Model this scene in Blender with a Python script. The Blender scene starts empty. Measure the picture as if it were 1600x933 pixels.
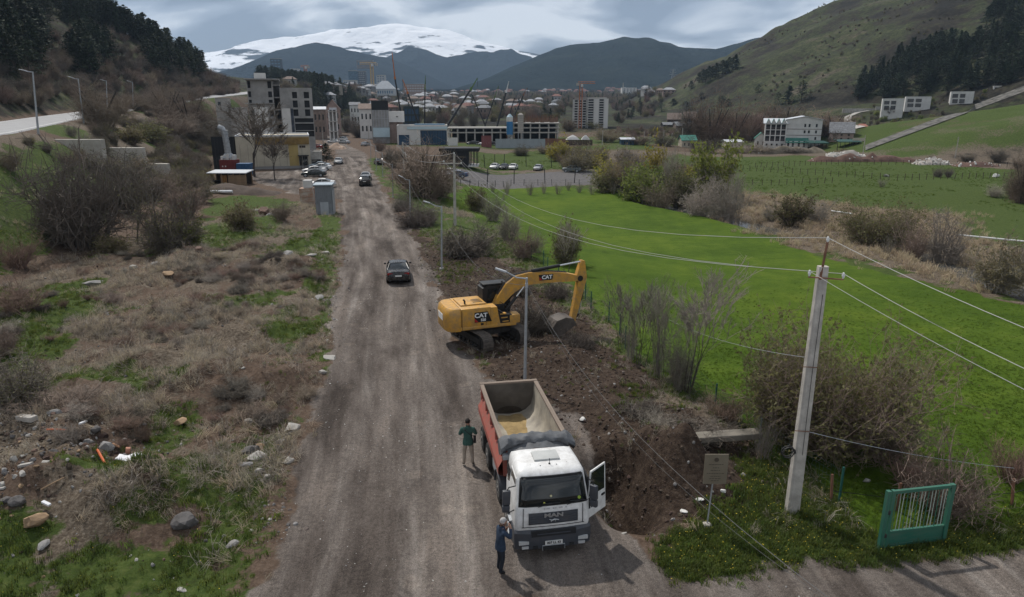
import bpy, bmesh, math, random
import numpy as np
from mathutils import Vector, Matrix, Euler
random.seed(7); np.random.seed(7)
SC = bpy.context.scene
COL = SC.collection
R = math.radians
# ------------------------------------------------------------------ camera
CAM_H = 13.0; PITCH = R(15.5); FPX = 1080.0
cam = bpy.data.cameras.new('camera'); camo = bpy.data.objects.new('camera', cam); COL.objects.link(camo)
camo.location = (0, 0, CAM_H); camo.rotation_euler = (math.pi/2-PITCH, 0, 0)
cam.sensor_width = 36; cam.lens = FPX/1600*36; cam.clip_start = 0.2; cam.clip_end = 40000
SC.camera = camo
# ------------------------------------------------------------------ sky and sun
SUN_EL = R(53); SUN_AZ = math.atan2(-0.56, 0.83)      # compass angle from +Y towards +X of the sun
w = bpy.data.worlds.new('World'); SC.world = w; w.use_nodes = True
nt = w.node_tree; nt.nodes.clear()
def N(t, typ, **kw):
    n = t.nodes.new(typ)
    for k, v in kw.items():
        if k.startswith('i_'):
            key = k[2:]; key = int(key) if key.isdigit() else key
            n.inputs[key].default_value = v
        else: setattr(n, k, v)
    return n
sky = N(nt, 'ShaderNodeTexSky', sky_type='NISHITA', sun_disc=False, sun_elevation=SUN_EL, sun_rotation=SUN_AZ, altitude=1800.0, air_density=1.0, dust_density=1.5)
skm = N(nt, 'ShaderNodeVectorMath', operation='SCALE'); skm.inputs['Scale'].default_value = 0.085
nt.links.new(sky.outputs[0], skm.inputs[0])
tc = N(nt, 'ShaderNodeTexCoord')
sep = N(nt, 'ShaderNodeSeparateXYZ'); nt.links.new(tc.outputs['Generated'], sep.inputs[0])
# clouds on a flat layer overhead: project the direction onto a plane
zadd = N(nt, 'ShaderNodeMath', operation='MAXIMUM', i_1=0.0); nt.links.new(sep.outputs['Z'], zadd.inputs[0])
zad2 = N(nt, 'ShaderNodeMath', operation='ADD', i_1=0.26); nt.links.new(zadd.outputs[0], zad2.inputs[0])
dv = N(nt, 'ShaderNodeVectorMath', operation='DIVIDE')
cmb = N(nt, 'ShaderNodeCombineXYZ')
for i in range(3): nt.links.new(zad2.outputs[0], cmb.inputs[i])
nt.links.new(tc.outputs['Generated'], dv.inputs[0]); nt.links.new(cmb.outputs[0], dv.inputs[1])
mp = N(nt, 'ShaderNodeMapping'); mp.inputs['Scale'].default_value = (1.7, 1.9, 0.0); mp.inputs['Location'].default_value = (3.05, 1.3, 0)
nt.links.new(dv.outputs[0], mp.inputs[0])
n1 = N(nt, 'ShaderNodeTexNoise'); n1.inputs['Scale'].default_value = 1.15; n1.inputs['Detail'].default_value = 7; n1.inputs['Roughness'].default_value = 0.48; n1.inputs['Distortion'].default_value = 0.5
nt.links.new(mp.outputs[0], n1.inputs['Vector'])
cr = N(nt, 'ShaderNodeValToRGB'); nt.links.new(n1.outputs['Fac'], cr.inputs[0])
el = cr.color_ramp.elements
el[0].position = 0.40; el[0].color = (0.18, 0.20, 0.24, 1)
el[1].position = 0.585; el[1].color = (0.72, 0.735, 0.755, 1)
e = el.new(0.49); e.color = (0.33, 0.36, 0.41, 1)
mix = N(nt, 'ShaderNodeMix', data_type='RGBA'); mix.inputs[0].default_value = 0.9
nt.links.new(skm.outputs[0], mix.inputs[6]); nt.links.new(cr.outputs[0], mix.inputs[7])
bg = N(nt, 'ShaderNodeBackground'); bg.inputs['Strength'].default_value = 1.0
nt.links.new(mix.outputs[2], bg.inputs['Color'])
wo = N(nt, 'ShaderNodeOutputWorld'); nt.links.new(bg.outputs[0], wo.inputs[0])
sl = bpy.data.lights.new('sun', 'SUN'); so = bpy.data.objects.new('sun', sl); COL.objects.link(so)
sl.energy = 3.0; sl.angle = R(1.2); sl.color = (1.0, 0.95, 0.88)
sdir = Vector((math.sin(SUN_AZ)*math.cos(SUN_EL), math.cos(SUN_AZ)*math.cos(SUN_EL), math.sin(SUN_EL)))
so.rotation_euler = sdir.to_track_quat('Z', 'Y').to_euler(); so.location = (0, 0, 200)
SC.view_settings.view_transform = 'Standard'; SC.view_settings.look = 'None'
SC.view_settings.exposure = 0.38; SC.view_settings.gamma = 1.0; SC.view_settings.use_curve_mapping = False
SC.cycles.max_bounces = 4; SC.cycles.diffuse_bounces = 2; SC.cycles.glossy_bounces = 2; SC.cycles.transmission_bounces = 3
SC.cycles.volume_bounces = 0; SC.cycles.transparent_max_bounces = 6; SC.cycles.use_denoising = True
# ------------------------------------------------------------------ pixel <-> place
CP, SP = math.cos(PITCH), math.sin(PITCH)
def ray(px, py):
    u = (px-800)/FPX; v = (py-466.5)/FPX
    return Vector((u, CP-v*SP, -SP-v*CP))
def at(px, py, Y):
    d = ray(px, py); t = Y/d.y
    return Vector((d.x*t, Y, CAM_H+d.z*t))
def proj(x, y, z):
    dep = y*CP-(z-CAM_H)*SP; up = y*SP+(z-CAM_H)*CP
    return 800+FPX*x/dep, 466.5-FPX*up/dep, dep
# ------------------------------------------------------------------ numpy noise
_perm = np.random.RandomState(3).rand(256, 256)
def vnoise(x, y):
    xi = np.floor(x).astype(int); yi = np.floor(y).astype(int); fx = x-xi; fy = y-yi
    fx = fx*fx*(3-2*fx); fy = fy*fy*(3-2*fy)
    g = lambda a, b: _perm[a & 255, b & 255]
    return (g(xi, yi)*(1-fx)+g(xi+1, yi)*fx)*(1-fy)+(g(xi, yi+1)*(1-fx)+g(xi+1, yi+1)*fx)*fy
def fbm(x, y, o=4, s=1.0):
    x = np.asarray(x, float)*s; y = np.asarray(y, float)*s; a = 0.5; r = 0; tot = 0
    for k in range(o):
        r = r+a*vnoise(x+17.3*k, y-9.1*k); tot += a; a *= 0.5; x = x*2.03; y = y*2.03
    return r/tot
def sstep(t):
    t = np.clip(t, 0, 1); return t*t*(3-2*t)
# ------------------------------------------------------------------ materials
MATS = {}
def mat(name, col, rough=0.8, var=0.12, scale=4.0, metal=0.0, bump=0.0, bscale=None, rnd=0.0, col2=None, spec=0.3, coord='Object', detail=4.0):
    """base colour broken up by noise; rnd = variation between objects"""
    if name in MATS: return MATS[name]
    m = bpy.data.materials.new(name); m.use_nodes = True; t = m.node_tree; b = t.nodes['Principled BSDF']
    b.inputs['Roughness'].default_value = rough; b.inputs['Metallic'].default_value = metal
    b.inputs['Specular IOR Level'].default_value = spec
    tcn = N(t, 'ShaderNodeTexCoord')
    nz = N(t, 'ShaderNodeTexNoise'); nz.inputs['Scale'].default_value = scale; nz.inputs['Detail'].default_value = detail; nz.inputs['Roughness'].default_value = 0.6
    t.links.new(tcn.outputs[coord], nz.inputs['Vector'])
    c1 = [max(0, c*(1-var)) for c in col]; c2 = list(col2) if col2 else [min(1, c*(1+var)) for c in col]
    mx = N(t, 'ShaderNodeMix', data_type='RGBA'); mx.inputs[6].default_value = (*c1, 1); mx.inputs[7].default_value = (*c2, 1)
    mr = N(t, 'ShaderNodeMapRange'); mr.inputs[1].default_value = 0.32; mr.inputs[2].default_value = 0.68
    t.links.new(nz.outputs['Fac'], mr.inputs[0]); t.links.new(mr.outputs[0], mx.inputs[0])
    out = mx.outputs[2]
    if rnd:
        oi = N(t, 'ShaderNodeObjectInfo'); hs = N(t, 'ShaderNodeHueSaturation')
        m1 = N(t, 'ShaderNodeMapRange'); m1.inputs[3].default_value = 1-rnd; m1.inputs[4].default_value = 1+rnd
        t.links.new(oi.outputs['Random'], m1.inputs[0]); t.links.new(m1.outputs[0], hs.inputs['Value'])
        m2 = N(t, 'ShaderNodeMapRange'); m2.inputs[3].default_value = 0.5-0.04*rnd*2; m2.inputs[4].default_value = 0.5+0.04*rnd*2
        ml = N(t, 'ShaderNodeMath', operation='MULTIPLY', i_1=7.31); fr = N(t, 'ShaderNodeMath', operation='FRACT')
        t.links.new(oi.outputs['Random'], ml.inputs[0]); t.links.new(ml.outputs[0], fr.inputs[0]); t.links.new(fr.outputs[0], m2.inputs[0])
        t.links.new(m2.outputs[0], hs.inputs['Hue'])
        t.links.new(out, hs.inputs['Color']); out = hs.outputs[0]
    t.links.new(out, b.inputs['Base Color'])
    if bump:
        bp = N(t, 'ShaderNodeBump'); bp.inputs['Strength'].default_value = bump; bp.inputs['Distance'].default_value = 0.05
        nb = N(t, 'ShaderNodeTexNoise'); nb.inputs['Scale'].default_value = bscale or scale*4; nb.inputs['Detail'].default_value = 5
        t.links.new(tcn.outputs[coord], nb.inputs['Vector']); t.links.new(nb.outputs['Fac'], bp.inputs['Height']); t.links.new(bp.outputs[0], b.inputs['Normal'])
    MATS[name] = m
    return m
def paint(name, col, rough=0.3, dirt=0.25):
    """vehicle paint with dust and grime low down and in patches"""
    if name in MATS: return MATS[name]
    m = mat(name, col, rough, 0.05, 2.0, spec=0.5); t = m.node_tree; b = t.nodes['Principled BSDF']
    src = b.inputs['Base Color'].links[0].from_socket
    nz = N(t, 'ShaderNodeTexNoise'); nz.inputs['Scale'].default_value = 3.5; nz.inputs['Detail'].default_value = 8; nz.inputs['Roughness'].default_value = 0.7
    tcn = N(t, 'ShaderNodeTexCoord'); t.links.new(tcn.outputs['Object'], nz.inputs['Vector'])
    mr = N(t, 'ShaderNodeMapRange'); mr.inputs[1].default_value = 0.40; mr.inputs[2].default_value = 0.72; mr.inputs[4].default_value = dirt*2.2
    t.links.new(nz.outputs['Fac'], mr.inputs[0])
    mx = N(t, 'ShaderNodeMix', data_type='RGBA'); mx.inputs[7].default_value = (0.17, 0.14, 0.11, 1)
    t.links.new(mr.outputs[0], mx.inputs[0]); t.links.new(src, mx.inputs[6]); t.links.new(mx.outputs[2], b.inputs['Base Color'])
    ra = N(t, 'ShaderNodeMapRange'); ra.inputs[3].default_value = rough; ra.inputs[4].default_value = 0.75
    t.links.new(mr.outputs[0], ra.inputs[0]); t.links.new(ra.outputs[0], b.inputs['Roughness'])
    return m
def blade(name, col, tr=0.5, **kw):
    """thin leaf: diffuse with light shining through"""
    m = mat(name, col, 0.7, 0.3, 2, **kw); t = m.node_tree; b = t.nodes['Principled BSDF']; out = t.nodes['Material Output']; src = b.inputs['Base Color'].links[0].from_socket
    tl = N(t, 'ShaderNodeBsdfTranslucent'); t.links.new(src, tl.inputs['Color']); mx = N(t, 'ShaderNodeMixShader'); mx.inputs[0].default_value = tr
    t.links.new(b.outputs[0], mx.inputs[1]); t.links.new(tl.outputs[0], mx.inputs[2]); t.links.new(mx.outputs[0], out.inputs['Surface']); return m
GLASS = mat('dark_glass', (0.012, 0.015, 0.016), 0.06, 0.2, 2, spec=0.6)
RUBBER = mat('tyre_rubber', (0.025, 0.024, 0.023), 0.85, 0.35, 6, bump=0.3)
BLACKPL = mat('black_plastic', (0.022, 0.023, 0.025), 0.6, 0.2, 6)
GALV = mat('galvanised_steel', (0.36, 0.38, 0.40), 0.5, 0.14, 5, metal=0.35)
CONC = mat('concrete', (0.34, 0.325, 0.30), 0.9, 0.22, 1.3, bump=0.25, bscale=14)
CONCD = mat('concrete_dark', (0.21, 0.205, 0.20), 0.9, 0.25, 0.6, bump=0.25, bscale=10)
WIRE = mat('wire_aluminium', (0.30, 0.30, 0.30), 0.5, 0.1, 1)
WIREB = mat('wire_black', (0.03, 0.03, 0.03), 0.6, 0.1, 1)
# ------------------------------------------------------------------ mesh building
class MB:
    """collects shapes and links them as ONE mesh object"""
    def __init__(s): s.v = []; s.f = []; s.m = []
    def add(s, vs, fs, mi=0):
        o = len(s.v); s.v += [tuple(v) for v in vs]; s.f += [tuple(i+o for i in f) for f in fs]; s.m += [mi]*len(fs); return s
    def box(s, c, d, rz=0.0, mi=0, M=None, ch=0.0):
        hx, hy, hz = d[0]/2, d[1]/2, d[2]/2
        if ch > 0:
            k = min(ch, hx*.95, hy*.95, hz*.95); vs = []
            bm = bmesh.new(); bmesh.ops.create_cube(bm, size=1)
            for v in bm.verts: v.co = Vector((v.co.x*2*hx, v.co.y*2*hy, v.co.z*2*hz))
            bmesh.ops.bevel(bm, geom=bm.edges[:], offset=k, segments=2, profile=0.6, affect='EDGES')
            bm.verts.index_update(); vs = [v.co.copy() for v in bm.verts]; fs = [[v.index for v in f.verts] for f in bm.faces]; bm.free()
        else:
            vs = [Vector((x*hx, y*hy, z*hz)) for x in (-1, 1) for y in (-1, 1) for z in (-1, 1)]
            fs = [(0, 1, 3, 2), (4, 6, 7, 5), (0, 4, 5, 1), (2, 3, 7, 6), (0, 2, 6, 4), (1, 5, 7, 3)]
        mat_ = M if M is not None else (Matrix.Rotation(rz, 3, 'Z') if rz else None)
        out = [(mat_ @ v if mat_ is not None else v)+Vector(c) for v in vs]
        return s.add(out, fs, mi)
    def tube(s, pts, r, n=6, mi=0, cap=True):
        pts = [Vector(p) for p in pts]
        rs = r if isinstance(r, (list, tuple)) else [r]*len(pts)
        vs = []; fs = []; ref = None
        for i, p in enumerate(pts):
            d = (pts[min(i+1, len(pts)-1)]-pts[max(i-1, 0)])
            if d.length < 1e-9: d = Vector((0, 0, 1))
            d.normalize()
            if ref is None: ref = Vector((1, 0, 0)) if abs(d.x) < 0.8 else Vector((0, 1, 0))
            a = (ref-d*ref.dot(d))
            if a.length < 1e-6: a = d.orthogonal()
            a.normalize(); ref = a; b = d.cross(a)
            for k in range(n):
                q = 2*math.pi*k/n; vs.append(p+(a*math.cos(q)+b*math.sin(q))*rs[i])
        for i in range(len(pts)-1):
            for k in range(n):
                fs.append((i*n+k, i*n+(k+1) % n, (i+1)*n+(k+1) % n, (i+1)*n+k))
        if cap and n > 2:
            fs.append(tuple(reversed(range(n)))); fs.append(tuple(range((len(pts)-1)*n, len(pts)*n)))
        return s.add(vs, fs, mi)
    def prism(s, poly, y0, y1, mi=0, M=None):
        """poly in the x-z plane, extruded along y"""
        n = len(poly); vs = [Vector((x, y0, z)) for x, z in poly]+[Vector((x, y1, z)) for x, z in poly]
        if M is not None: vs = [M @ v for v in vs]
        fs = [tuple(range(n)), tuple(reversed(range(n, 2*n)))]+[(i, n+i, n+(i+1) % n, (i+1) % n) for i in range(n)]
        return s.add(vs, fs, mi)
    def loft(s, rings, mi=0, cap=True, closed=True):
        n = len(rings[0]); vs = [p for r_ in rings for p in r_]; fs = []
        for i in range(len(rings)-1):
            for k in range(n if closed else n-1):
                fs.append((i*n+k, i*n+(k+1) % n, (i+1)*n+(k+1) % n, (i+1)*n+k))
        if cap: fs.append(tuple(reversed(range(n)))); fs.append(tuple(range((len(rings)-1)*n, len(rings)*n)))
        return s.add(vs, fs, mi)
    def wheel(s, c, ax, r, w_, n=20, mi=0, inner=0.0):
        """solid of revolution with rounded shoulder about the axis ax through c"""
        ax = Vector(ax).normalized(); a = ax.orthogonal().normalized(); b = ax.cross(a)
        prof = [(-w_/2, r*.55), (-w_/2, r*.9), (-w_*.36, r), (w_*.36, r), (w_/2, r*.9), (w_/2, r*.55)] if not inner else [(-w_/2, inner), (-w_/2, r), (w_/2, r), (w_/2, inner)]
        rings = [[Vector(c)+ax*h+(a*math.cos(2*math.pi*k/n)+b*math.sin(2*math.pi*k/n))*rr for k in range(n)] for h, rr in prof]
        return s.loft(rings, mi, cap=True)
    def mesh(s, name, mats, smooth=False):
        me = bpy.data.meshes.new(name); me.from_pydata(s.v, [], s.f)
        for m in (mats if isinstance(mats, (list, tuple)) else [mats]): me.materials.append(m)
        if len(me.materials) > 1: me.polygons.foreach_set('material_index', s.m)
        bm = bmesh.new(); bm.from_mesh(me); bmesh.ops.recalc_face_normals(bm, faces=bm.faces); bm.to_mesh(me); bm.free()
        if smooth:
            me.polygons.foreach_set('use_smooth', [True]*len(me.polygons))
            me.set_sharp_from_angle(angle=R(40))
        me.update(); return me
    def build(s, name, mats, parent=None, smooth=False):
        return link(name, s.mesh(name, mats, smooth), parent)
def link(name, me, parent=None):
    o = bpy.data.objects.new(name, me); COL.objects.link(o)
    if parent is not None: o.parent = parent
    return o
def tag(o, label=None, cat=None, group=None, kind=None):
    if label: o['label'] = label
    if cat: o['category'] = cat
    if group: o['group'] = group
    if kind: o['kind'] = kind
    return o
def thing(name, label, cat, loc=(0, 0, 0), rz=0.0, group=None):
    o = bpy.data.objects.new(name, None); COL.objects.link(o); o.empty_display_size = 0.2
    o.location = loc; o.rotation_euler = (0, 0, rz); return tag(o, label, cat, group)
def copy_tree(o, parent=None):
    c = o.copy(); COL.objects.link(c)
    if parent is not None: c.parent = parent
    for ch in list(o.children): copy_tree(ch, c)
    return c
def text_mesh(body, size, depth=0.004, bold=False, stretch=1.0):
    cu = bpy.data.curves.new('t', 'FONT'); cu.body = body; cu.size = size; cu.extrude = depth; cu.align_x = 'CENTER'; cu.align_y = 'CENTER'
    if bold: cu.offset = size*0.035
    cu.resolution_u = 3
    o = bpy.data.objects.new('t', cu); COL.objects.link(o); dg = bpy.context.evaluated_depsgraph_get()
    me = bpy.data.meshes.new_from_object(o.evaluated_get(dg)); bpy.data.objects.remove(o); bpy.data.curves.remove(cu)
    for v in me.vertices: v.co.x *= stretch
    return me
def text_part(body, size, material, parent, loc, rot, name='lettering', depth=0.004, bold=False, stretch=1.0):
    me = text_mesh(body, size, depth, bold, stretch); me.materials.clear(); me.materials.append(material)
    o = link(name, me, parent); o.location = loc; o.rotation_euler = rot; return o
# ------------------------------------------------------------------ terrain shape
def ip(y, pts): return np.interp(y, [p[0] for p in pts], [p[1] for p in pts])
XB = [(0, -30), (45, -36), (67, -42), (110, -52), (150, -64), (200, -80), (300, -105), (400, -118), (700, -140), (3000, -500)]
XH = [(0, -50), (45, -56), (70, -63), (92, -71), (165, -105), (240, -124), (300, -133), (400, -140), (700, -160), (3000, -520)]
ZH = [(0, 8.6), (92, 9.6), (165, 10.5), (240, 13), (300, 16.5), (400, 21), (600, 26), (900, 32), (3000, 80)]
FENCE_PX = [(640, 318), (700, 330), (765, 352), (830, 405), (915, 470), (985, 545), (1070, 605), (1190, 705), (1297, 785), (1372, 857)]
def z0pt(px, py):
    d = ray(px, py); t = -CAM_H/d.z; return (d.x*t, d.y*t)
FENCE = [z0pt(*p) for p in FENCE_PX]
FENCE_Y = sorted([(p[1], p[0]) for p in FENCE])
FENCE_Y = [(0, FENCE_Y[0][1]+2)]+FENCE_Y+[(400, -20), (3000, -20)]
def base_h(x, y):
    x = np.asarray(x, float); y = np.asarray(y, float)
    xb = ip(y, XB); xh = ip(y, XH); zh = ip(y, ZH)
    valley = 0.03*np.maximum(0, y-350)
    wdt = np.maximum(xb-(xh+6), 4)
    bank = np.maximum(zh-valley, 2)*sstep((xb-x)/wdt)
    dl = np.maximum(0, xh-7-x)
    fade = 1-0.8*sstep((y-340)/120)
    cap = 150.0
    z = valley+bank+cap*(1-np.exp(-0.74*dl/cap))*fade
    # meadow dips away from the road
    fx = ip(y, FENCE_Y)
    dip = sstep((x-fx)/14)*sstep((y-22)/85)*4.0
    dip = dip*(1-sstep((y-205)/70)*(1-sstep((x-40)/45)))*(1-sstep((y-290)/60))
    z = z-dip
    # hill on the right
    xf = ip(y, [(0, 140), (290, 128), (400, 128), (800, 120), (1100, 160), (3000, 500)])
    ap = ip(y, [(0, 95), (400, 95), (650, 10), (3000, 0)])
    d = np.maximum(0, x-xf)
    hr = np.minimum(d, ap)*0.17+np.maximum(0, d-ap)*0.58
    capr = 330.0
    hr = capr*(1-np.exp(-hr/capr))*sstep((y-235)/90)*(1-0.9*sstep((y-800)/330))
    z = z+hr*(1+0.16*(fbm(x, y, 3, 1/70.)-0.5))
    # grassy spur in front of the villas on the right
    ds = (x-112)*0.88+(y-218)*0.15
    sp = 34*(1-np.exp(-np.maximum(0, ds)*0.3/34))*sstep((y-196)/32)*(1-sstep((y-262)/55))
    z = np.maximum(z, sp-dip*0.6)
    return z
def hit(px, py, f=None, tmax=3500):
    """the place on the ground that a viewing ray meets"""
    f = f or base_h
    d = ray(px, py)
    t = np.concatenate([np.linspace(8, 60, 261), np.geomspace(60.2, tmax, 1800)])
    zz = CAM_H+d.z*t-f(d.x*t, d.y*t)
    k = np.where(zz < 0)[0]
    if len(k) == 0: k = len(t)-1; tt = t[k]
    else:
        k = max(1, k[0]); a, b = zz[k-1], zz[k]; tt = t[k-1]+(t[k]-t[k-1])*(a/(a-b) if a != b else 0)
    return Vector((d.x*tt, d.y*tt, float(f(d.x*tt, d.y*tt))))
def poly_sd(P, x, y):
    """signed distance (positive inside) to a polygon"""
    x = np.asarray(x, float); y = np.asarray(y, float)
    ins = np.zeros(x.shape, bool); dm = np.full(x.shape, 1e9); n = len(P)
    for i in range(n):
        x1, y1 = P[i]; x2, y2 = P[(i+1) % n]
        c = ((y1 > y) != (y2 > y)) & (x < (x2-x1)*(y-y1)/((y2-y1) if y2 != y1 else 1e-9)+x1); ins ^= c
        L = (x2-x1)**2+(y2-y1)**2+1e-9
        t = np.clip(((x-x1)*(x2-x1)+(y-y1)*(y2-y1))/L, 0, 1)
        dm = np.minimum(dm, np.hypot(x-x1-t*(x2-x1), y-y1-t*(y2-y1)))
    return np.where(ins, dm, -dm)
def psd(P, x, y, m=12.0):
    """poly_sd worked out only near the outline's box"""
    a = np.array(P); k = (x > a[:, 0].min()-m) & (x < a[:, 0].max()+m) & (y > a[:, 1].min()-m) & (y < a[:, 1].max()+m); out = np.full(x.shape, -m)
    if k.any(): out[k] = np.maximum(poly_sd(P, x[k], y[k]), -m)
    return out
def line_d(P, x, y):
    x = np.asarray(x, float); dm = np.full(x.shape, 1e9); al = np.zeros(x.shape); sg = np.zeros(x.shape); acc = 0
    for (x1, y1), (x2, y2) in zip(P[:-1], P[1:]):
        L = math.hypot(x2-x1, y2-y1); t = np.clip(((x-x1)*(x2-x1)+(y-y1)*(y2-y1))/L**2, 0, 1)
        dd = np.hypot(x-x1-t*(x2-x1), y-y1-t*(y2-y1)); k = dd < dm
        dm = np.where(k, dd, dm); al = np.where(k, acc+t*L, al); sg = np.where(k, np.sign((x2-x1)*(y-y1)-(y2-y1)*(x-x1)), sg); acc += L
    return dm, al, sg
def wpoly(px): return [tuple(hit(*p)[:2]) for p in px]
ROAD_PX = [(385, 960), (415, 860), (430, 800), (436, 740), (455, 690), (492, 640), (512, 600), (520, 560), (514, 500), (525, 450), (533, 400), (537, 345), (528, 312), (500, 308), (455, 302), (405, 286), (372, 272), (440, 266), (505, 262), (527, 250), (524, 234), (508, 222), (495, 213), (515, 211), (545, 228), (572, 240), (578, 262), (594, 290), (607, 310), (630, 345), (650, 382), (676, 425), (694, 478), (722, 530), (762, 590), (880, 640), (905, 690), (955, 795), (1022, 855), (1070, 905), (1160, 902), (1400, 882), (1610, 838), (1800, 800), (1800, 960)]
ROAD = wpoly(ROAD_PX)
RCL = wpoly([(590, 960), (605, 860), (612, 700), (610, 560), (612, 440), (590, 340), (570, 290), (548, 245)])
SOIL = wpoly([(700, 480), (645, 385), (628, 350), (640, 345), (668, 372), (715, 400), (770, 402), (820, 425), (865, 470), (925, 505), (960, 548), (1000, 592), (1060, 640), (1130, 690), (1190, 712), (1180, 770), (1150, 800), (1060, 832), (1020, 850), (950, 790), (900, 690), (762, 590), (722, 530)])
MEADOW = wpoly([(700, 318), (770, 350), (836, 405), (920, 470), (990, 545), (1075, 603), (1195, 703), (1300, 785), (1380, 852), (1620, 795), (1900, 700), (1700, 500), (1600, 478), (1500, 455), (1400, 432), (1270, 398), (1150, 353), (1050, 322), (965, 297), (860, 292), (740, 290), (690, 300)])
FARGREEN = wpoly([(735, 236), (870, 232), (960, 262), (1060, 240), (1090, 246), (1250, 243), (1600, 266), (1800, 290), (1800, 420), (1600, 385), (1520, 372), (1500, 335), (1330, 320), (1190, 300), (1060, 298), (960, 280), (925, 263), (740, 260)])
REED = wpoly([(1060, 315), (1090, 302), (1190, 302), (1330, 322), (1500, 337), (1520, 372), (1620, 402), (1620, 470), (1500, 440), (1380, 415), (1270, 390), (1150, 348)])
LOT = wpoly([(700, 262), (925, 265), (962, 287), (905, 289), (720, 286), (690, 275)])
GREENS = [wpoly(p) for p in (
    [(690, 405), (735, 408), (745, 430), (715, 445), (688, 425)],
    [(985, 615), (1030, 615), (1075, 640), (1040, 655), (990, 645)],
    [(1020, 852), (1062, 822), (1120, 800), (1180, 775), (1170, 720), (1220, 690), (1320, 740), (1390, 840), (1620, 790), (1620, 838), (1400, 884), (1160, 904), (1070, 902)],
    [(640, 295), (672, 300), (690, 330), (700, 360), (720, 400), (690, 405), (660, 370), (636, 340), (610, 305), (598, 285), (612, 282)],
    [(595, 290), (570, 250), (590, 245), (612, 270)],
    [(90, 960), (95, 890), (150, 860), (290, 850), (330, 790), (385, 690), (440, 670), (470, 655), (440, 730), (425, 800), (405, 870), (385, 960)],
    [(0, 960), (0, 860), (60, 860), (70, 960)],
    [(505, 330), (530, 335), (532, 400), (518, 440), (470, 400), (430, 415), (440, 385), (490, 370)],
    [(430, 500), (490, 505), (510, 480), (505, 440), (525, 430), (515, 520), (470, 540), (430, 525)],
    [(285, 378), (330, 350), (420, 340), (440, 360), (400, 385), (330, 395)],
    [(-300, 480), (0, 450), (120, 440), (210, 480), (120, 520), (60, 570), (0, 600), (-300, 640)],
    [(-300, 430), (-20, 232), (90, 225), (160, 240), (180, 290), (150, 350), (80, 385), (0, 430)],
    [(320, 345), (330, 310), (400, 305), (470, 315), (460, 330), (390, 330)],
    [(530, 455), (515, 470), (500, 560), (512, 590), (520, 540)],
)]
LEFTF = wpoly([(-300, 960), (-300, 520), (0, 450), (130, 395), (330, 345), (470, 318), (528, 330), (535, 400), (515, 500), (520, 560), (490, 640), (440, 740), (400, 960)])
RIVER_PX = [(985, 306), (1030, 318), (1080, 327), (1130, 337), (1180, 350), (1230, 362), (1285, 370), (1345, 373), (1400, 383), (1440, 394), (1490, 414), (1545, 434), (1610, 452), (1750, 500)]
RIVER = wpoly(RIVER_PX)
MOUNDS = [  # px, py, radius m, height m: heaps of earth, rubble and the dug trench
    (90, 775, 2.8, 1.6), (230, 800, 2.2, 1.25), (20, 690, 3.2, 0.8), (300, 745, 2.2, 0.55), (160, 700, 2.2, 0.7), (270, 650, 3.0, 0.5), (400, 520, 3.2, 0.8), (330, 600, 3.5, 0.7), (440, 600, 2.2, 0.5),
    (240, 560, 3.6, 0.6), (100, 620, 4.0, 0.5), (450, 420, 3.5, 0.9), (300, 420, 5.0, 1.1), (200, 450, 4.0, 0.6), (390, 460, 4, 0.6), (480, 480, 2.4, 0.5), (430, 385, 4, 0.8), (400, 350, 4, 0.5), (345, 300, 6, 1.0), (300, 500, 3.5, .6), (140, 530, 3.2, .5),
    (1048, 742, 1.5, 1.75), (1015, 712, 1.2, 1.0), (1085, 755, 1.2, 0.6), (1120, 770, 1.3, 0.45), (965, 700, 0.9, 0.4), (975, 770, 1.15, -2.3), (962, 732, 1.0, -2.0), (992, 802, 0.9, -1.2),
    (500, 455, 1.3, -0.7), (506, 482, 1.0, -0.5), (488, 440, 1.6, 0.5), (870, 560, 2.2, 0.5), (960, 610, 2.6, 0.4), (830, 520, 1.8, -0.25), (900, 520, 1.2, -0.5), (1050, 660, 2.5, 0.5), (1120, 680, 1.8, 0.4), (740, 430, 2.5, 0.35), (660, 375, 1.8, 0.3), (650, 335, 3, .4), (960, 655, 1.6, .35), (915, 640, 1.2, .3)]
MOUND_W = [(hit(a, b), r, h) for a, b, r, h in MOUNDS]
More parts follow.
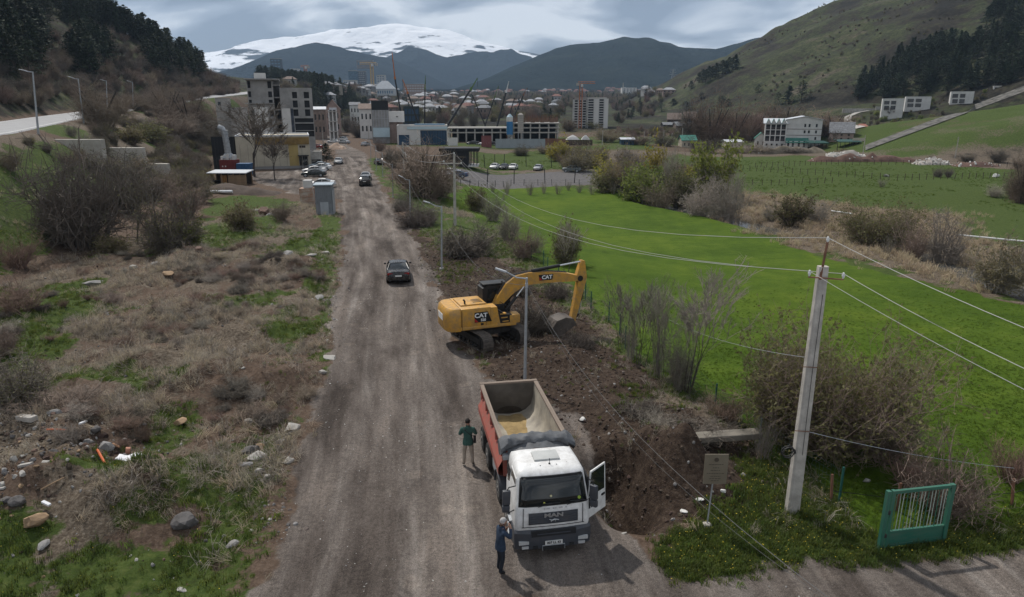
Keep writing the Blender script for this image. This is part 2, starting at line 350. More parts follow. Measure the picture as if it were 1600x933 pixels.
def ground(x, y, small=True):
    x = np.asarray(x, float); y = np.asarray(y, float)
    z = base_h(x, y)
    z = np.array(z, float)
    for p, r, h in MOUND_W:
        k = (np.abs(x-p.x) < 2.4*r) & (np.abs(y-p.y) < 2.4*r)
        if not k.any(): continue
        q = ((x[k]-p.x)**2+(y[k]-p.y)**2)/(r*r)
        z[k] += h*np.exp(-q*1.6)*(0.72+0.56*vnoise(x[k]*1.3+p.x, y[k]*1.3))
    rd = psd(ROAD, x, y); lf = sstep((psd(LEFTF, x, y)+0.5)/2.5)
    off = sstep(-rd/1.2)
    z = z+lf*off*(1.15*(fbm(x, y, 3, 0.22)-0.42)+0.62*(fbm(x+31, y, 3, 0.7)-0.5)+0.16*(fbm(x, y+7, 2, 2.6)-0.5))
    sd = sstep((psd(SOIL, x, y)+0.3)/1.2)*off
    z = z+sd*(0.34*(fbm(x+5, y, 3, 0.7)-0.45)+0.24*(fbm(x, y+3, 3, 2.4)-0.5))
    z = z+off*0.10*(fbm(x, y, 3, 0.8)-0.5)+(1-off)*(0.035*(fbm(x, y, 2, 1.5)-0.5)+0.05*(fbm(x+3, y+8, 2, 0.35)-0.5))
    k = rd > 0
    if k.any():
        la, al_, sg_ = line_d(RCL, x[k], y[k]); la = la*sg_; ru = 0
        for c_, d_ in ((-2.6, .05), (-.9, .06), (.8, .055), (2.4, .05)): ru = ru+d_*np.exp(-((la-c_-.35*(fbm(al_*0, al_, 2, .09)-.5))/.28)**2)*(.4+1.2*fbm(la*0+c_, al_, 2, .2))
        pot = np.maximum(0, fbm(x[k]+60, y[k]+3, 2, .75)-.66)*.5
        z[k] -= ru+pot
    dr, _, _ = line_d(RIVER, x, y)
    z = z-1.1*np.exp(-(dr/2.3)**4)*sstep((y-30)/10)
    hx = ip(y, XH)      # rough the slopes
    far = sstep((y-180)/100)*sstep((np.abs(x)-60)/50)
    z = z+far*(1-np.exp(-((x-hx)/9.0)**4))*(4.5*(fbm(x, y, 4, 1/34.)-0.5)+42*sstep((x-150)/90)*sstep((y-330)/120)*(np.abs(fbm(x+50, y*.7, 4, 1/110.)-.5)-.11))
    return z
def gz(x, y): return float(ground(np.array([x]), np.array([y]))[0])
def on(px, py):
    """place on the finished ground under a pixel"""
    p = hit(px, py); return Vector((p.x, p.y, gz(p.x, p.y)))
def spread(a, b, d0, g):
    out = [a]; d = d0
    while out[-1] < b: out.append(out[-1]+d); d *= g
    return out
ys = [6.0]
while ys[-1] < 3400: ys.append(ys[-1]+max(0.17, 0.0088*ys[-1]*(1 if ys[-1] < 400 else 2.2)))
xp = [0.0]
while xp[-1] < 3000: xp.append(xp[-1]+max(0.2, 0.0135*(xp[-1]-6)))
xs = np.array([-a for a in reversed(xp[1:])]+xp); ys = np.array(ys)
GX, GY = np.meshgrid(xs, ys); nr, nc = GX.shape
gx, gy = GX.ravel(), GY.ravel(); gzv = ground(gx, gy)
nzz = fbm(gx, gy, 4, 0.45)-0.5; nzb = fbm(gx+40, gy+11, 3, 0.12)-0.5
def wgt(P, fe, am=0.0): return sstep((psd(P, gx, gy)+nzz*am+fe)/(2*fe))
wR = np.maximum(wgt(ROAD, 0.6, 2.6), 0)
wS = wgt(SOIL, 1.0, 3.4)
CUTB = wpoly([(165, 240), (225, 248), (262, 258), (305, 258), (332, 290), (305, 302), (250, 290), (200, 266)]); wS = np.maximum(wS, wgt(CUTB, 1.5, 5.0)*.9)
wM = wgt(MEADOW, 0.8, 2.5)
wF = wgt(FARGREEN, 2.0, 6.0)
wD = wgt(REED, 3.0, 10.0)
wL = wgt(LOT, 0.5, 1.0)
wG = np.zeros_like(gx)
for P in GREENS: wG = np.maximum(wG, wgt(P, 1.1, 4.0))
hl, hal, hsg = line_d([(b, a) for a, b in XH], gx, gy)
left = sstep((psd(LEFTF, gx, gy)+1.5)/3)
bankz = sstep((ip(gy, XB)-gx)/6)*(gy < 420)
slope_g = bankz*np.clip(sstep((fbm(gx, gy, 5, 0.13)-0.44)/0.14), 0, 1)*np.where(gx > ip(gy, XH), 1, 0.25)
wG = np.maximum(wG, slope_g*0.8)
wG = np.maximum(wG, left*sstep((fbm(gx+9, gy+2, 4, 0.21)-0.53)/0.12)*0.7)
strip = (1-wS)*(1-wR)*(gx > ip(gy, [(0, 5), (25, 4), (35, -2), (53, -5), (80, -10), (110, -15), (200, -22)]))*(gy < 170)*(gy > 15); wG = np.maximum(wG, strip*(.25+.75*sstep((fbm(gx+3, gy+9, 4, .35)-.36)/.14))*(1-wD))
wDry = np.maximum(wD, left*np.clip(0.5+2.2*(fbm(gx, gy, 3, 0.3)-0.42), 0, 1))
wDry = np.maximum(wDry, bankz*.85*sstep((fbm(gx+70, gy, 4, .16)-.34)/.15)*(gx > ip(gy, XH)-4))
wDry = np.maximum(wDry, (1-np.maximum(wM, wF))*(gx > ip(gy, FENCE_Y)-3)*(gy < 240)*0.75)
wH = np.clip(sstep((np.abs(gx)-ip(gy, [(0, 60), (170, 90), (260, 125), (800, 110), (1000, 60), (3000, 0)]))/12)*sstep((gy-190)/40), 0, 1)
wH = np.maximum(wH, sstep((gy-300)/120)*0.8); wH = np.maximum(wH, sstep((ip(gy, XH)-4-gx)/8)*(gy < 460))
plain = sstep((gy-228)/25)*(1-sstep((gy-420)/60))*(gx > -45)*(1-wH); wG = np.maximum(wG, plain*(.3+.6*sstep((fbm(gx, gy, 3, .05)-.38)/.2)))
spur = sstep((gx-108)/10)*sstep((gy-205)/12)*(1-sstep((gy-300)/25))*(gx > 0)
wM = wM*(1-wS)*(1-0.3*spur); wG = np.maximum(wG, wF*0.9)
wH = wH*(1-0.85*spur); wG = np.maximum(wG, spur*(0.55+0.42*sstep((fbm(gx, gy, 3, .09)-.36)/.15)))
wR = wR*(gy < 420)
idx = np.arange(nr*nc).reshape(nr, nc)
quads = np.stack([idx[:-1, :-1], idx[:-1, 1:], idx[1:, 1:], idx[1:, :-1]], -1).reshape(-1, 4)
A1 = np.stack([wR, wS, np.clip(wG, 0, 1), np.clip(wM, 0, 1)], -1).astype(np.float32)
A2 = np.stack([np.clip(wDry, 0, 1), wL, wH, np.clip(spur, 0, 1)], -1).astype(np.float32)
lat, alo, sg = line_d(RCL, gx, gy)
A3 = np.stack([lat*sg, alo, 0*lat], -1).astype(np.float32)
def ground_material():
    m = bpy.data.materials.new('ground'); m.use_nodes = True; t = m.node_tree; L = t.links.new; b = t.nodes['Principled BSDF']
    b.inputs['Roughness'].default_value = 0.95; b.inputs['Specular IOR Level'].default_value = 0.1
    geo = N(t, 'ShaderNodeNewGeometry')
    def noise(scale, detail=5, rough=0.6, vec=None, dist=0.0):
        n = N(t, 'ShaderNodeTexNoise'); n.inputs['Scale'].default_value = scale; n.inputs['Detail'].default_value = detail; n.inputs['Roughness'].default_value = rough; n.inputs['Distortion'].default_value = dist
        L(vec or geo.outputs['Position'], n.inputs['Vector']); return n.outputs['Fac']
    def ramp(fac, cols):
        r_ = N(t, 'ShaderNodeValToRGB'); L(fac, r_.inputs[0]); e_ = r_.color_ramp.elements
        e_[0].position, e_[0].color = cols[0][0], (*cols[0][1], 1); e_[1].position, e_[1].color = cols[-1][0], (*cols[-1][1], 1)
        for p, c in cols[1:-1]: k = e_.new(p); k.color = (*c, 1)
        return r_.outputs[0]
    def mixc(f, a, bb):
        x = N(t, 'ShaderNodeMix', data_type='RGBA'); L(f, x.inputs[0]); L(a, x.inputs[6]); L(bb, x.inputs[7]); return x.outputs[2]
    def chan(att, i):
        a = N(t, 'ShaderNodeAttribute', attribute_name=att); s = N(t, 'ShaderNodeSeparateColor'); L(a.outputs['Color'], s.inputs[0])
        return a.outputs['Alpha'] if i == 3 else s.outputs[i]
    brk = noise(1.9, 6, 0.7); brk2 = noise(0.28, 5, 0.65)
    def edge(wt, nz=None, k=0.9):
        a = N(t, 'ShaderNodeMath', operation='SUBTRACT', i_1=0.5); L(nz or brk, a.inputs[0])
        mu = N(t, 'ShaderNodeMath', operation='MULTIPLY_ADD', i_1=k*2.1); L(a.outputs[0], mu.inputs[0]); L(wt, mu.inputs[2])
        r_ = N(t, 'ShaderNodeMapRange', interpolation_type='SMOOTHSTEP'); r_.inputs[1].default_value = 0.36; r_.inputs[2].default_value = 0.64; L(mu.outputs[0], r_.inputs[0])
        # no weight, no cover
        g = N(t, 'ShaderNodeMapRange'); g.inputs[1].default_value = 0.02; g.inputs[2].default_value = 0.25; L(wt, g.inputs[0])
        o = N(t, 'ShaderNodeMath', operation='MULTIPLY'); L(r_.outputs[0], o.inputs[0]); L(g.outputs[0], o.inputs[1]); return o.outputs[0]
    fine = noise(9, 6, 0.75); vfine = noise(34, 4, 0.7)
    earth = ramp(fine, [(0.34, (0.055, 0.038, 0.028)), (0.52, (0.115, 0.083, 0.062)), (0.68, (0.20, 0.155, 0.12))])
    earth2 = ramp(noise(3.3, 6, 0.7), [(0.34, (0.042, 0.028, 0.021)), (0.5, (0.095, 0.064, 0.046)), (0.66, (0.165, 0.118, 0.088))])
    c = mixc(brk2, earth, earth2)
    dry = ramp(noise(6.5, 7, 0.75), [(0.34, (0.048, 0.036, 0.027)), (0.5, (0.118, 0.094, 0.070)), (0.66, (0.225, 0.19, 0.15))])
    c = mixc(edge(chan('A2', 0)), c, dry)
    grs = ramp(noise(2.6, 7, 0.7), [(0.28, (0.026, 0.036, 0.011)), (0.5, (0.052, 0.078, 0.018)), (0.72, (0.095, 0.115, 0.034))])
    c = mixc(edge(chan('A1', 2)), c, grs)
    hill = ramp(noise(0.019, 11, 0.72), [(0.40, (0.016, 0.015, 0.012)), (0.465, (0.030, 0.026, 0.019)), (0.51, (0.033, 0.039, 0.019)), (0.56, (0.045, 0.052, 0.023)), (0.63, (0.075, 0.063, 0.049))])  # slope tones darkened overall: cloud shadow over the hills put into the colour
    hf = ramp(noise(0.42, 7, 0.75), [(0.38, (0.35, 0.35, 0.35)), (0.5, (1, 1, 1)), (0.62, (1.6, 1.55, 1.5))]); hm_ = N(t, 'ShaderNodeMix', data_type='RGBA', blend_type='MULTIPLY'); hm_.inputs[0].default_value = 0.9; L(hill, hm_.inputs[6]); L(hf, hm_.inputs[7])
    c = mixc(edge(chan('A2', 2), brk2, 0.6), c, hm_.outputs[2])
    mead = ramp(noise(0.55, 8, 0.72, dist=0.3), [(0.28, (0.044, 0.078, 0.007)), (0.46, (0.060, 0.104, 0.009)), (0.6, (0.076, 0.122, 0.012)), (0.76, (0.112, 0.150, 0.022))])
    mf = ramp(noise(5.0, 6, 0.75), [(0.3, (0.72, 0.72, 0.72)), (0.7, (1.18, 1.18, 1.18))])
    mm = N(t, 'ShaderNodeMix', data_type='RGBA', blend_type='MULTIPLY'); mm.inputs[0].default_value = 0.8; L(mead, mm.inputs[6]); L(mf, mm.inputs[7]); mlv = ramp(noise(0.07, 4, 0.6), [(0.36, (0.80, 0.84, 0.8)), (0.5, (1, 1, 1)), (0.64, (1.22, 1.12, 1.1))]); m3 = N(t, 'ShaderNodeMix', data_type='RGBA', blend_type='MULTIPLY'); m3.inputs[0].default_value = 1.0; L(mm.outputs[2], m3.inputs[6]); L(mlv, m3.inputs[7]); mm = m3
    c = mixc(edge(chan('A1', 3), None, 0.5), c, mm.outputs[2])
    soil = ramp(noise(4.2, 8, 0.75), [(0.3, (0.020, 0.014, 0.011)), (0.48, (0.047, 0.033, 0.025)), (0.62, (0.082, 0.060, 0.045)), (0.78, (0.15, 0.118, 0.092))])
    c = mixc(edge(chan('A1', 1), None, 0.8), c, soil)
    # road: rutted grey-brown dirt, coarse gravel bands, wheel tracks running along it
    a3 = N(t, 'ShaderNodeAttribute', attribute_name='A3')
    mpv = N(t, 'ShaderNodeMapping'); mpv.inputs['Scale'].default_value = (0.95, 0.045, 1); L(a3.outputs['Vector'], mpv.inputs[0])
    trk = noise(1.0, 6, 0.62, mpv.outputs[0], 0.35)
    road_a = ramp(trk, [(0.32, (0.088, 0.074, 0.065)), (0.45, (0.126, 0.108, 0.096)), (0.55, (0.158, 0.138, 0.124)), (0.68, (0.232, 0.209, 0.190))])
    rg = ramp(vfine, [(0.30, (0.35, 0.34, 0.33)), (0.5, (0.98, 0.98, 0.98)), (0.72, (1.8, 1.8, 1.78))])
    rm = N(t, 'ShaderNodeMix', data_type='RGBA', blend_type='MULTIPLY'); rm.inputs[0].default_value = 0.85; L(road_a, rm.inputs[6]); L(rg, rm.inputs[7])
    mpp = N(t, 'ShaderNodeMapping'); mpp.inputs['Scale'].default_value = (0.42, 0.11, 1); L(a3.outputs['Vector'], mpp.inputs[0])
    patch = ramp(noise(1.0, 8, 0.66, mpp.outputs[0], 0.3), [(0.36, (0.46, 0.44, 0.43)), (0.45, (0.76, 0.74, 0.73)), (0.54, (1.04, 1.03, 1.02)), (0.66, (1.40, 1.36, 1.32))])
    ptv = N(t, 'ShaderNodeTexVoronoi'); ptv.inputs['Scale'].default_value = .55; ptv.inputs['Randomness'].default_value = 1.0; L(geo.outputs['Position'], ptv.inputs['Vector'])
    rm2 = N(t, 'ShaderNodeMix', data_type='RGBA', blend_type='MULTIPLY'); rm2.inputs[0].default_value = 1.0; L(rm.outputs[2], rm2.inputs[6]); L(patch, rm2.inputs[7])
    hole = ramp(ptv.outputs['Distance'], [(0.10, (1.35, 1.32, 1.28)), (0.17, (1.12, 1.12, 1.1)), (0.23, (0.78, 0.78, 0.78)), (0.34, (1, 1, 1))]); mid = ramp(noise(7.5, 6, 0.72), [(0.32, (0.62, 0.62, 0.62)), (0.5, (1, 1, 1)), (0.7, (1.32, 1.31, 1.3))])
    for ex, fc in ((hole, 0.55), (mid, 0.8)):
        rq = N(t, 'ShaderNodeMix', data_type='RGBA', blend_type='MULTIPLY'); rq.inputs[0].default_value = fc; L(rm2.outputs[2], rq.inputs[6]); L(ex, rq.inputs[7]); rm2 = rq
    c = mixc(edge(chan('A1', 0), None, 0.45), c, rm2.outputs[2])
    lot = ramp(noise(1.3, 6, 0.7), [(0.3, (0.085, 0.080, 0.080)), (0.7, (0.15, 0.143, 0.143))])
    c = mixc(edge(chan('A2', 1), None, 0.3), c, lot)
    L(c, b.inputs['Base Color'])
    bp = N(t, 'ShaderNodeBump'); bp.inputs['Strength'].default_value = 0.85; bp.inputs['Distance'].default_value = 0.09
    ad = N(t, 'ShaderNodeMath', operation='ADD'); L(fine, ad.inputs[0]); L(brk, ad.inputs[1])
    L(ad.outputs[0], bp.inputs['Height']); L(bp.outputs[0], b.inputs['Normal'])
    return m
GMAT = ground_material()
cls = np.zeros(len(quads), int)
qr = A1[quads].mean(1); q2 = A2[quads].mean(1); qy = gy[quads].mean(1)
cls[(qr[:, 3] > 0.5)] = 2; cls[(q2[:, 1] > 0.5)] = 3; cls[(qr[:, 0] > 0.5)] = 1
def grid_object(name, sel):
    q = quads[sel]; u, inv = np.unique(q.ravel(), return_inverse=True); q = inv.reshape(-1, 4)
    me = bpy.data.meshes.new(name); me.vertices.add(len(u)); me.loops.add(q.size); me.polygons.add(len(q))
    me.vertices.foreach_set('co', np.stack([gx[u], gy[u], gzv[u]], -1).astype(np.float32).ravel())
    me.loops.foreach_set('vertex_index', q.ravel().astype(np.int32)); me.polygons.foreach_set('loop_start', np.arange(0, q.size, 4, dtype=np.int32))
    me.update(calc_edges=True); me.validate()
    for nm, arr in (('A1', A1), ('A2', A2)):
        a = me.attributes.new(nm, 'FLOAT_COLOR', 'POINT'); a.data.foreach_set('color', arr[u].ravel())
    a = me.attributes.new('A3', 'FLOAT_VECTOR', 'POINT'); a.data.foreach_set('vector', A3[u].ravel())
    me.polygons.foreach_set('use_smooth', [True]*len(q)); me.materials.append(GMAT)
    return tag(link(name, me), kind='structure')
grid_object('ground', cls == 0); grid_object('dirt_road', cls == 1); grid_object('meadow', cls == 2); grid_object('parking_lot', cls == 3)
# river water
mw = mat('water', (0.055, 0.06, 0.062), 0.12, 0.2, 1.0, bump=0.25, bscale=2.2, spec=0.5)
rv = MB(); rr = []
RD = []
for (x1, y1), (x2, y2) in zip(RIVER[:-1], RIVER[1:]):
    for k in range(6): RD.append((x1+(x2-x1)*k/6, y1+(y2-y1)*k/6))
for i, (x, y) in enumerate(RD):
    x2, y2 = RD[min(i+1, len(RD)-1)]; x1, y1 = RD[max(i-1, 0)]; L_ = math.hypot(x2-x1, y2-y1); nx, ny = -(y2-y1)/L_, (x2-x1)/L_
    zz = float(base_h(x, y))-0.5
    rr.append([Vector((x-nx*2.6, y-ny*2.6, zz)), Vector((x, y, zz)), Vector((x+nx*2.6, y+ny*2.6, zz))])
rv.loft(rr, cap=False, closed=False); tag(rv.build('river', mw), kind='structure')
# highway on the bank to the left
HWP = [(np.interp(y, [p[0] for p in XH], [p[1] for p in XH]), y) for y in list(range(20, 420, 6))]
hm = mat('highway_asphalt', (0.30, 0.30, 0.305), 0.85, 0.12, 0.5, bump=0.1)
ml = mat('road_paint', (0.7, 0.7, 0.68), 0.8, 0.12, 3)
rr = []; kl = []; mk = []
for i, (x, y) in enumerate(HWP):
    zz = float(ip(y, ZH))+0.14
    rr.append([Vector((x+d, y+d*0.4, zz-(0.25 if abs(d) > 5 else 0))) for d in (-5.3, -5, -2, 2, 5, 5.3)])
hw = MB(); hw.loft(rr, cap=False, closed=False); hwo = tag(hw.build('highway', hm), kind='structure')
hk = MB()
for d in (-4.5, 4.5):
    hk.loft([[Vector((r_[2].x+2+d-0.07, r_[2].y+0.4*(2+d-0.07), r_[2].z+0.004)), Vector((r_[2].x+2+d+0.07, r_[2].y+0.4*(2+d+0.07), r_[2].z+0.004))] for r_ in rr], cap=False, closed=False)
hk.build('edge_line', ml, hwo)
# ------------------------------------------------------------------ mountains
def mountain(name, sil, Y0, depth, base, material, rough_amp=0.10, nx=170, ny=60, seed=0.0, seam=0.0):
    P = [at(px, py, Y0) for px, py in sil]; X = np.array([p.x for p in P]); Z = np.array([p.z for p in P])
    x = np.linspace(X[0], X[-1], nx); t = np.linspace(-1, 0.6, ny)
    GX_, T = np.meshgrid(x, t); rz = np.interp(GX_, X, Z)-base
    prof = np.where(T < 0, sstep(1+T)*0.62+0.38*(1+T)**1.3, 1-sstep(T/0.6)*0.8)
    Yw = Y0+T*depth
    s = depth/1000.0
    rid = np.abs(fbm(GX_+seed, Yw*0.8+seed, 5, 1/(420*s))-0.5)*2
    n = (0.5-rid)*rough_amp*2*np.clip(1-np.abs(T)*0.4, 0, 1)*np.where(T > -0.06, np.clip(-T/0.06, 0, 1)*0.6+0.15, 1)
    Zw = base+rz*(prof+n*sstep((1+T)*3))
    Zw = np.where(T <= -0.999, base-60, Zw)
    v = np.stack([GX_.ravel(), Yw.ravel(), Zw.ravel()], -1); k = np.arange(nx*ny).reshape(ny, nx)
    q = np.stack([k[:-1, :-1], k[:-1, 1:], k[1:, 1:], k[1:, :-1]], -1).reshape(-1, 4)
    me = bpy.data.meshes.new(name); me.from_pydata(v.tolist(), [], q.tolist()); me.polygons.foreach_set('use_smooth', [True]*len(q)); me.materials.append(material)
    return tag(link(name, me), kind='structure')
def forest_mat(name, c1, c2, c3, sc):
    m = bpy.data.materials.new(name); m.use_nodes = True; t = m.node_tree; b = t.nodes['Principled BSDF']; b.inputs['Roughness'].default_value = 1; b.inputs['Specular IOR Level'].default_value = 0
    g = N(t, 'ShaderNodeNewGeometry'); n = N(t, 'ShaderNodeTexNoise'); n.inputs['Scale'].default_value = sc; n.inputs['Detail'].default_value = 12; n.inputs['Roughness'].default_value = 0.72
    t.links.new(g.outputs['Position'], n.inputs['Vector']); r_ = N(t, 'ShaderNodeValToRGB'); t.links.new(n.outputs['Fac'], r_.inputs[0])
    e_ = r_.color_ramp.elements; e_[0].position = 0.33; e_[0].color = (*c1, 1); e_[1].position = 0.72; e_[1].color = (*c3, 1); k = e_.new(0.5); k.color = (*c2, 1)
    t.links.new(r_.outputs[0], b.inputs['Base Color'])
    bp = N(t, 'ShaderNodeBump'); bp.inputs['Strength'].default_value = 0.8; bp.inputs['Distance'].default_value = 14
    n2 = N(t, 'ShaderNodeTexNoise'); n2.inputs['Scale'].default_value = sc*9; n2.inputs['Detail'].default_value = 6; t.links.new(g.outputs['Position'], n2.inputs['Vector'])
    t.links.new(n2.outputs['Fac'], bp.inputs['Height']); t.links.new(bp.outputs[0], b.inputs['Normal']); return m
def snow_mat():
    m = forest_mat('snow_and_rock', (.04, .045, .05), (.04, .045, .05), (.05, .05, .055), 0.002); t = m.node_tree; b = t.nodes['Principled BSDF']
    src = b.inputs['Base Color'].links[0].from_socket
    g = N(t, 'ShaderNodeNewGeometry'); s = N(t, 'ShaderNodeSeparateXYZ'); t.links.new(g.outputs['Position'], s.inputs[0])
    mp_ = N(t, 'ShaderNodeMapping'); mp_.inputs['Scale'].default_value = (0.0022, 0.0022, 0.010); mp_.inputs['Rotation'].default_value = (0, 0.35, 0); t.links.new(g.outputs['Position'], mp_.inputs[0])
    n = N(t, 'ShaderNodeTexNoise'); n.inputs['Scale'].default_value = 1.7; n.inputs['Detail'].default_value = 8; n.inputs['Roughness'].default_value = 0.58; t.links.new(mp_.outputs[0], n.inputs['Vector'])
    # snow lies above a ragged height
    h = N(t, 'ShaderNodeMapRange'); h.inputs[1].default_value = 400; h.inputs[2].default_value = 800; h.inputs[3].default_value = 0.03; h.inputs[4].default_value = 0.30; t.links.new(s.outputs['Z'], h.inputs[0])
    a = N(t, 'ShaderNodeMath', operation='ADD'); t.links.new(n.outputs['Fac'], a.inputs[0]); t.links.new(h.outputs[0], a.inputs[1])
    r_ = N(t, 'ShaderNodeMapRange'); r_.inputs[1].default_value = 0.49; r_.inputs[2].default_value = 0.545; t.links.new(a.outputs[0], r_.inputs[0])
    x = N(t, 'ShaderNodeMix', data_type='RGBA'); x.inputs[7].default_value = (0.86, 0.88, 0.92, 1); t.links.new(r_.outputs[0], x.inputs[0]); t.links.new(src, x.inputs[6]); t.links.new(x.outputs[2], b.inputs['Base Color'])
    return m
FM1 = forest_mat('mountain_forest', (0.008, 0.012, 0.013), (0.014, 0.020, 0.020), (0.026, 0.033, 0.028), 0.006)
FM2 = forest_mat('mountain_forest_far', (0.009, 0.013, 0.016), (0.014, 0.019, 0.022), (0.024, 0.030, 0.032), 0.004)
mountain('forested_mountain', [(560, 180), (640, 165), (700, 148), (750, 128), (800, 104), (850, 88), (900, 77), (950, 70), (1010, 66), (1060, 74), (1110, 79), (1175, 69), (1230, 66), (1300, 70), (1450, 90), (1700, 120)], 3000, 900, 62, FM1, 0.16, 260, 90, 3.0)
mountain('wooded_foothill', [(300, 150), (360, 112), (400, 96), (440, 80), (480, 72), (520, 73), (560, 82), (610, 92), (650, 110), (690, 128), (740, 146), (800, 160)], 3900, 900, 80, FM2, 0.13, 200, 70, 40.0)
mountain('wooded_foothill', [(480, 150), (560, 112), (610, 92), (640, 80), (670, 82), (700, 90), (740, 88), (770, 86), (800, 84), (840, 96), (880, 110), (950, 125)], 4700, 800, 100, FM2, 0.16, 200, 70, 77.0)
mountain('snowy_mountain', [(120, 120), (250, 100), (330, 86), (380, 76), (420, 68), (470, 64), (520, 56), (570, 50), (620, 46), (660, 48), (700, 54), (750, 66), (800, 78), (850, 86), (930, 98), (1100, 120), (1300, 130)], 6800, 1700, 120, snow_mat(), 0.12, 260, 110, 11.0)
# the air of the valley
hb = MB(); hb.box((0, 4000, 470), (11000, 8900, 1160)); hz = hb.build('haze', None) if False else None
hme = bpy.data.meshes.new('haze'); hme.from_pydata(hb.v, [], hb.f)
hzo = tag(link('haze', hme), kind='stuff')
hmat = bpy.data.materials.new('haze_air'); hmat.use_nodes = True; t = hmat.node_tree; t.nodes.clear()
vo = N(t, 'ShaderNodeVolumePrincipled'); vo.inputs['Color'].default_value = (0.52, 0.73, 1.0, 1); vo.inputs['Density'].default_value = 0.000080; vo.inputs['Anisotropy'].default_value = 0.1
om = N(t, 'ShaderNodeOutputMaterial'); t.links.new(vo.outputs[0], om.inputs['Volume']); hme.materials.append(hmat)
# ------------------------------------------------------------------ buildings
_UB = {}
def ub(m):
    if m.name not in _UB:
        b = MB(); b.box((0, 0, 0), (1, 1, 1)); _UB[m.name] = b.mesh('piece', m)
    return _UB[m.name]
def piece(name, m, parent, c, d, rz=0.0, rx=0.0):
    o = link(name, ub(m), parent); o.location = c; o.scale = d; o.rotation_euler = (rx, 0, rz); return o
def panel(mb, O, U, W, H, holes, nrm, rec=0.18, mi=0, stepped=True):
    """upright wall sheet from O along U with openings and their reveals"""
    O = Vector(O); U = Vector(U); V = Vector((0, 0, 1)); nrm = Vector(nrm)
    us = sorted({0, W}|{h[0] for h in holes}|{h[1] for h in holes}); vs_ = sorted({0, H}|{h[2] for h in holes}|{h[3] for h in holes})
    for i in range(len(us)-1):
        for j in range(len(vs_)-1):
            cu, cv = (us[i]+us[i+1])/2, (vs_[j]+vs_[j+1])/2
            if any(h[0] < cu < h[1] and h[2] < cv < h[3] for h in holes): continue
            q = [O+U*a+V*b for a, b in ((us[i], vs_[j]), (us[i+1], vs_[j]), (us[i+1], vs_[j+1]), (us[i], vs_[j+1]))]
            mb.add(q, [(0, 1, 2, 3)], mi)
    for h in holes:
        c = [O+U*a+V*b for a, b in ((h[0], h[2]), (h[1], h[2]), (h[1], h[3]), (h[0], h[3]))]; d = [p-nrm*rec for p in c]
        mb.add(c+d, [(0, 1, 5, 4), (1, 2, 6, 5), (2, 3, 7, 6), (3, 0, 4, 7)], mi)
def grid_holes(W, H, nx, nz, wf=0.5, hf=0.55, u0=0.05, u1=0.95, z0=0.08, z1=0.95):
    out = []; cw = W*(u1-u0)/nx; ch = H*(z1-z0)/nz
    for i in range(nx):
        for j in range(nz):
            a = W*u0+cw*(i+0.5-wf/2); b = H*z0+ch*(j+0.5-hf/2); out.append((a, a+cw*wf, b, b+ch*hf))
    return out
def shell(root, w_, d, h, m, front=(), right=(), left=(), pane=None, pname='window', rec=0.18, name='wall', off=(0, 0, 0), roof_m=None, parapet=0.0, frame=None):
    """box shell standing at off (front left corner x=-w/2,y=0) with real openings and a pane object in each"""
    mb = MB(); ox, oy, oz = off; x0, x1 = ox-w_/2, ox+w_/2
    panel(mb, (x0, oy, oz), (1, 0, 0), w_, h, list(front), (0, -1, 0), rec)
    panel(mb, (x1, oy, oz), (0, 1, 0), d, h, list(right), (1, 0, 0), rec)
    panel(mb, (x0, oy, oz), (0, 1, 0), d, h, list(left), (-1, 0, 0), rec)
    panel(mb, (x0, oy+d, oz), (1, 0, 0), w_, h, [], (0, 1, 0), rec)
    mb.add([(x0, oy, oz+h), (x1, oy, oz+h), (x1, oy+d, oz+h), (x0, oy+d, oz+h)], [(0, 1, 2, 3)])
    o = mb.build(name, m, root)
    pm = pane or GLASS
    for hs, face in ((front, 'f'), (right, 'r'), (left, 'l')):
        for a, b, c, e in hs:
            if face == 'f': cc, dd = (x0+(a+b)/2, oy+rec+0.03, oz+(c+e)/2), (b-a, 0.06, e-c)
            elif face == 'r': cc, dd = (x1-rec-0.03, oy+(a+b)/2, oz+(c+e)/2), (0.06, b-a, e-c)
            else: cc, dd = (x0+rec+0.03, oy+(a+b)/2, oz+(c+e)/2), (0.06, b-a, e-c)
            wn = piece(pname, pm, root, cc, dd)
            if frame:
                f = piece('window_frame', frame, root, (cc[0], cc[1]-0.035 if face == 'f' else cc[1], cc[2]), (0.07 if face == 'f' else 0.075, 0.075 if face == 'f' else 0.07, e-c))
    if parapet:
        pb = MB(); k = 0.25
        pb.box((ox, oy+k/2-0.03, oz+h+parapet/2), (w_+0.06, k, parapet)); pb.box((ox, oy+d-k/2+0.03, oz+h+parapet/2), (w_+0.06, k, parapet))
        pb.box((x0+k/2-0.03, oy+d/2, oz+h+parapet/2), (k, d-2*k+0.04, parapet)); pb.box((x1-k/2+0.03, oy+d/2, oz+h+parapet/2), (k, d-2*k+0.04, parapet))
        pb.build('parapet', roof_m or m, root)
    return o
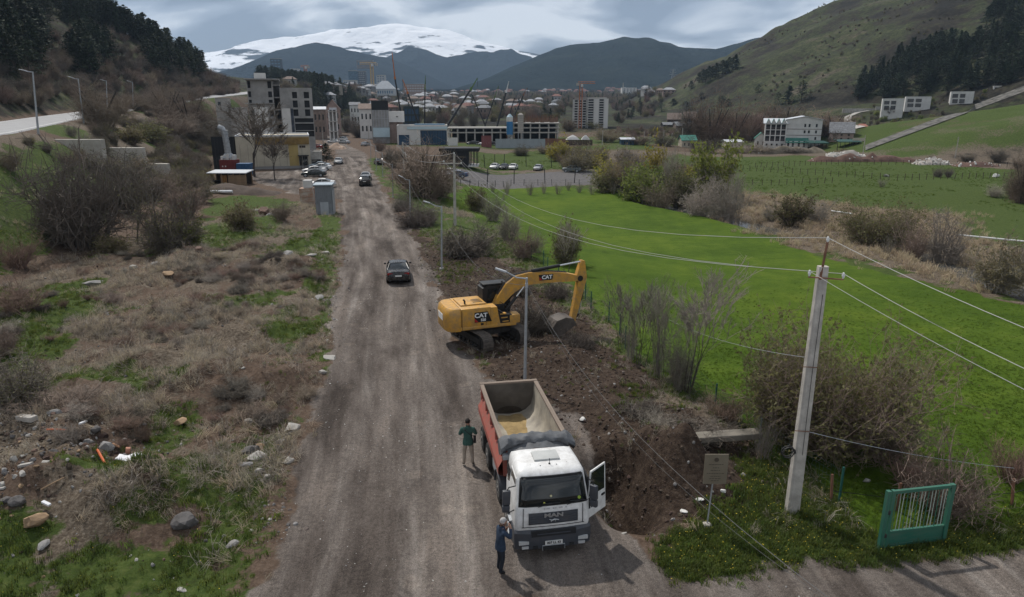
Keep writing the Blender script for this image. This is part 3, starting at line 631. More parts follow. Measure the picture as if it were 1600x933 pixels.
def gable(root, w_, d, h, rise, m, off=(0, 0, 0), axis='x', over=0.4, name='roof', gm=None, thick=0.15):
    ox, oy, oz = off; mb = MB(); zt = oz+h
    if axis == 'x':
        P = [(-d/2-over, -over*2*rise/d), (0, rise), (d/2+over, -over*2*rise/d)]
        top = [(ox+s*(w_/2+over), oy+d/2+a, zt+b+thick) for s in (-1, 1) for a, b in P]; bot = [(x, y, z-thick) for x, y, z in top]
    else:
        P = [(-w_/2-over, -over*2*rise/w_), (0, rise), (w_/2+over, -over*2*rise/w_)]
        top = [(ox+a, oy+d/2+s*(d/2+over), zt+b+thick) for s in (-1, 1) for a, b in P]; bot = [(x, y, z-thick) for x, y, z in top]
    mb.add(top+bot, [(0, 1, 4, 3), (1, 2, 5, 4), (6, 9, 10, 7), (7, 10, 11, 8), (0, 6, 7, 1), (1, 7, 8, 2), (3, 4, 10, 9), (4, 5, 11, 10), (0, 3, 9, 6), (2, 8, 11, 5)])
    r = mb.build(name, m, root)
    if gm:
        for s in (-1, 1):
            g = MB()
            if axis == 'x': q = [(ox+s*w_/2, oy, zt), (ox+s*w_/2, oy+d, zt), (ox+s*w_/2, oy+d/2, zt+rise)]
            else: q = [(ox-w_/2, oy+d/2+s*d/2, zt), (ox+w_/2, oy+d/2+s*d/2, zt), (ox, oy+d/2+s*d/2, zt+rise)]
            g.add(q, [(0, 1, 2)]); g.build('gable_wall', gm, root)
    return r
def hip(root, w_, d, h, rise, m, off=(0, 0, 0), over=0.5, ridge=0.35):
    ox, oy, oz = off; z = oz+h; a, b = w_/2+over, d/2+over; r_ = w_/2*ridge; cy = oy+d/2; mb = MB()
    v = [(ox-a, cy-b, z), (ox+a, cy-b, z), (ox+a, cy+b, z), (ox-a, cy+b, z), (ox-r_, cy, z+rise), (ox+r_, cy, z+rise)]
    mb.add(v, [(0, 1, 5, 4), (1, 2, 5), (2, 3, 4, 5), (3, 0, 4), (3, 2, 1, 0)]); return mb.build('roof', m, root)
def site(px0, px1, pytop, Y, zb=None):
    """x centre, width, base height and height of something seen between two pixel columns at distance Y"""
    pm = (px0+px1)/2; a = at(px0, pytop, Y); b = at(px1, pytop, Y); xc = (a.x+b.x)/2
    z = gz(xc, Y) if zb is None else zb
    return xc, b.x-a.x, z, a.z-z
plaster_w = mat('white_plaster', (0.56, 0.55, 0.53), 0.9, 0.10, 0.5, bump=0.05)
plaster_c = mat('cream_plaster', (0.42, 0.38, 0.30), 0.9, 0.14, 0.5, bump=0.05)
raw_conc = mat('raw_concrete', (0.265, 0.26, 0.255), 0.95, 0.24, 0.35, bump=0.2, bscale=4, col2=(0.34, 0.335, 0.325))
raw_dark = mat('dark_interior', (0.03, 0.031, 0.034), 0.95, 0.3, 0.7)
tuff = mat('pink_tuff', (0.30, 0.225, 0.195), 0.95, 0.15, 0.8, bump=0.1)
brown_b = mat('brown_brick', (0.20, 0.155, 0.13), 0.95, 0.2, 1.0, bump=0.2)
green_r = mat('green_metal_roof', (0.035, 0.16, 0.125), 0.55, 0.2, 0.8)
white_r = mat('pale_metal_roof', (0.50, 0.52, 0.55), 0.5, 0.14, 0.7)
grey_r = mat('grey_slate_roof', (0.16, 0.165, 0.175), 0.85, 0.35, 1.5)
red_r = mat('red_tile_roof', (0.27, 0.115, 0.085), 0.85, 0.2, 1.2)
black_c = mat('black_cladding', (0.016, 0.017, 0.019), 0.7, 0.3, 0.9)
blue_p = mat('dark_blue_panel', (0.018, 0.05, 0.095), 0.4, 0.35, 0.5)
lblue_p = mat('pale_blue_panel', (0.42, 0.53, 0.58), 0.6, 0.12, 0.5)
yellow_b = mat('ochre_band', (0.19, 0.125, 0.045), 0.85, 0.35, 0.6)
wood = mat('weathered_wood', (0.24, 0.165, 0.10), 0.9, 0.3, 2.5, bump=0.2)
dwood = mat('dark_timber', (0.065, 0.045, 0.036), 0.9, 0.3, 2)
steel_o = mat('orange_crane_paint', (0.40, 0.13, 0.035), 0.6, 0.15, 1)
steel_k = mat('black_boom_paint', (0.018, 0.02, 0.023), 0.5, 0.2, 1)
steel_g = mat('green_boom_paint', (0.09, 0.16, 0.05), 0.5, 0.2, 1)
steel_w = mat('white_boom_paint', (0.55, 0.56, 0.57), 0.5, 0.1, 1)
rust = mat('rusty_steel', (0.17, 0.085, 0.055), 0.9, 0.35, 2.0, bump=0.2)
# unfinished grey block above the road
def grey_block():
    Y = 188; x0 = at(388, 150, Y).x; x1 = at(437, 150, Y).x; x2 = at(488, 150, Y).x
    z = -0.3
    t_ = thing('unfinished_building', 'bare grey concrete building shell with empty windows behind the warehouse', 'building', ((x0+x2)/2, Y, z))
    o = (x0+x2)/2; H1 = at(400, 125, Y).z-z; H2 = at(460, 137, Y).z-z; w1 = x1-x0-1.6; w2 = x2-x1
    def row(W, cols, pys, HH):
        out = []
        for a, b in cols:
            for p, q in pys:
                out.append((W*a, W*b, at(400, q, Y).z-z, at(400, p, Y).z-z))
        return out
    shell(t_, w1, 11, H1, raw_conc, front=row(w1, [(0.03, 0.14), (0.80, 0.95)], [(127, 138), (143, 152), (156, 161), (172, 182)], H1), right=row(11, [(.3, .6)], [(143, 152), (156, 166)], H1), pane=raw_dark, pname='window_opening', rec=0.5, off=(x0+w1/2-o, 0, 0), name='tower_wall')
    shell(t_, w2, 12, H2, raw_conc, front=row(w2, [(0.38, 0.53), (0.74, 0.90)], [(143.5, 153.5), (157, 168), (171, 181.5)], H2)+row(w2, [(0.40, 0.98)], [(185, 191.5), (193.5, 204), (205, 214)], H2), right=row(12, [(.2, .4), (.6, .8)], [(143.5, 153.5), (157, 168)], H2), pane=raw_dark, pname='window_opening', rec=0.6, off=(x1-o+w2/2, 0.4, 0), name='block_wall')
    sh = MB()
    for k in range(7): sh.box((x1-o-0.8, 4, k*3.1+0.15), (1.62, 7, 0.3))
    sh.box((x1-o-0.8, 7.8, H1/2), (1.62, 0.5, H1)); sh.build('stair_shaft', CONCD, t_)
    rs = MB(); rs.box((x0-o+w1/2+0.6, 5, H1+0.14), (w1+2.2, 12.6, 0.28)); rs.build('roof_slab', raw_conc, t_)
    rb = MB(); rb.box((x0-o+w1*0.5, 5, H1+1.05), (2.9, 3, 1.55)); rb.build('roof_box', plaster_w, t_)
    mb = MB(); mb.box((x0-o+w1*0.45, -0.12, 8.1), (w1*0.55, 0.16, 10.2)); mb.build('plaster_patch', plaster_w, t_)
    mb = MB(); mb.box((x1-o+w2*0.155, 0.28, 8.6), (w2*0.26, 0.2, 8.6)); mb.build('plaster_patch', plaster_w, t_)
    mb = MB(); mb.box((x1-o+w2*0.335, 0.29, 8.6), (w2*0.08, 0.18, 8.5)); mb.build('dark_strip', mat('tarred_strip', (0.06, 0.07, 0.09), 0.9, 0.6, 0.8), t_)
    mb = MB(); mb.box((x0-o+w1*0.45, -0.35, at(400, 161.5, Y).z-z), (w1*1.15, 0.7, 0.2)); mb.build('ledge', raw_conc, t_)
grey_block()
def warehouse():
    Y = 152; xc, w_, z, H = site(368, 483, 213, Y, 0.0)
    t_ = thing('warehouse', 'cream warehouse with an ochre band along its top behind the bare trees', 'building', (xc, Y, z))
    shell(t_, w_, 15, H, plaster_c, front=[(w_*0.84, w_*0.955, 0.15, 2.6), (w_*.855, w_*.94, 4.4, 4.9)], right=[(3, 7, 0.2, 3), (10, 13, 0.2, 3)], off=(0, 0, 0), parapet=0.25, roof_m=white_r, pname='window')
    b = MB(); b.box((w_*0.13, -0.16, H-1.0), (w_*0.73, 0.3, 1.5)); b.build('fascia_band', yellow_b, t_)
    for k in range(9): piece('wall_seam', mat('seam_grey', (0.28, 0.26, 0.22), 0.9), t_, (-w_/2+w_*(k+0.5)/9.6, -0.025, (H-1.8)/2), (0.10, 0.05, H-1.8))
    piece('plinth', CONCD, t_, (0, -0.05, 0.3), (w_+0.1, 0.12, 0.6)); piece('side_panel', mat('tan_panel', (0.33, 0.25, 0.10), .9, .2, .7), t_, (w_*0.27, -0.03, 2.9), (w_*0.13, 0.07, 5.0))
    for k in range(3): piece('canopy_post', BLACKPL, t_, (w_*(0.36+0.05*k), -1.3, 1.35), (0.1, 0.1, 2.7))
    piece('canopy', BLACKPL, t_, (w_*0.4, -0.75, 2.8), (w_*0.15, 1.5, 0.16))
    # low annexe by the parked cars
    xa, wa, za, Ha = site(484, 502, 238, Y+4, 0.0)
    t2 = thing('gatehouse', 'low grey annexe standing between the warehouse and the dark conifer', 'building', (xa, Y+4, 0))
    shell(t2, wa, 6, Ha, CONC, front=[(wa*.1, wa*.9, .1, 1.8)], off=(0, 0, 0), parapet=0.2)
warehouse()
def small_left():
    # dark screen wall, containers, flue, lean-to
    Y = 150; a = at(326, 215, Y); b = at(366, 215, Y)
    t_ = thing('screen_wall', 'black sheet screen wall left of the cream warehouse', 'wall', ((a.x+b.x)/2, Y+1, gz((a.x+b.x)/2, Y)-0.3))
    n = 8; W = b.x-a.x
    for k in range(n): piece('sheet', black_c, t_, (-W/2+W*(k+0.5)/n, 0.02*(k % 2), 3.6), (W/n-0.03, 0.08, 7.2))
    xc, w_, z, H = site(342, 367, 250, 140); z = gz(xc, 140)
    t_ = thing('shipping_container', 'dark red container with white goods stacked on top below the flue', 'container', (xc, 140, z)); H = max(2.4, at(350, 250, 140).z-z)
    red = mat('container_red', (0.15, 0.03, 0.028), 0.6, 0.25, 1); c = MB(); c.box((0, 1.2, H/2), (w_, 2.4, H), ch=0.04); c.build('body', red, t_)
    for k in range(10): piece('rib', red, t_, (-w_/2+w_*(k+0.5)/10, -0.03, H/2), (w_/22, 0.06, H-0.3))
    d = piece('door_panel', plaster_w, t_, (-w_*0.3, -0.07, H*0.55), (0.25, 0.02, 0.25)); piece('door_panel', plaster_w, t_, (-w_*0.12, -0.07, H*0.55), (0.25, 0.02, 0.25))
    for k in range(5): piece('white_box', plaster_w, t_, (-w_*0.36+k*w_*0.18, 1.0+0.2*(k % 2), H+0.35+0.12*(k % 3)), (w_*0.15, 1.2, 0.7+0.24*(k % 3)))
    fx, fw, fz, _ = site(346.5, 355.5, 240, 140.5)
    t_ = thing('exhaust_flue', 'tall silver flue bending over at its top above the red container', 'flue', (fx, 141.5, z+H))
    ht = at(350, 199, 140).z-z-H; f = MB(); pts = [(0.3, 0, 1.0), (0.2, 0, ht*0.5), (0.0, 0, ht*0.84), (-0.35, 0, ht*0.95), (-1.1, 0, ht)]
    f.tube(pts, [0.62, 0.58, 0.56, 0.56, 0.56], 14); f.build('pipe', mat('silver_duct', (0.36, 0.375, 0.39), 0.45, 0.25, 2, metal=0.3), t_, True)
    f = MB(); f.loft([[Vector((0.3+r_*math.cos(q*math.pi/2+.785), r_*math.sin(q*math.pi/2+.785), zz)) for q in range(4)] for zz, r_ in ((0.35, 1.5), (1.2, 0.75))]); f.build('hood', GALV, t_)
    for k in range(7): 
        r_ = MB(); r_.wheel((0.28-0.03*k, 0, 1.5+k*ht*0.11), (0, 0, 1), 0.66, 0.1, 14); r_.build('collar', GALV, t_)
    xc, w_, _, _ = site(367, 388, 256, 138); z = gz(xc, 138); H = max(1.6, at(375, 256, 138).z-z)
    t_ = thing('shipping_container', 'small blue container beside the red one', 'container', (xc, 138.5, z)); bl = mat('container_blue', (0.03, 0.09, 0.19), 0.6, 0.2, 1)
    c = MB(); c.box((0, 1.1, H/2), (w_, 2.2, H), ch=0.04); c.build('body', bl, t_)
    for k in range(8): piece('rib', bl, t_, (-w_/2+w_*(k+0.5)/8, -0.03, H/2), (w_/18, 0.06, H-0.25))
    p = on(352, 290); Y = p.y; xc, w_, z, H = site(323, 385, 269, Y, p.z)
    t_ = thing('lean_to_shed', 'open plank lean-to with a flat sheet roof on the earth bank', 'shed', (xc, Y, z-0.1))
    piece('roof', white_r, t_, (0, 1.6, H+0.05), (w_, 3.8, 0.14), rx=0.06)
    for sx in (-0.46, -0.15, 0.15, 0.46):
        for yy in (0.15, 3.0): piece('post', wood, t_, (w_*sx, yy, H/2), (0.16, 0.16, H))
    for k in range(7): piece('plank', wood, t_, (w_*0.24, 0.02, 0.18+k*(H*0.8/7)), (w_*0.44, 0.08, H*0.8/7-0.03))
    for k in range(4): piece('leaning_board', mat('orange_board', (0.30, 0.16, 0.06), .9, .2, 2), t_, (-w_*0.17+k*0.28, 0.3, H*0.4), (0.2, 0.06, H*0.8))
    piece('back_wall', dwood, t_, (0, 3.2, H/2), (w_*0.92, 0.1, H))
    for k in range(3):
        b = MB(); b.wheel((-w_*0.38+k*0.55, 0.8, 0.5), (0, 1, 0), 0.5, 0.3, 16, inner=0.25); b.build('stored_tyre', RUBBER, t_)
    # small grey houses under the cut bank
    for pa, pb, top, Y, nm, lb in ((336, 359, 154, 235, 'concrete_house', 'plain pale grey cube house below the rock cut'), (359, 378, 169, 232, 'garden_wall', 'low grey block wall joining the cube house to the bare building')):
        xc, w_, z, H = site(pa, pb, top, Y)
        z -= 3; H += 3
        t_ = thing(nm, lb, 'house' if nm != 'garden_wall' else 'wall', (xc, Y, z)); shell(t_, w_, 5, H, CONC, front=[(w_*0.15, w_*0.35, H-2.2, H-1.0)] if nm != 'garden_wall' else [])
        piece('coping', CONC, t_, (0, 2.5, H+0.1), (w_+0.3, 5.3, 0.2))
    # stepped concrete walls on the bank
    for i, (pa, pb, top, bot, lb) in enumerate(((76, 156, 218, 236, 'upper long stepped concrete retaining wall below the highway'), (158, 221, 231, 254, 'middle stepped concrete retaining wall on the brushy bank'), (232, 260, 256, 274, 'lowest and shortest concrete wall block in the brush'))):
        p = hit((pa+pb)/2, bot); Y = p.y; a = at(pa, top, Y); b = at(pb, top, Y)
        t_ = MB(); w_ = b.x-a.x; hh = a.z-p.z+1.5; t_.box((0, 0.6, hh/2), (w_, 1.2, hh), ch=0.05)
        o = t_.build('retaining_wall', mat('pale_concrete', (0.40, 0.375, 0.33), 0.95, 0.18, 0.7, bump=0.1)); o.location = ((a.x+b.x)/2, Y, p.z-1.5); tag(o, lb, 'wall', 'stepped walls on the bank')
    # cabin and rusty tank by the road
    p = on(502, 336); xc, w_, z, H = site(487, 517, 290, p.y, p.z); gm = mat('cabin_sheet', (0.20, 0.215, 0.23), 0.55, 0.15, 2)
    t_ = thing('metal_cabin', 'narrow grey metal cabin with a flat roof standing by the road', 'cabin', (xc, p.y+0.6, z-0.05), R(8))
    b = MB(); b.box((0, 1.2, H/2), (w_*0.86, 2.4, H)); b.build('body', gm, t_)
    for k in range(9): piece('sheet_rib', gm, t_, (-w_*0.40+k*w_*0.1, -0.03, H*0.66), (0.07, 0.07, H*0.6))
    piece('roof', mat('cabin_roof', (0.34, 0.40, 0.45), .5, .12, 2), t_, (0, 1.2, H+0.06), (w_*0.98, 2.9, 0.12)); piece('door', mat('cabin_door', (0.33, 0.36, 0.38), .6, .1, 2), t_, (0.05, -0.05, H*0.22), (w_*0.42, 0.1, H*0.44))
    piece('side_frame', GALV, t_, (w_*0.47, 1.0, H*0.42), (0.1, 1.9, H*0.84))
    p = on(477, 320); xc, w_, z, H = site(467, 488, 294, p.y, p.z)
    rw = mat('rusty_white_tank', (0.50, 0.47, 0.42), 0.8, 0.1, 0.9, col2=(0.28, 0.12, 0.05), detail=6)
    t_ = thing('storage_tank', 'white tank box streaked with rust beside the grey cabin', 'tank', (xc, p.y, z-0.05), R(6)); b = MB(); b.box((0, 0.9, H/2), (w_, 1.8, H), ch=0.08); b.build('body', rw, t_)
    for k in range(3): piece('band', rw, t_, (0, -0.02, H*(0.2+0.3*k)), (w_+0.05, 0.07, 0.08))
    b = MB(); b.box((w_*0.1, 0.9, H+0.55), (w_*0.62, 1.2, 1.05), ch=0.1); b.build('top_box', plaster_w, t_)
small_left()
def mid_town():
    # behind the warehouse along the upper road
    for pa, pb, top, Y, nm, lb, wm, rm, rise, d in (
        (488, 508, 171, 300, 'brick_house', 'brown house with a pale flat roof right of the bare concrete building', brown_b, white_r, 1.0, 9),
        (508, 531, 170, 330, 'gabled_house', 'tan steep gabled house behind the small unfinished tower', tuff, tuff, 4.0, 10),
        (561, 582, 170, 300, 'long_house', 'low white house with a brown roof left of the black topped building', plaster_w, brown_b, 2.0, 10),
        (546, 562, 164, 420, 'white_house', 'white house with tall dark windows among the pines', plaster_w, grey_r, 1.5, 9)):
        xc, w_, z, H = site(pa, pb, top, Y)
        t_ = thing(nm, lb, 'house', (xc, Y, z-1)); shell(t_, w_, d, H+1, wm, front=grid_holes(w_, H+1, 3, 2, 0.4, 0.45, z0=0.2)); gable(t_, w_, d, H+1, rise, rm, gm=wm, axis='y' if nm == 'gabled_house' else 'x')
    xc, w_, z, H = site(512, 526, 170, 285)
    t_ = thing('unfinished_tower_house', 'narrow pale unfinished tower house with open floors above the winding road', 'building', (xc, 285, z-.5))
    for k in range(4): piece('floor_slab', CONC, t_, (0, 2.5, 0.2+k*H/3.2), (w_, 5, 0.35))
    for sx in (-0.42, 0, 0.42):
        for yy in (0.3, 4.6): piece('column', plaster_w, t_, (w_*sx, yy, H/2), (0.5, 0.4, H))
    piece('core_wall', CONCD, t_, (0, 4, H/2), (w_*0.8, 0.3, H)); piece('roof', white_r, t_, (0.2, 2.5, H+0.5), (w_*0.8, 5, 0.9))
    # building with the black top
    Y = 262; xc, w_, z, H = site(580, 607, 172, Y); z -= 0.3; H += 0.3
    t_ = thing('black_topped_building', 'grey panelled building crowned by a black box with a white overhang', 'building', (xc, Y, z))
    shell(t_, w_, 9, H, raw_conc); Hb = at(590, 157, Y).z-z
    b = MB(); b.box((0, 4.4, (H+Hb)/2), (w_*0.97, 8, Hb-H)); b.build('black_box', black_c, t_)
    for k in range(6): piece('mullion', GALV, t_, (-w_/2+w_*(k+0.5)/6, -0.06, H*0.62), (0.14, 0.12, H*0.74))
    for k in range(2): piece('transom', GALV, t_, (0, -0.05, H*(0.5+0.25*k)), (w_, 0.1, 0.12))
    piece('blue_panel', lblue_p, t_, (0.2, -0.35, at(590, 207, Y).z-z), (w_*0.97, 0.3, 3.4))
    b = MB(); wz0, wz1 = at(610, 191, Y).z-z, at(610, 174, Y).z-z; b.box((w_*0.5+2.85, 4, (wz0+wz1)/2), (5.7, 8, wz1-wz0)); b.build('overhang', plaster_w, t_)
    piece('small_window', GLASS, t_, (w_*0.5+3, -0.03, (wz0+wz1)/2), (0.6, 0.1, 0.3)); b = MB(); b.box((w_*0.5+2.6, 4.6, wz0/2), (5, 7, wz0-0.02)); b.build('ground_floor', tuff, t_)
    # blue and white hall
    Y = 250; xc, w_, z, H = site(620, 699, 197, Y)
    t_ = thing('showroom_hall', 'long low white hall with a dark blue glazed front', 'building', (xc, Y, z-0.2)); H += .2
    shell(t_, w_, 14, H, plaster_w, front=[(w_*0.46, w_*0.985, 0.1, H*0.78), (w_*0.03, w_*0.24, 0.1, H*0.55)], pane=blue_p, pname='glazing', parapet=0.3)
    for k in range(10): piece('glazing_bar', black_c, t_, (-w_/2+w_*(0.46+0.525*(k+0.5)/10), 0.06, H*0.4), (0.08, 0.1, H*0.72))
    piece('fascia', lblue_p, t_, (0.1*w_, -0.12, H*0.9), (w_*0.8, 0.2, 0.9)); piece('blue_roof_edge', mat('roof_blue', (.10, .2, .3), .5, .1, 1), t_, (0.15*w_, 3, H+0.5), (w_*0.6, 5, 0.35))
    # dark cube behind it
    xc, w_, z, H = site(630, 655, 166, 300); t_ = thing('dark_cube_building', 'dark teal glass cube building behind the blue hall', 'building', (xc, 300, z)); shell(t_, w_, 9, H, mat('teal_dark', (.02, .035, .042), .35, .25, .6), front=grid_holes(w_, H, 4, 4, 0.8, 0.75), pane=blue_p)
    # black pavilion by the parking lot
    p = on(712, 259.5); Y = p.y; xc, w_, z, H = site(688, 731, 236, Y, p.z); w2 = at(746, 236, Y).x-at(731, 236, Y).x
    t_ = thing('black_pavilion', 'black box pavilion with an open canopy beside the parking lot', 'pavilion', (xc, Y, z-0.3)); H += .3
    b = MB(); b.box((0, 3, H/2), (w_, 6, H)); b.build('body', black_c, t_)
    for k in range(12): piece('cladding_board', black_c, t_, (-w_/2+w_*(k+0.5)/12, -0.03, H*0.45), (w_/12-0.05, 0.08, H*0.86))
    piece('roof', black_c, t_, (w2/2, 3, H+0.25), (w_+w2+0.6, 6.6, 0.75))
    for k in range(3):
        for yy in (0.3, 5.6): piece('canopy_post', black_c, t_, (w_/2+w2*(k+1)/3-0.2, yy, H/2), (0.16, 0.16, H))
    piece('deck', plaster_w, t_, (w_/2+w2/2, 3, 0.25), (w2*1.1, 6, 0.3))
mid_town()
def construction_site():
    Y = 270
    def frame(pa, pb, pys, lb, nb, rebar=None):
        xc, w_, z, _ = site(pa, pb, pys[0], Y); zs = [at(800, p, Y).z for p in pys]; z = min(z, -1.0)
        t_ = thing('unfinished_concrete_building', lb, 'building', (xc, Y, z))
        for q in zs: piece('floor_slab', CONC, t_, (0, 7, q-z-0.2), (w_+0.6, 14, 0.45))
        top = zs[0]-z-0.425
        for k in range(nb+1):
            for yy in (0.45, 7, 13.4): piece('column', CONC, t_, (-w_/2+0.3+(w_-0.6)*k/nb, yy, top/2), (0.5, 0.5, top))
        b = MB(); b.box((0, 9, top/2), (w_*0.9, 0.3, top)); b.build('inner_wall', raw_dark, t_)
        if rebar:
            zr = at(800, rebar, Y).z-z; zt = zs[0]-z
            for k in range(26): piece('rebar_cage', rust, t_, (-w_/2+w_*(k+0.5)/26, 1+3*(k % 4), (zt+zr)/2+0.1), (0.22, 0.22, (zr-zt)*(0.75+0.25*((k*7) % 5)/4)))
            for k in range(10): piece('formwork_panel', mat('formwork', (.14, .09, .065), .9, .3, 1), t_, (-w_/2+w_*(k+0.5)/10, 2+6*(k % 2), zt+(zr-zt)*0.34), (w_/11, 0.15, (zr-zt)*0.62))
        return t_
    frame(700, 797, (199.5, 206.5), 'low grey concrete frame with open bays behind the red hoarding', 7)
    frame(799, 873, (192, 199, 206.5), 'taller concrete frame topped with brown rebar and formwork', 5, 180)
    for pa, pb, top, bot, lb, m1, nm in ((791.5, 801.5, 178, 209, 'blue and white cylindrical cement silo in front of the concrete frame', None, 'cement_silo'), (809, 818, 178, 206, 'beige square hoist tower right of the blue silo', mat('beige_sheet', (.36, .33, .30), .8, .15, .8), 'hoist_tower')):
        Yc = 262; xc, w_, z, H = site(pa, pb, top, Yc); zb = at(800, bot, Yc).z-z
        t_ = thing(nm, lb, 'silo' if m1 is None else 'tower', (xc, Yc, z-0.3))
        if m1 is None:
            r_ = w_/2; b = MB(); b.wheel((0, 0, zb+(H-zb)*0.33), (0, 0, 1), r_, (H-zb)*0.66, 18, inner=0.01); b.build('lower_drum', mat('silo_blue', (.035, .16, .34), .5, .1, 1), t_, True)
            b = MB(); b.wheel((0, 0, zb+(H-zb)*0.77), (0, 0, 1), r_*1.005, (H-zb)*0.22, 18, inner=0.01); b.build('upper_drum', plaster_w, t_, True)
            b = MB(); b.loft([[Vector((q*math.cos(a*math.pi/9), q*math.sin(a*math.pi/9), zz)) for a in range(18)] for zz, q in ((zb+(H-zb)*.882, r_), (H+.3, r_*.25))]); b.build('top_cone', lblue_p, t_)
            b = MB(); b.loft([[Vector((q*math.cos(a*math.pi/9), q*math.sin(a*math.pi/9), zz)) for a in range(18)] for zz, q in ((zb-1.4, .2), (zb-.003, r_))]); b.build('hopper', GALV, t_)
            for q in range(4): piece('leg', GALV, t_, (r_*.8*math.cos(q*1.57+.78), r_*.8*math.sin(q*1.57+.78), zb/2), (.16, .16, zb))
        else:
            b = MB(); b.box((0, 0, (H+zb)/2), (w_, w_, H-zb)); b.build('body', m1, t_)
            for k in range(8): piece('panel_joint', CONCD, t_, (0, -w_/2-.02, zb+(H-zb)*(k+.5)/8), (w_, .05, .1))
            for sx in (-1, 1):
                for sy in (-1, 1): piece('leg', GALV, t_, (sx*w_*.4, sy*w_*.4, zb/2), (.2, .2, zb))
            b = MB(); b.loft([[Vector((sx*q, sy*q, zz)) for sx, sy in ((-1, -1), (1, -1), (1, 1), (-1, 1))] for zz, q in ((H, w_/2), (H+.6, w_*.15))]); b.build('cap', m1, t_)
    # hoarding sheets
    for pa, pb, top, bot, m_, lb in ((752, 768, 212, 222, mat('hoarding_red', (.17, .06, .06), .8, .2, .6), 'dark red site hoarding in front of the low concrete frame'), (774, 852, 217, 225, mat('hoarding_grey', (.26, .29, .31), .7, .12, .6), 'long grey sheet hoarding in front of the taller frame'), (700, 715, 215, 223, plaster_w, 'white site hoarding beside the blue hall')):
        Yc = 246; xc, w_, z, H = site(pa, pb, top, Yc); t_ = thing('site_hoarding', lb, 'fence', (xc, Yc, z-.2)); n = max(4, int(w_/2.2))
        for k in range(n): piece('sheet', m_, t_, (-w_/2+w_*(k+.5)/n, .03*(k % 2), max(H, 1.8)/2+.1), (w_/n-.02, .06, max(H, 1.8)+.2))
    # boat-shaped white skip and tents
    xc, w_, z, H = site(820, 840, 210, 250); b = MB(); h2 = 2.3
    b.loft([[Vector((x, y, zz)) for x, y in ((-a, -1.3), (a, -1.3), (a, 1.3), (-a, 1.3))] for zz, a in ((.3, w_*.38), (h2, w_*.5))]); o = b.build('steel_skip', plaster_w); o.location = (xc, 250, z-.3); tag(o, 'white boat shaped steel skip at the edge of the building site', 'skip')
    for pa, pb, lb in ((884, 906, 'larger white tent roof by the dark fence at the building site'), (908, 922, 'smaller white tent roof right of the larger one')):
        Yc = 262; xc, w_, z, H = site(pa, pb, 211, Yc); t_ = thing('market_tent', lb, 'tent', (xc, Yc, z-.2))
        b = MB(); b.loft([[Vector((a*q, c*q, zz)) for a, c in ((-w_/2, -w_/3), (w_/2, -w_/3), (w_/2, w_/3), (-w_/2, w_/3))] for zz, q in ((H*.45+.2, 1), (H*.75+.2, .62), (H+.2, .1))]); b.build('canopy', plaster_w, t_)
        for sx in (-.45, .45):
            for sy in (-.3, .3): piece('post', GALV, t_, (w_*sx, w_*sy, H*.25+.1), (.12, .12, H*.5+.2))
    a = at(770, 224, 252); 
    for pa, pb, top, lb in ((850, 884, 216, 'rust brown slatted fence left of the white tents'), (884, 926, 218, 'dark brown slatted fence below the white tents')):
        xc, w_, z, H = site(pa, pb, top, 256); t_ = thing('slat_fence', lb, 'fence', (xc, 256, z-.1)); n = 16
        for k in range(n): piece('slat', dwood if pa > 860 else rust, t_, (-w_/2+w_*(k+.5)/n, 0, max(1.2, H)/2), (w_/n*.9, .08, max(1.2, H)))
construction_site()
def crane(base, top, tip, Y, m2, lb, wid=0.75):
    """mobile crane: raised telescopic boom on its carrier"""
    B = at(*base, Y); T = at(*top, Y); E = at(*tip, Y) if tip else None
    z = gz(B.x, Y+2); t_ = thing('mobile_crane', lb, 'crane', (B.x, Y, z)); O = Vector((B.x, Y, z))
    d = (T-B).normalized(); root = B-O
    if root.z > 2.5: root = root-d*((root.z-2.5)/max(.2, d.z))
    b = MB(); b.tube([root, root+(T-O-root)*.5], wid/2, 6); b.build('boom_base', steel_k, t_)
    b = MB(); b.tube([root+(T-O-root)*.5, T-O], wid/2*.8, 6); b.build('boom_section', steel_k, t_)
    if E is not None:
        b = MB(); b.tube([T-O, E-O], [wid*.32, wid*.2], 5); b.build('boom_tip', m2, t_); b = MB(); b.box(T-O, (wid*.95, wid*.95, wid*1.3)); b.build('boom_collar', m2, t_)
        b = MB(); b.tube([E-O, (E-O)+Vector((0.05, 0, -3.5))], .06, 4); b.build('hoist_rope', WIREB, t_)
    rb = Vector((root.x, 0, 0)); c = MB(); c.box(rb+Vector((0, 1, 1.2)), (2.6, 9, 0.9), ch=.1); c.build('carrier', m2, t_); c = MB(); c.box(rb+Vector((0, -2.6, 2.3)), (2.5, 1.9, 1.3), ch=.2); c.build('cab', m2, t_)
    for sx in (-1.1, 1.1):
        for yy in (-2.2, .6, 2.4, 4.2): c = MB(); c.wheel(rb+Vector((sx, yy, .6)), (1, 0, 0), .6, .4, 14); c.build('wheel', RUBBER, t_)
    return t_
crane((625.5, 172), (617, 122), (612.5, 82), 292, steel_o, 'tall mobile crane with a slender orange upper boom behind the black topped building')
crane((655, 196), (637, 145), (629, 124), 286, steel_o, 'mobile crane leaning left with an orange tip behind the blue hall')
crane((663.5, 197), (664, 138), (664.5, 118), 300, steel_g, 'upright mobile crane with a dark green tip behind the blue hall', .6)
crane((700, 195), (736, 139), (746, 122), 282, steel_g, 'mobile crane with a heavy black boom leaning far right and a green tip', .95)
crane((757, 193), (738, 149), None, 300, steel_k, 'thin mobile crane boom leaning left over the low frame', .5)
crane((760, 190), (773, 152), (779, 134), 296, steel_g, 'mobile crane with a light green upper boom leaning right', .5)
crane((777, 196), (791, 143), (795, 127), 284, steel_w, 'mobile crane with a black boom and white tip left of the silo', .75)
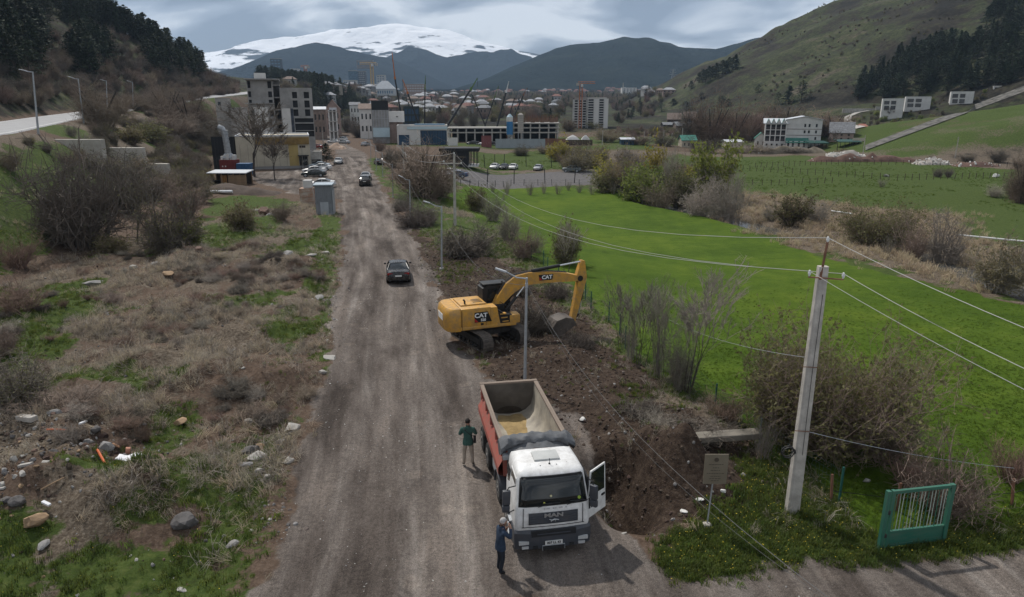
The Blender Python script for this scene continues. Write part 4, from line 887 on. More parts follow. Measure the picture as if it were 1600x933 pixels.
crane((795, 184), (804, 153), None, 300, GALV, 'short grey mobile crane boom just behind the blue silo', .5)
crane((802, 186), (818, 148), (824, 137), 292, rust, 'mobile crane with a rust brown tip right of the silo', .65)
def tower_crane(px, top, base, Y, jl, jr, lb, m=steel_o, kk=1.0):
    p = at(px, top, Y); z = gz(p.x, Y); H = p.z-z; t_ = thing('tower_crane', lb, 'tower crane', (p.x, Y, z)); s = 0.9*kk
    b = MB()
    for sx in (-1, 1):
        for sy in (-1, 1): b.tube([(sx*s, sy*s, 0), (sx*s, sy*s, H)], .17*kk, 4)
    n = int(H/2.4)
    for k in range(n):
        z0, z1 = H*k/n, H*(k+1)/n; b.tube([(-s, -s, z0), (s, -s, z1)], .1*kk, 3, cap=False); b.tube([(s, s, z0), (s, -s, z1)], .1*kk, 3, cap=False); b.tube([(-s, -s, z1), (s, -s, z1)], .1*kk, 3, cap=False)
    b.build('mast', m, t_); xl, xr = at(jl, top, Y).x-p.x, at(jr, top, Y).x-p.x; j = MB()
    for yy, zz in ((-.6, 0), (.6, 0), (0, 1.1)): j.tube([(xl, yy*kk, H+.5+zz*kk), (xr, yy*kk, H+.5+zz*kk)], .16*kk, 4)
    m_ = max(6, int((xr-xl)/1.6))
    for k in range(m_): j.tube([(xl+(xr-xl)*k/m_, -.6*kk, H+.5), (xl+(xr-xl)*(k+.5)/m_, 0, H+.5+1.1*kk)], .09*kk, 3, cap=False)
    j.build('jib', m, t_); c = MB(); c.box((xl if abs(xl) < abs(xr) else xr, 0, H+.1), (1.8*kk, 1.4*kk, 1.8*kk)); c.build('counterweight', CONC, t_); c = MB(); c.box((.6*kk, -1*kk, H-.6), (1.3*kk, 1.3*kk, 1.7*kk)); c.build('cab', plaster_w, t_)
    return t_
def towers():
    Y = 400; xc, w_, z, H = site(895, 951, 154, Y)
    t_ = thing('tower_block', 'unfinished grey tower block with open floors beside an orange tower crane', 'building', (xc, Y, z-.5)); H += .5
    wl = w_*0.40; pf_ = mat('pale_frame', (.43, .43, .42), .9, .12, .4)
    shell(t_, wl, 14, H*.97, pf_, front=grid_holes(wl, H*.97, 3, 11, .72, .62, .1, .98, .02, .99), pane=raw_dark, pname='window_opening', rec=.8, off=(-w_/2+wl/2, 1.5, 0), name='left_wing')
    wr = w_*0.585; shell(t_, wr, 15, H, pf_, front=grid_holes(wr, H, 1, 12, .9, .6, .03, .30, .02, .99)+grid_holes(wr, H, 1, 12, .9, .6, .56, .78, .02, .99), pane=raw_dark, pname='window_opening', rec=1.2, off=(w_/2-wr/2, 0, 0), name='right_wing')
    for a, b_ in ((.32, .54), (.80, .99)): piece('blank_panel', plaster_w, t_, (w_/2-wr+wr*(a+b_)/2, -.12, H/2), (wr*(b_-a), .2, H*.98))
    piece('roof_slab', CONC, t_, (0, 8, H+.3), (w_*.9, 12, .6))
    tower_crane(908, 132, 197, 396, 903, 930, 'orange tower crane in front of the unfinished tower block', kk=.8)
    Y = 1250; xc, w_, z, H = site(972, 995, 137, Y); z = min(z, at(980, 159, Y).z); H = at(980, 137, Y).z-z
    t_ = thing('apartment_tower', 'distant white apartment tower with a mast at its left corner', 'building', (xc, Y, z)); shell(t_, w_, 14, H, plaster_w, front=grid_holes(w_, H, 4, 9, .35, .6), pane=mat('grey_glass', (.12, .14, .16), .3, .2, 1))
    b = MB(); b.tube([(-w_*.42, 2, H), (-w_*.42, 2, H+8)], .8, 5); b.build('mast', CONC, t_)
    # far resort blocks under the mountain
    gg = mat('far_glass', (.10, .16, .22), .25, .3, .3); gw = mat('far_white', (.46, .47, .48), .9, .08, .2)
    for pa, pb, top, bot, Y, wm, pm, nx, nz, nm, lb in (
        (454, 465, 108, 122, 1150, gw, gg, 2, 4, 'white_tower', 'small white tower at the left end of the glass resort'),
        (465, 484, 113, 132, 1160, gg, gw, 5, 5, 'resort_block', 'blue glass resort block with pale balcony lines'),
        (484, 499, 117, 135, 1170, gw, gg, 4, 4, 'resort_block', 'pale resort block at the right end of the glass resort'),
        (544, 557, 111, 140, 1150, gg, gg, 4, 7, 'glass_tower', 'pale blue glass tower left of the crane in the far town'),
        (557, 570, 112, 141, 1165, mat('far_slate', (.13, .15, .18), .6, .2, .3), gw, 4, 8, 'office_tower', 'dark slate tower joined to the glass tower'),
        (536, 556, 126, 141, 1100, gw, gg, 6, 3, 'apartment_block', 'low pale block at the foot of the glass tower'),
        (422, 438, 92, 105, 1500, mat('far_dark', (.06, .08, .10), .7, .2, .3), gg, 3, 3, 'mountain_lodge', 'dark slate lodge high on the left mountainside'),
        (557, 582, 95, 101, 1700, mat('far_brown', (.2, .19, .19), .9, .2, .3), gg, 5, 1, 'mountain_hotel', 'long pale hotel on the mountainside below the snow'),
        (630, 664, 132, 142, 1150, tuff, gw, 8, 3, 'apartment_block', 'long pink apartment block in the far town'),
        (588, 601, 118, 126, 1120, gw, gg, 3, 3, 'stepped_pavilion', 'pale stepped pavilion above the tented hall')):
        a = at(pa, top, Y); b_ = at(pb, top, Y); z = at(pa, bot+6, Y).z; H = a.z-z; xc = (a.x+b_.x)/2; w_ = b_.x-a.x
        t_ = thing(nm, lb, 'building', (xc, Y, z)); shell(t_, w_, 12, H, wm, front=grid_holes(w_, H, nx, nz, .7, .5, .04, .96, .25, .98), pane=pm, rec=.3); piece('roof_slab', CONC, t_, (0, 6, H+.4), (w_*1.02, 12.3, .8))
    tower_crane(580.5, 101, 140, 1080, 562, 588, 'far yellow tower crane beside the glass towers', mat('crane_yellow', (.45, .30, .12), .6, .1, 1), kk=2.2)
    tower_crane(477, 105, 125, 1140, 470, 482, 'far orange tower crane above the glass resort', kk=2.0)
    Y = 1050; a = at(584, 146, Y); b_ = at(616, 146, Y); xc = (a.x+b_.x)/2; w_ = b_.x-a.x; z = a.z-3; t_ = thing('tented_hall', 'large pale hall with a peaked tent roof in the far town', 'building', (xc, Y, z)); H1 = at(600, 139, Y).z-z; H2 = at(600, 126, Y).z-z
    shell(t_, w_, 20, H1, gw, front=grid_holes(w_, H1, 8, 1, .6, .5), pane=gg); hip(t_, w_, 20, H1, H2-H1, mat('tent_grey', (.40, .42, .44), .7, .1, .2), ridge=.3)
towers()
def right_side():
    # hotel
    Y = 262; xc, w_, z, _ = site(1197, 1229, 193, Y); pb0 = at(1197, 229, Y).z; z = min(z, pb0); zz = lambda p: at(1230, p, Y).z-z
    t_ = thing('hotel', 'white four storey hotel with green gabled dormers and stacked balconies', 'hotel', (xc, Y, z)); H = zz(193)
    win = mat('hotel_window', (.03, .033, .037), .25, .3, 1)
    bal = []
    for k in range(4):
        for a, b_ in ((224-25.5, 223-25.5), ): pass
    hs = []; n = 4
    fl = [(194.5, 202.5), (203.5, 211), (212.5, 220.5)]
    for i in range(n):
        for p, q in fl: hs.append((w_*(i+.07)/n, w_*(i+.93)/n, zz(q), zz(p)))
        hs.append((w_*(i+.32)/n, w_*(i+.68)/n, zz(228), zz(224.5)))
    shell(t_, w_, 15, H, plaster_w, front=hs, pane=win, rec=.9, name='balcony_wing')
    for i in range(n):
        for p, q in fl:
            r_ = piece('balcony_rail', mat('rail_dark', (.06, .05, .05), .7, .2, 2), t_, (-w_/2+w_*(i+.5)/n, .12, zz(q)+.45), (w_/n*.82, .06, .9))
    for i in range(n+1): piece('pilaster', plaster_w, t_, (-w_/2+w_*i/n, -.12, H/2), (.35, .24, H))
    wr = at(1283, 190, Y).x-at(1229, 190, Y).x
    H2 = zz(187); hs = [(wr*u, wr*(u+.055), zz(q), zz(p)) for u in (.50, .62, .82) for p, q in ((193.5, 198.5), (203.5, 208))]+[(wr*.82, wr*.875, zz(218), zz(213.5)), (wr*.55, wr*.6, zz(222), zz(218))]
    shell(t_, wr, 18, H2, plaster_w, front=hs, pane=win, off=(w_/2+wr/2+.06, .5, 0), name='main_wing')
    gable(t_, w_+1, 15, H, 1.6, white_r, axis='x', off=(0, 0, 0)); gable(t_, wr, 18, H2, zz(182)-H2, white_r, axis='y', off=(w_/2+wr/2+.06, .5, 0), gm=plaster_w)
    for i in range(n): gable(t_, w_/n*.8, 5, H+.1, 1.5, green_r, axis='y', off=(-w_/2+w_*(i+.5)/n, -.35, 0), over=.15, name='dormer_roof', gm=plaster_w)
    piece('string_course', mat('course_brown', (.15, .11, .10), .9), t_, (w_/2+wr/2+.06, .46, zz(201.5)), (wr, .09, .16)); piece('string_course', MATS['course_brown'], t_, (w_/2+wr/2+.06, .46, zz(211)), (wr, .09, .16))
    p1 = wr*.66; lean = MB(); hz1 = zz(219); lean.add([(w_/2+.1, -4.2, hz1-.5), (w_/2+p1, -4.2, hz1-.5), (w_/2+p1, .46, hz1+.9), (w_/2+.1, .46, hz1+.9), (w_/2+.1, -4.2, hz1-.7), (w_/2+p1, -4.2, hz1-.7), (w_/2+p1, .46, hz1+.7), (w_/2+.1, .46, hz1+.7)], [(0, 1, 2, 3), (7, 6, 5, 4), (0, 4, 5, 1), (1, 5, 6, 2), (3, 2, 6, 7), (0, 3, 7, 4)]); lean.build('annexe_roof', green_r, t_)
    shell(t_, p1-.6, 4.2, hz1-.75, plaster_w, front=[(p1*u, p1*(u+.09), 1.2, 3.2) for u in (.05, .25, .5, .72)], pane=win, off=(w_/2+p1/2, -3.8, 0), name='annexe_wall')
    piece('string_course', green_r, t_, (w_/2+.2+wr*.8, -2, zz(222)), (wr*.5, 4, .18))
    # neighbours
    for pa, pb, top, Y, d, nm, lb, wm, rm, rise, ax, nx, nz in (
        (1180, 1198, 216, 275, 8, 'white_cottage', 'small white cottage with a pale roof left of the hotel', plaster_w, green_r, 2.0, 'y', 2, 1),
        (1297, 1334, 207, 255, 9, 'gabled_house', 'two storey tan house with a striped grey roof right of the hotel', tuff, grey_r, 3.4, 'x', 3, 2),
        (1284, 1297, 213, 270, 7, 'green_roofed_outbuilding', 'green roofed outbuilding between the hotel and the tan house', plaster_c, green_r, 1.2, 'x', 2, 1),
        (1334, 1361, 203, 300, 10, 'red_roofed_house', 'low stone house with a red hipped roof above the tan house', brown_b, red_r, 2.4, 'h', 3, 1),
        (1043, 1064, 186, 430, 7, 'timber_house', 'dark timber house with a brown roof at the foot of the hill, left one', dwood, brown_b, 3.4, 'x', 3, 1),
        (1068, 1087, 184, 434, 7, 'timber_house', 'dark timber house with a brown roof at the foot of the hill, right one', dwood, brown_b, 3.4, 'x', 3, 1),
        (1066, 1088, 219, 262, 6, 'green_roofed_shelter', 'low shelter with a bright green roof among the power poles', plaster_c, green_r, 1.6, 'x', 3, 1),
        (971, 991, 218, 258, 5, 'site_cabin', 'small blue grey site cabin with a white roof behind the willows', blue_p, white_r, .5, 'x', 2, 1),
        (1037, 1063, 198, 400, 8, 'dark_barn', 'low dark barn under the timber houses', black_c, grey_r, 1.2, 'x', 2, 1),
        (1056, 1084, 204, 380, 8, 'grey_barn', 'grey roofed barn between the dark barn and the green shelter', brown_b, grey_r, 1.8, 'x', 3, 1),
        (1135, 1160, 222, 272, 6, 'low_shed', 'long low whitewashed shed left of the white cottage', plaster_c, white_r, .7, 'x', 4, 1)):
        xc, w_, z, H = site(pa, pb, top, Y); z -= .5; H = max(H+.5, 2.2)
        t_ = thing(nm, lb, 'house' if 'house' in nm or 'cottage' in nm else 'shed', (xc, Y, z)); shell(t_, w_, d, H, wm, front=grid_holes(w_, H, nx, nz, .3, .4, z0=.12))
        if ax == 'h': hip(t_, w_, d, H, rise, rm)
        else: gable(t_, w_, d, H, rise, rm, axis=ax, gm=wm)
    xc, w_, z, H = site(1332, 1351, 220, 246); t_ = thing('sheet_fence', 'cream sheet fence panel right of the tan house', 'fence', (xc, 246, z-.2))
    for k in range(6): piece('sheet', plaster_c, t_, (-w_/2+w_*(k+.5)/6, .03*(k % 2), max(H, 1.8)/2), (w_/6-.02, .06, max(H, 1.8)))
    for pa, pb, top, Y, lb in ((1265, 1295, 222, 250, 'dark green carport canopy in front of the hotel'), (1310, 1345, 227, 244, 'long low dark green canopy in front of the tan house')):
        xc, w_, z, H = site(pa, pb, top, Y); t_ = thing('carport', lb, 'carport', (xc, Y, z-.1)); H = max(H, 1.8)
        piece('roof', mat('carport_green', (.02, .07, .06), .5, .2, 1), t_, (0, 2, H), (w_, 5, .25), rx=.12)
        for k in range(5): piece('post', BLACKPL, t_, (-w_/2+w_*(k+.5)/5, .2, H/2-.2), (.14, .14, H-.4))
    # four white villas on the slope
    for pa, pb, top, bot, Y, lb, bury in ((1380, 1413, 155, 172, 335, 'lower left white cube villa with four large dark windows', 0), (1416, 1455, 152, 168, 340, 'white cube villa just right of the lower left one', 0), (1487, 1522, 144, 162, 335, 'white cube villa standing alone above the stone strip', 0), (1553, 1588, 135, 145, 345, 'topmost white villa half hidden by the grassy spur', 1)):
        a = at(pa, top, Y); b_ = at(pb, top, Y); z = min(gz((a.x+b_.x)/2, Y), at(pa, bot, Y).z)-.4; w_ = b_.x-a.x; H = a.z-z; xc = (a.x+b_.x)/2
        t_ = thing('white_villa', lb, 'villa', (xc, Y, z), 0, 'white cube villas on the slope'); wf = w_*.66
        zb = at(pa, bot, Y).z-z; hh = H-zb
        shell(t_, w_, 11, H, plaster_w, front=[(w_*.07, w_*.33, zb+hh*.5, zb+hh*.85), (w_*.40, w_*.64, zb+hh*.5, zb+hh*.85), (w_*.10, w_*.34, zb+.1, zb+hh*.4), (w_*.40, w_*.64, zb+.1, zb+hh*.4)], rec=.7, parapet=.3)
        for q in (.2, .52): piece('mullion', BLACKPL, t_, (-w_/2+w_*q, .6, zb+hh*.67), (.12, .1, hh*.35))
    # terrace walls by the villas
    for pa, pb, top, Y, lb in ((1317, 1380, 168, 330, 'low grey terrace wall left of the villas'), (1368, 1382, 165, 328, 'short white garden wall against the first villa')):
        p = hit((pa+pb)/2, top+7, f=ground); W_ = (pb-pa)/FPX*p.y; o = MB(); o.box((0, 0, .6), (W_, .5, 2.4)); q = o.build('terrace_wall', CONC); q.location = (p.x, p.y, p.z); tag(q, lb, 'wall')
    # winding lane up to the villas
    lane = [(1345, 201), (1330, 197), (1324, 190), (1325, 183), (1340, 177), (1356, 174), (1330, 176), (1310, 180), (1290, 186)]; rr = []
    P = [hit(*q, f=ground) for q in lane[:6]]
    for i, p in enumerate(P):
        q = P[min(i+1, len(P)-1)]-P[max(i-1, 0)]; nrm = Vector((-q.y, q.x, 0)).normalized()*1.6; rr.append([Vector((*(p+nrm*s)[:2], gz(*(p+nrm*s)[:2])+.45)) for s in (-1, 0, 1)])
    ln = MB(); ln.loft(rr, cap=False, closed=False); tag(ln.build('lane', CONC), kind='structure')
    # stone strip (paved runoff) up the spur
    rr = []
    for k in range(24):
        f = k/23; a = hit(1352+f*262, 236-f*97, f=ground); b_ = hit(1352+f*262, 228-f*98, f=ground)
        if (b_-a).length > 16: b_ = a+(b_-a).normalized()*16
        rr.append([Vector((*(a+(b_-a)*s)[:2], gz(*(a+(b_-a)*s)[:2])+.3)) for s in (0, .33, .66, 1)])
    sm = mat('stone_pitching', (.115, .11, .10), .95, .5, .5, bump=.6, bscale=2)
    ln = MB(); ln.loft(rr, cap=False, closed=False); tag(ln.build('stone_strip', sm), kind='structure')
    # pylon
    Y = 900; p = at(1052, 108, Y); z = min(gz(p.x, Y), at(1052, 138, Y).z); H = p.z-z; t_ = thing('transmission_tower', 'grey lattice transmission tower on the hill shoulder', 'pylon', (p.x, Y, z)); b = MB()
    lv = [(0, 3.6), (.45, 1.9), (.7, 1.0), (1, .5)]
    for (f0, s0), (f1, s1) in zip(lv[:-1], lv[1:]):
        for sx, sy in ((-1, -1), (1, -1), (1, 1), (-1, 1)):
            b.tube([(sx*s0, sy*s0, H*f0), (sx*s1, sy*s1, H*f1)], .22, 4)
        b.tube([(-s0, -s0, H*f0), (s1, -s1, H*f1)], .14, 3); b.tube([(s0, -s0, H*f0), (-s1, -s1, H*f1)], .14, 3)
    b.build('lattice_body', GALV, t_)
    for f, wd in ((.72, 5), (.84, 4), (.95, 3)): piece('cross_arm', GALV, t_, (0, 0, H*f), (wd*2, .4, .4))
right_side()
def far_town():
    rng = random.Random(5); wms = [mat('town_white', (.36, .355, .345), .9, .2, .5), mat('town_cream', (.29, .26, .21), .9, .2, .5), tuff, brown_b, CONCD]; tr_ = mat('town_pale_roof', (.29, .30, .32), .8, .25, .5); rt_ = mat('town_red_roof', (.17, .085, .07), .9, .25, .5); rms = [tr_, grey_r, rt_, brown_b, tr_]
    rl = {tr_.name: 'pale', grey_r.name: 'grey', rt_.name: 'red', brown_b.name: 'brown'}; wl = dict(zip([q.name for q in wms], ('white', 'cream', 'pink stone', 'brown brick', 'concrete')))
    protos = {}
    def house(wm, rm, sz):
        k = (wm.name, rm.name, sz)
        if k not in protos:
            w_, d, h = ((9, 8, 4.5), (14, 9, 6), (11, 9, 8))[sz]; m1 = MB(); x0 = -w_/2
            panel(m1, (x0, 0, -3), (1, 0, 0), w_, h+3, [(w_*(i+.3)/3, w_*(i+.65)/3, 3+h*(.55 if not j else .12), 3+h*(.8 if not j else .4)) for i in range(3) for j in range(2)], (0, -1, 0), .3)
            panel(m1, (x0, 0, -3), (0, 1, 0), d, h+3, [], (-1, 0, 0)); panel(m1, (-x0, 0, -3), (0, 1, 0), d, h+3, [], (1, 0, 0)); m1.box((0, .35, h/2), (w_-.1, .05, h-.1), mi=1)
            a = m1.mesh('wall', [wm, raw_dark]); e = MB(); o_ = .7; a_, b_ = w_/2+o_, d/2+o_; r_ = w_*.22; rz_ = 2.6
            e.add([(-a_, d/2-b_, h), (a_, d/2-b_, h), (a_, d/2+b_, h), (-a_, d/2+b_, h), (-r_, d/2, h+rz_), (r_, d/2, h+rz_)], [(0, 1, 5, 4), (1, 2, 5), (2, 3, 4, 5), (3, 0, 4), (3, 2, 1, 0)])
            protos[k] = (a, e.mesh('roof', rm))
        return protos[k]
    spots = []; tries = 0
    bands = [((575, 760), (140, 192), 80), ((440, 600), (128, 172), 18), ((745, 1000), (149, 163), 75), ((760, 880), (160, 180), 18), ((1000, 1050), (142, 150), 8), ((610, 760), (168, 190), 20)]
    for (xa, xb_), (ya, yb_), n in bands:
        c = 0
        while c < n and tries < 6000:
            tries += 1; px, py = rng.uniform(xa, xb_), rng.uniform(ya, yb_)
            far_row = (ya == 149); 
            p = hit(px, py)
            if far_row: p = Vector(at(px, py, rng.uniform(1700, 2300))); p.z = float(base_h(p.x, p.y))
            if p.y < 520 or p.y > 2600: continue
            if any((p.x-q[0])**2+(p.y-q[1])**2 < (15+.004*p.y)**2 for q in spots): continue
            spots.append((p.x, p.y)); c += 1
            wm = wms[rng.randrange(5)]; rm = rt_ if far_row and rng.random() < .75 else rms[rng.randrange(5)]
            if far_row and rng.random() < .6: wm = tuff
            sz = rng.randrange(3); a, b_ = house(wm, rm, sz)
            where = 'estate under the dark mountain' if far_row else ('in the far town' if px > 600 else 'among the pines')
            t_ = thing('town_house', '%s %s house, %s roof, %s' % (('low', 'long', 'tall')[sz], wl[wm.name], rl[rm.name], where), 'house', (p.x, p.y, float(ground(np.array([p.x]), np.array([p.y]))[0])), rng.uniform(-.5, .5), 'houses of the far town')
            s_ = .85 if p.y < 900 else 1.1; t_.scale = (s_, s_, s_)
            link('wall', a, t_); link('roof', b_, t_)
far_town()
ORDW = 'first second third fourth fifth sixth seventh eighth ninth tenth eleventh twelfth thirteenth fourteenth fifteenth sixteenth seventeenth eighteenth nineteenth twentieth'.split()
_same = {}
for q in COL.objects:
    if q.get('group') == 'houses of the far town': _same.setdefault(q['label'], []).append(q)
for lb_, L_ in _same.items():
    if len(L_) > 1:
        for k, q in enumerate(sorted(L_, key=lambda a: proj(*a.location)[0])): q['label'] = lb_+', %s from the left' % ORDW[k % 20]
for o in [q for q in COL.objects if q.parent is None and q.get('category') in ('building', 'house', 'hotel', 'villa') and q.location.y < 700 and q.get('group') != 'houses of the far town']:
    th = -math.atan2(o.location.x, o.location.y)*.9; o.rotation_euler.z = th; o.scale.x = math.cos(th)   # the rows of houses stand square to the road and the valley
# ------------------------------------------------------------------ vegetation
bark = mat('grey_bark', (0.085, 0.072, 0.062), 0.95, 0.3, 6, rnd=0.25)
bark_d = mat('dark_bark', (0.045, 0.038, 0.033), 0.95, 0.3, 6, rnd=0.25)
twig_g = mat('grey_twig', (0.25, 0.22, 0.185), 0.95, 0.25, 5, rnd=0.22)
twig_b = mat('brown_twig', (0.20, 0.155, 0.122), 0.95, 0.25, 5, rnd=0.22)
twig_r = mat('reddish_twig', (0.19, 0.125, 0.10), 0.95, 0.25, 5, rnd=0.2)
twig_d = mat('dark_twig', (0.135, 0.115, 0.096), 0.95, 0.25, 5, rnd=0.2)
twig_s = mat('straw_twig', (0.22, 0.18, 0.13), 0.95, 0.25, 5, rnd=0.2)
def leafm(n, c): return blade(n, c, 0.45, rnd=0.25)
leaf_o = leafm('olive_leaf', (0.15, 0.148, 0.060)); leaf_y = leafm('yellow_leaf', (0.34, 0.31, 0.05)); leaf_g = leafm('fresh_leaf', (0.17, 0.215, 0.045)); leaf_b = leafm('bud_brown', (0.21, 0.175, 0.10))
needle = mat('pine_needle', (0.034, 0.048, 0.028), .8, .3, 3, rnd=.3); needle_l = mat('pine_needle_light', (0.060, 0.078, 0.040), .8, .3, 3, rnd=.3)
def rdir(rng): 
    v = Vector((rng.gauss(0, 1), rng.gauss(0, 1), rng.gauss(0, 1))); return v.normalized()
def tri(mb, p, s, rng, mi):
    a = rdir(rng)*s; b = rdir(rng)*s; mb.add([p-a*.5-b*.3, p+a*.5, p+b*.6], [(0, 1, 2)], mi)
def bush_mesh(seed, stems=46, sp=0.62, twigs=7, sub=4, r=0.0042, leaf=0, lsz=0.03, mats=(None,), droop=0.0, up=0.6):
    rng = random.Random(seed); mb = MB(); ph = [rng.uniform(0, 6.28) for _ in range(3)]
    for s in range(stems):
        q = rng.uniform(0, 6.283); rad = 0.13*math.sqrt(rng.random()); p = Vector((rad*math.cos(q), rad*math.sin(q), -0.03))
        q2 = q+rng.gauss(0, .5); lean = sp*rng.random()**0.7; d = Vector((math.cos(q2)*lean, math.sin(q2)*lean, 1)).normalized(); L = rng.uniform(.45, 1.0)*(1-.25*lean)*(.70+.18*math.sin(q2*2+ph[0])+.14*math.sin(q2*3+ph[1]))*1.12
        pts = [p]; n = 4
        for k in range(n):
            d = (d+Vector((math.cos(q2), math.sin(q2), 0))*droop*.12+rdir(rng)*.13).normalized(); pts.append(pts[-1]+d*L/n)
        mb.tube(pts, [r*(3.2 if s % 6 == 0 else 1.5)*(1-.75*k/n) for k in range(n+1)], 3, 0, False)
        for t in range(twigs):
            f = rng.uniform(.22, 1.0)*n; i = min(int(f), n-1); b = pts[i].lerp(pts[i+1], f-i); td = (rdir(rng)*.8+Vector((0, 0, up))+Vector((math.cos(q2), math.sin(q2), 0))*.35).normalized(); tl = rng.uniform(.12, .30)
            m = b+td*tl*.5; e_ = m+(td+rdir(rng)*.35).normalized()*tl*.5; mb.tube([b, m, e_], [r*.7, r*.55, r*.3], 3, 0, False)
            for u in range(sub):
                o = b.lerp(e_, rng.uniform(.2, 1)); sd = (rdir(rng)+Vector((0, 0, up*.8))).normalized(); sl = rng.uniform(.05, .15); e2 = o+sd*sl; mb.tube([o, e2], [r*.45, r*.28], 3, 0, False)
                for l in range(leaf): tri(mb, o.lerp(e2, rng.uniform(.2, 1.15))+rdir(rng)*.012, lsz*rng.uniform(.6, 1.3), rng, 1)
    return mb.mesh('shrub', list(mats))
def tree_parts(seed, depth=5, spread=0.55, r0=0.022, trunk=0.28, kids=(2, 3), leaf=0, lsz=.02, mats_t=None, mats_c=None, multi=1, tw=1.0, ratio=.74, rmin=.0024):
    """bare tree of unit height: trunk mesh with the main limbs, crown mesh with branches and twigs"""
    rng = random.Random(seed); T = MB(); C_ = MB()
    def grow(p, d, L, r, k):
        r = max(r, rmin)
        n = 3; pts = [p]; dd = d
        for i in range(n): dd = (dd+rdir(rng)*.12+Vector((0, 0, .03))).normalized(); pts.append(pts[-1]+dd*L/n)
        rs = [r*(1-.35*i/n) for i in range(n+1)]
        (T if k < 2 else C_).tube(pts, rs, 6 if k < 2 else 3, 0, False)
        if k >= depth:
            for q in range(int(4*tw)):
                o = pts[0].lerp(pts[-1], rng.uniform(.1, 1)); e_ = o+(dd+rdir(rng)*.9).normalized()*L*rng.uniform(.3, .7); C_.tube([o, e_], [r*.5, r*.25], 3, 0, False)
                for l in range(leaf): tri(C_, o.lerp(e_, rng.uniform(.3, 1.2)), lsz*rng.uniform(.6, 1.3), rng, 1)
            return
        m = rng.randint(*kids)+(1 if k >= 1 else 0)
        for q in range(m):
            f = 1.0 if q == 0 else rng.uniform(.45, 1); b = pts[0].lerp(pts[-1], f) if q else pts[-1]
            sd = (dd*(1.0 if q == 0 else .75)+rdir(rng)*spread*(.6 if q == 0 else 1.2)+Vector((0, 0, .12))).normalized(); grow(b, sd, L*ratio*rng.uniform(.8, 1.1), rs[-1]*(.85 if q == 0 else .62), k+1)
    for s in range(multi):
        a = rng.uniform(0, 6.28); base = Vector((.04*math.cos(a), .04*math.sin(a), -.02)) if multi > 1 else Vector((0, 0, -.02))
        d = Vector((math.cos(a)*.22, math.sin(a)*.22, 1)).normalized() if multi > 1 else Vector((rng.gauss(0, .04), rng.gauss(0, .04), 1)).normalized()
        grow(base, d, trunk*rng.uniform(.85, 1.1), r0*(1 if multi == 1 else .7), 0)
    zt = max(v[2] for v in C_.v)
    for mb in (T, C_): mb.v = [(x/zt, y/zt, z/zt) for x, y, z in mb.v]
    return T.mesh('trunk', mats_t or bark), C_.mesh('crown', mats_c or [twig_g, leaf_o])
def pine_parts(seed, H=1.0, wid=0.26, lo=0.12, whorls=17, sh=1.0, nm=None):
    rng = random.Random(seed); T = MB(); C_ = MB(); T.tube([(0, 0, -.03), (.004, 0, .5), (0, .004, .96)], [.016, .010, .003], 6, 0)
    for w_ in range(whorls):
        f = w_/(whorls-1); z = lo+(1-lo)*f*.98; rad = wid*(1-f)**sh*(.8+.4*rng.random())+.018
        for b in range(rng.randint(5, 7)):
            q = rng.uniform(0, 6.283); L = rad*rng.uniform(.6, 1.12); tip = Vector((math.cos(q)*L, math.sin(q)*L, z+L*rng.uniform(-.12, .35))); o = Vector((0, 0, z)); T.tube([o, tip], [.004, .0015], 3, 0, False)
            for c in range(9):
                p = o.lerp(tip, rng.uniform(.22, 1.06))+rdir(rng)*.018
                for k in range(2):
                    s = rng.uniform(.028, .058); a = rdir(rng); a.z *= .5; b2 = rdir(rng); b2.z = abs(b2.z)*.8; C_.add([p-a*s*.5, p+a*s*.5, p+b2*s], [(0, 1, 2)], 0 if rng.random() < .72 else 1)
    return T.mesh('trunk', bark_d), C_.mesh('crown', nm or [needle, needle_l])
BUSH = {
    'grey': [bush_mesh(1, 40, .62, 9, 5, mats=[twig_g, leaf_b]), bush_mesh(2, 46, .55, 8, 4, mats=[twig_g, leaf_b])],
    'brown': [bush_mesh(3, 44, .62, 8, 4, mats=[twig_b, leaf_b]), bush_mesh(4, 50, .7, 7, 4, mats=[twig_b, leaf_b])],
    'red': [bush_mesh(5, 60, .6, 6, 3, mats=[twig_r, leaf_b], up=1.0)],
    'dark': [bush_mesh(6, 52, .62, 9, 5, r=.0048, leaf=1, lsz=.022, mats=[twig_d, leaf_o]), bush_mesh(7, 50, .66, 9, 5, r=.0048, mats=[twig_d, leaf_o])],
    'olive': [bush_mesh(8, 46, .66, 8, 4, leaf=3, lsz=.04, mats=[twig_b, leaf_o]), bush_mesh(9, 44, .6, 8, 4, leaf=3, lsz=.035, mats=[twig_g, leaf_b])],
    'yellow': [bush_mesh(10, 44, .5, 8, 4, leaf=5, lsz=.045, mats=[twig_g, leaf_y])],
    'green': [bush_mesh(11, 44, .52, 8, 4, leaf=5, lsz=.045, mats=[twig_g, leaf_g])],
    'willow': [bush_mesh(12, 120, .8, 9, 4, r=.0021, leaf=3, lsz=.022, mats=[twig_b, leaf_o], droop=.5)],
    'stick': [bush_mesh(13, 26, .3, 6, 2, r=.0042, mats=[twig_g, leaf_b], up=1.2)],
    'cut': [bush_mesh(14, 170, 1.5, 6, 3, r=.0055, mats=[twig_d, leaf_b], droop=.8, up=.1)],
}
_bc = {}
def width_of(me):
    if me.name not in _bc:
        v = np.zeros(len(me.vertices)*3); me.vertices.foreach_get('co', v); v = v.reshape(-1, 3); _bc[me.name] = (np.percentile(v[:, 0], 98)-np.percentile(v[:, 0], 2), np.percentile(v[:, 2], 99.3))
    return _bc[me.name]
brng = random.Random(77)
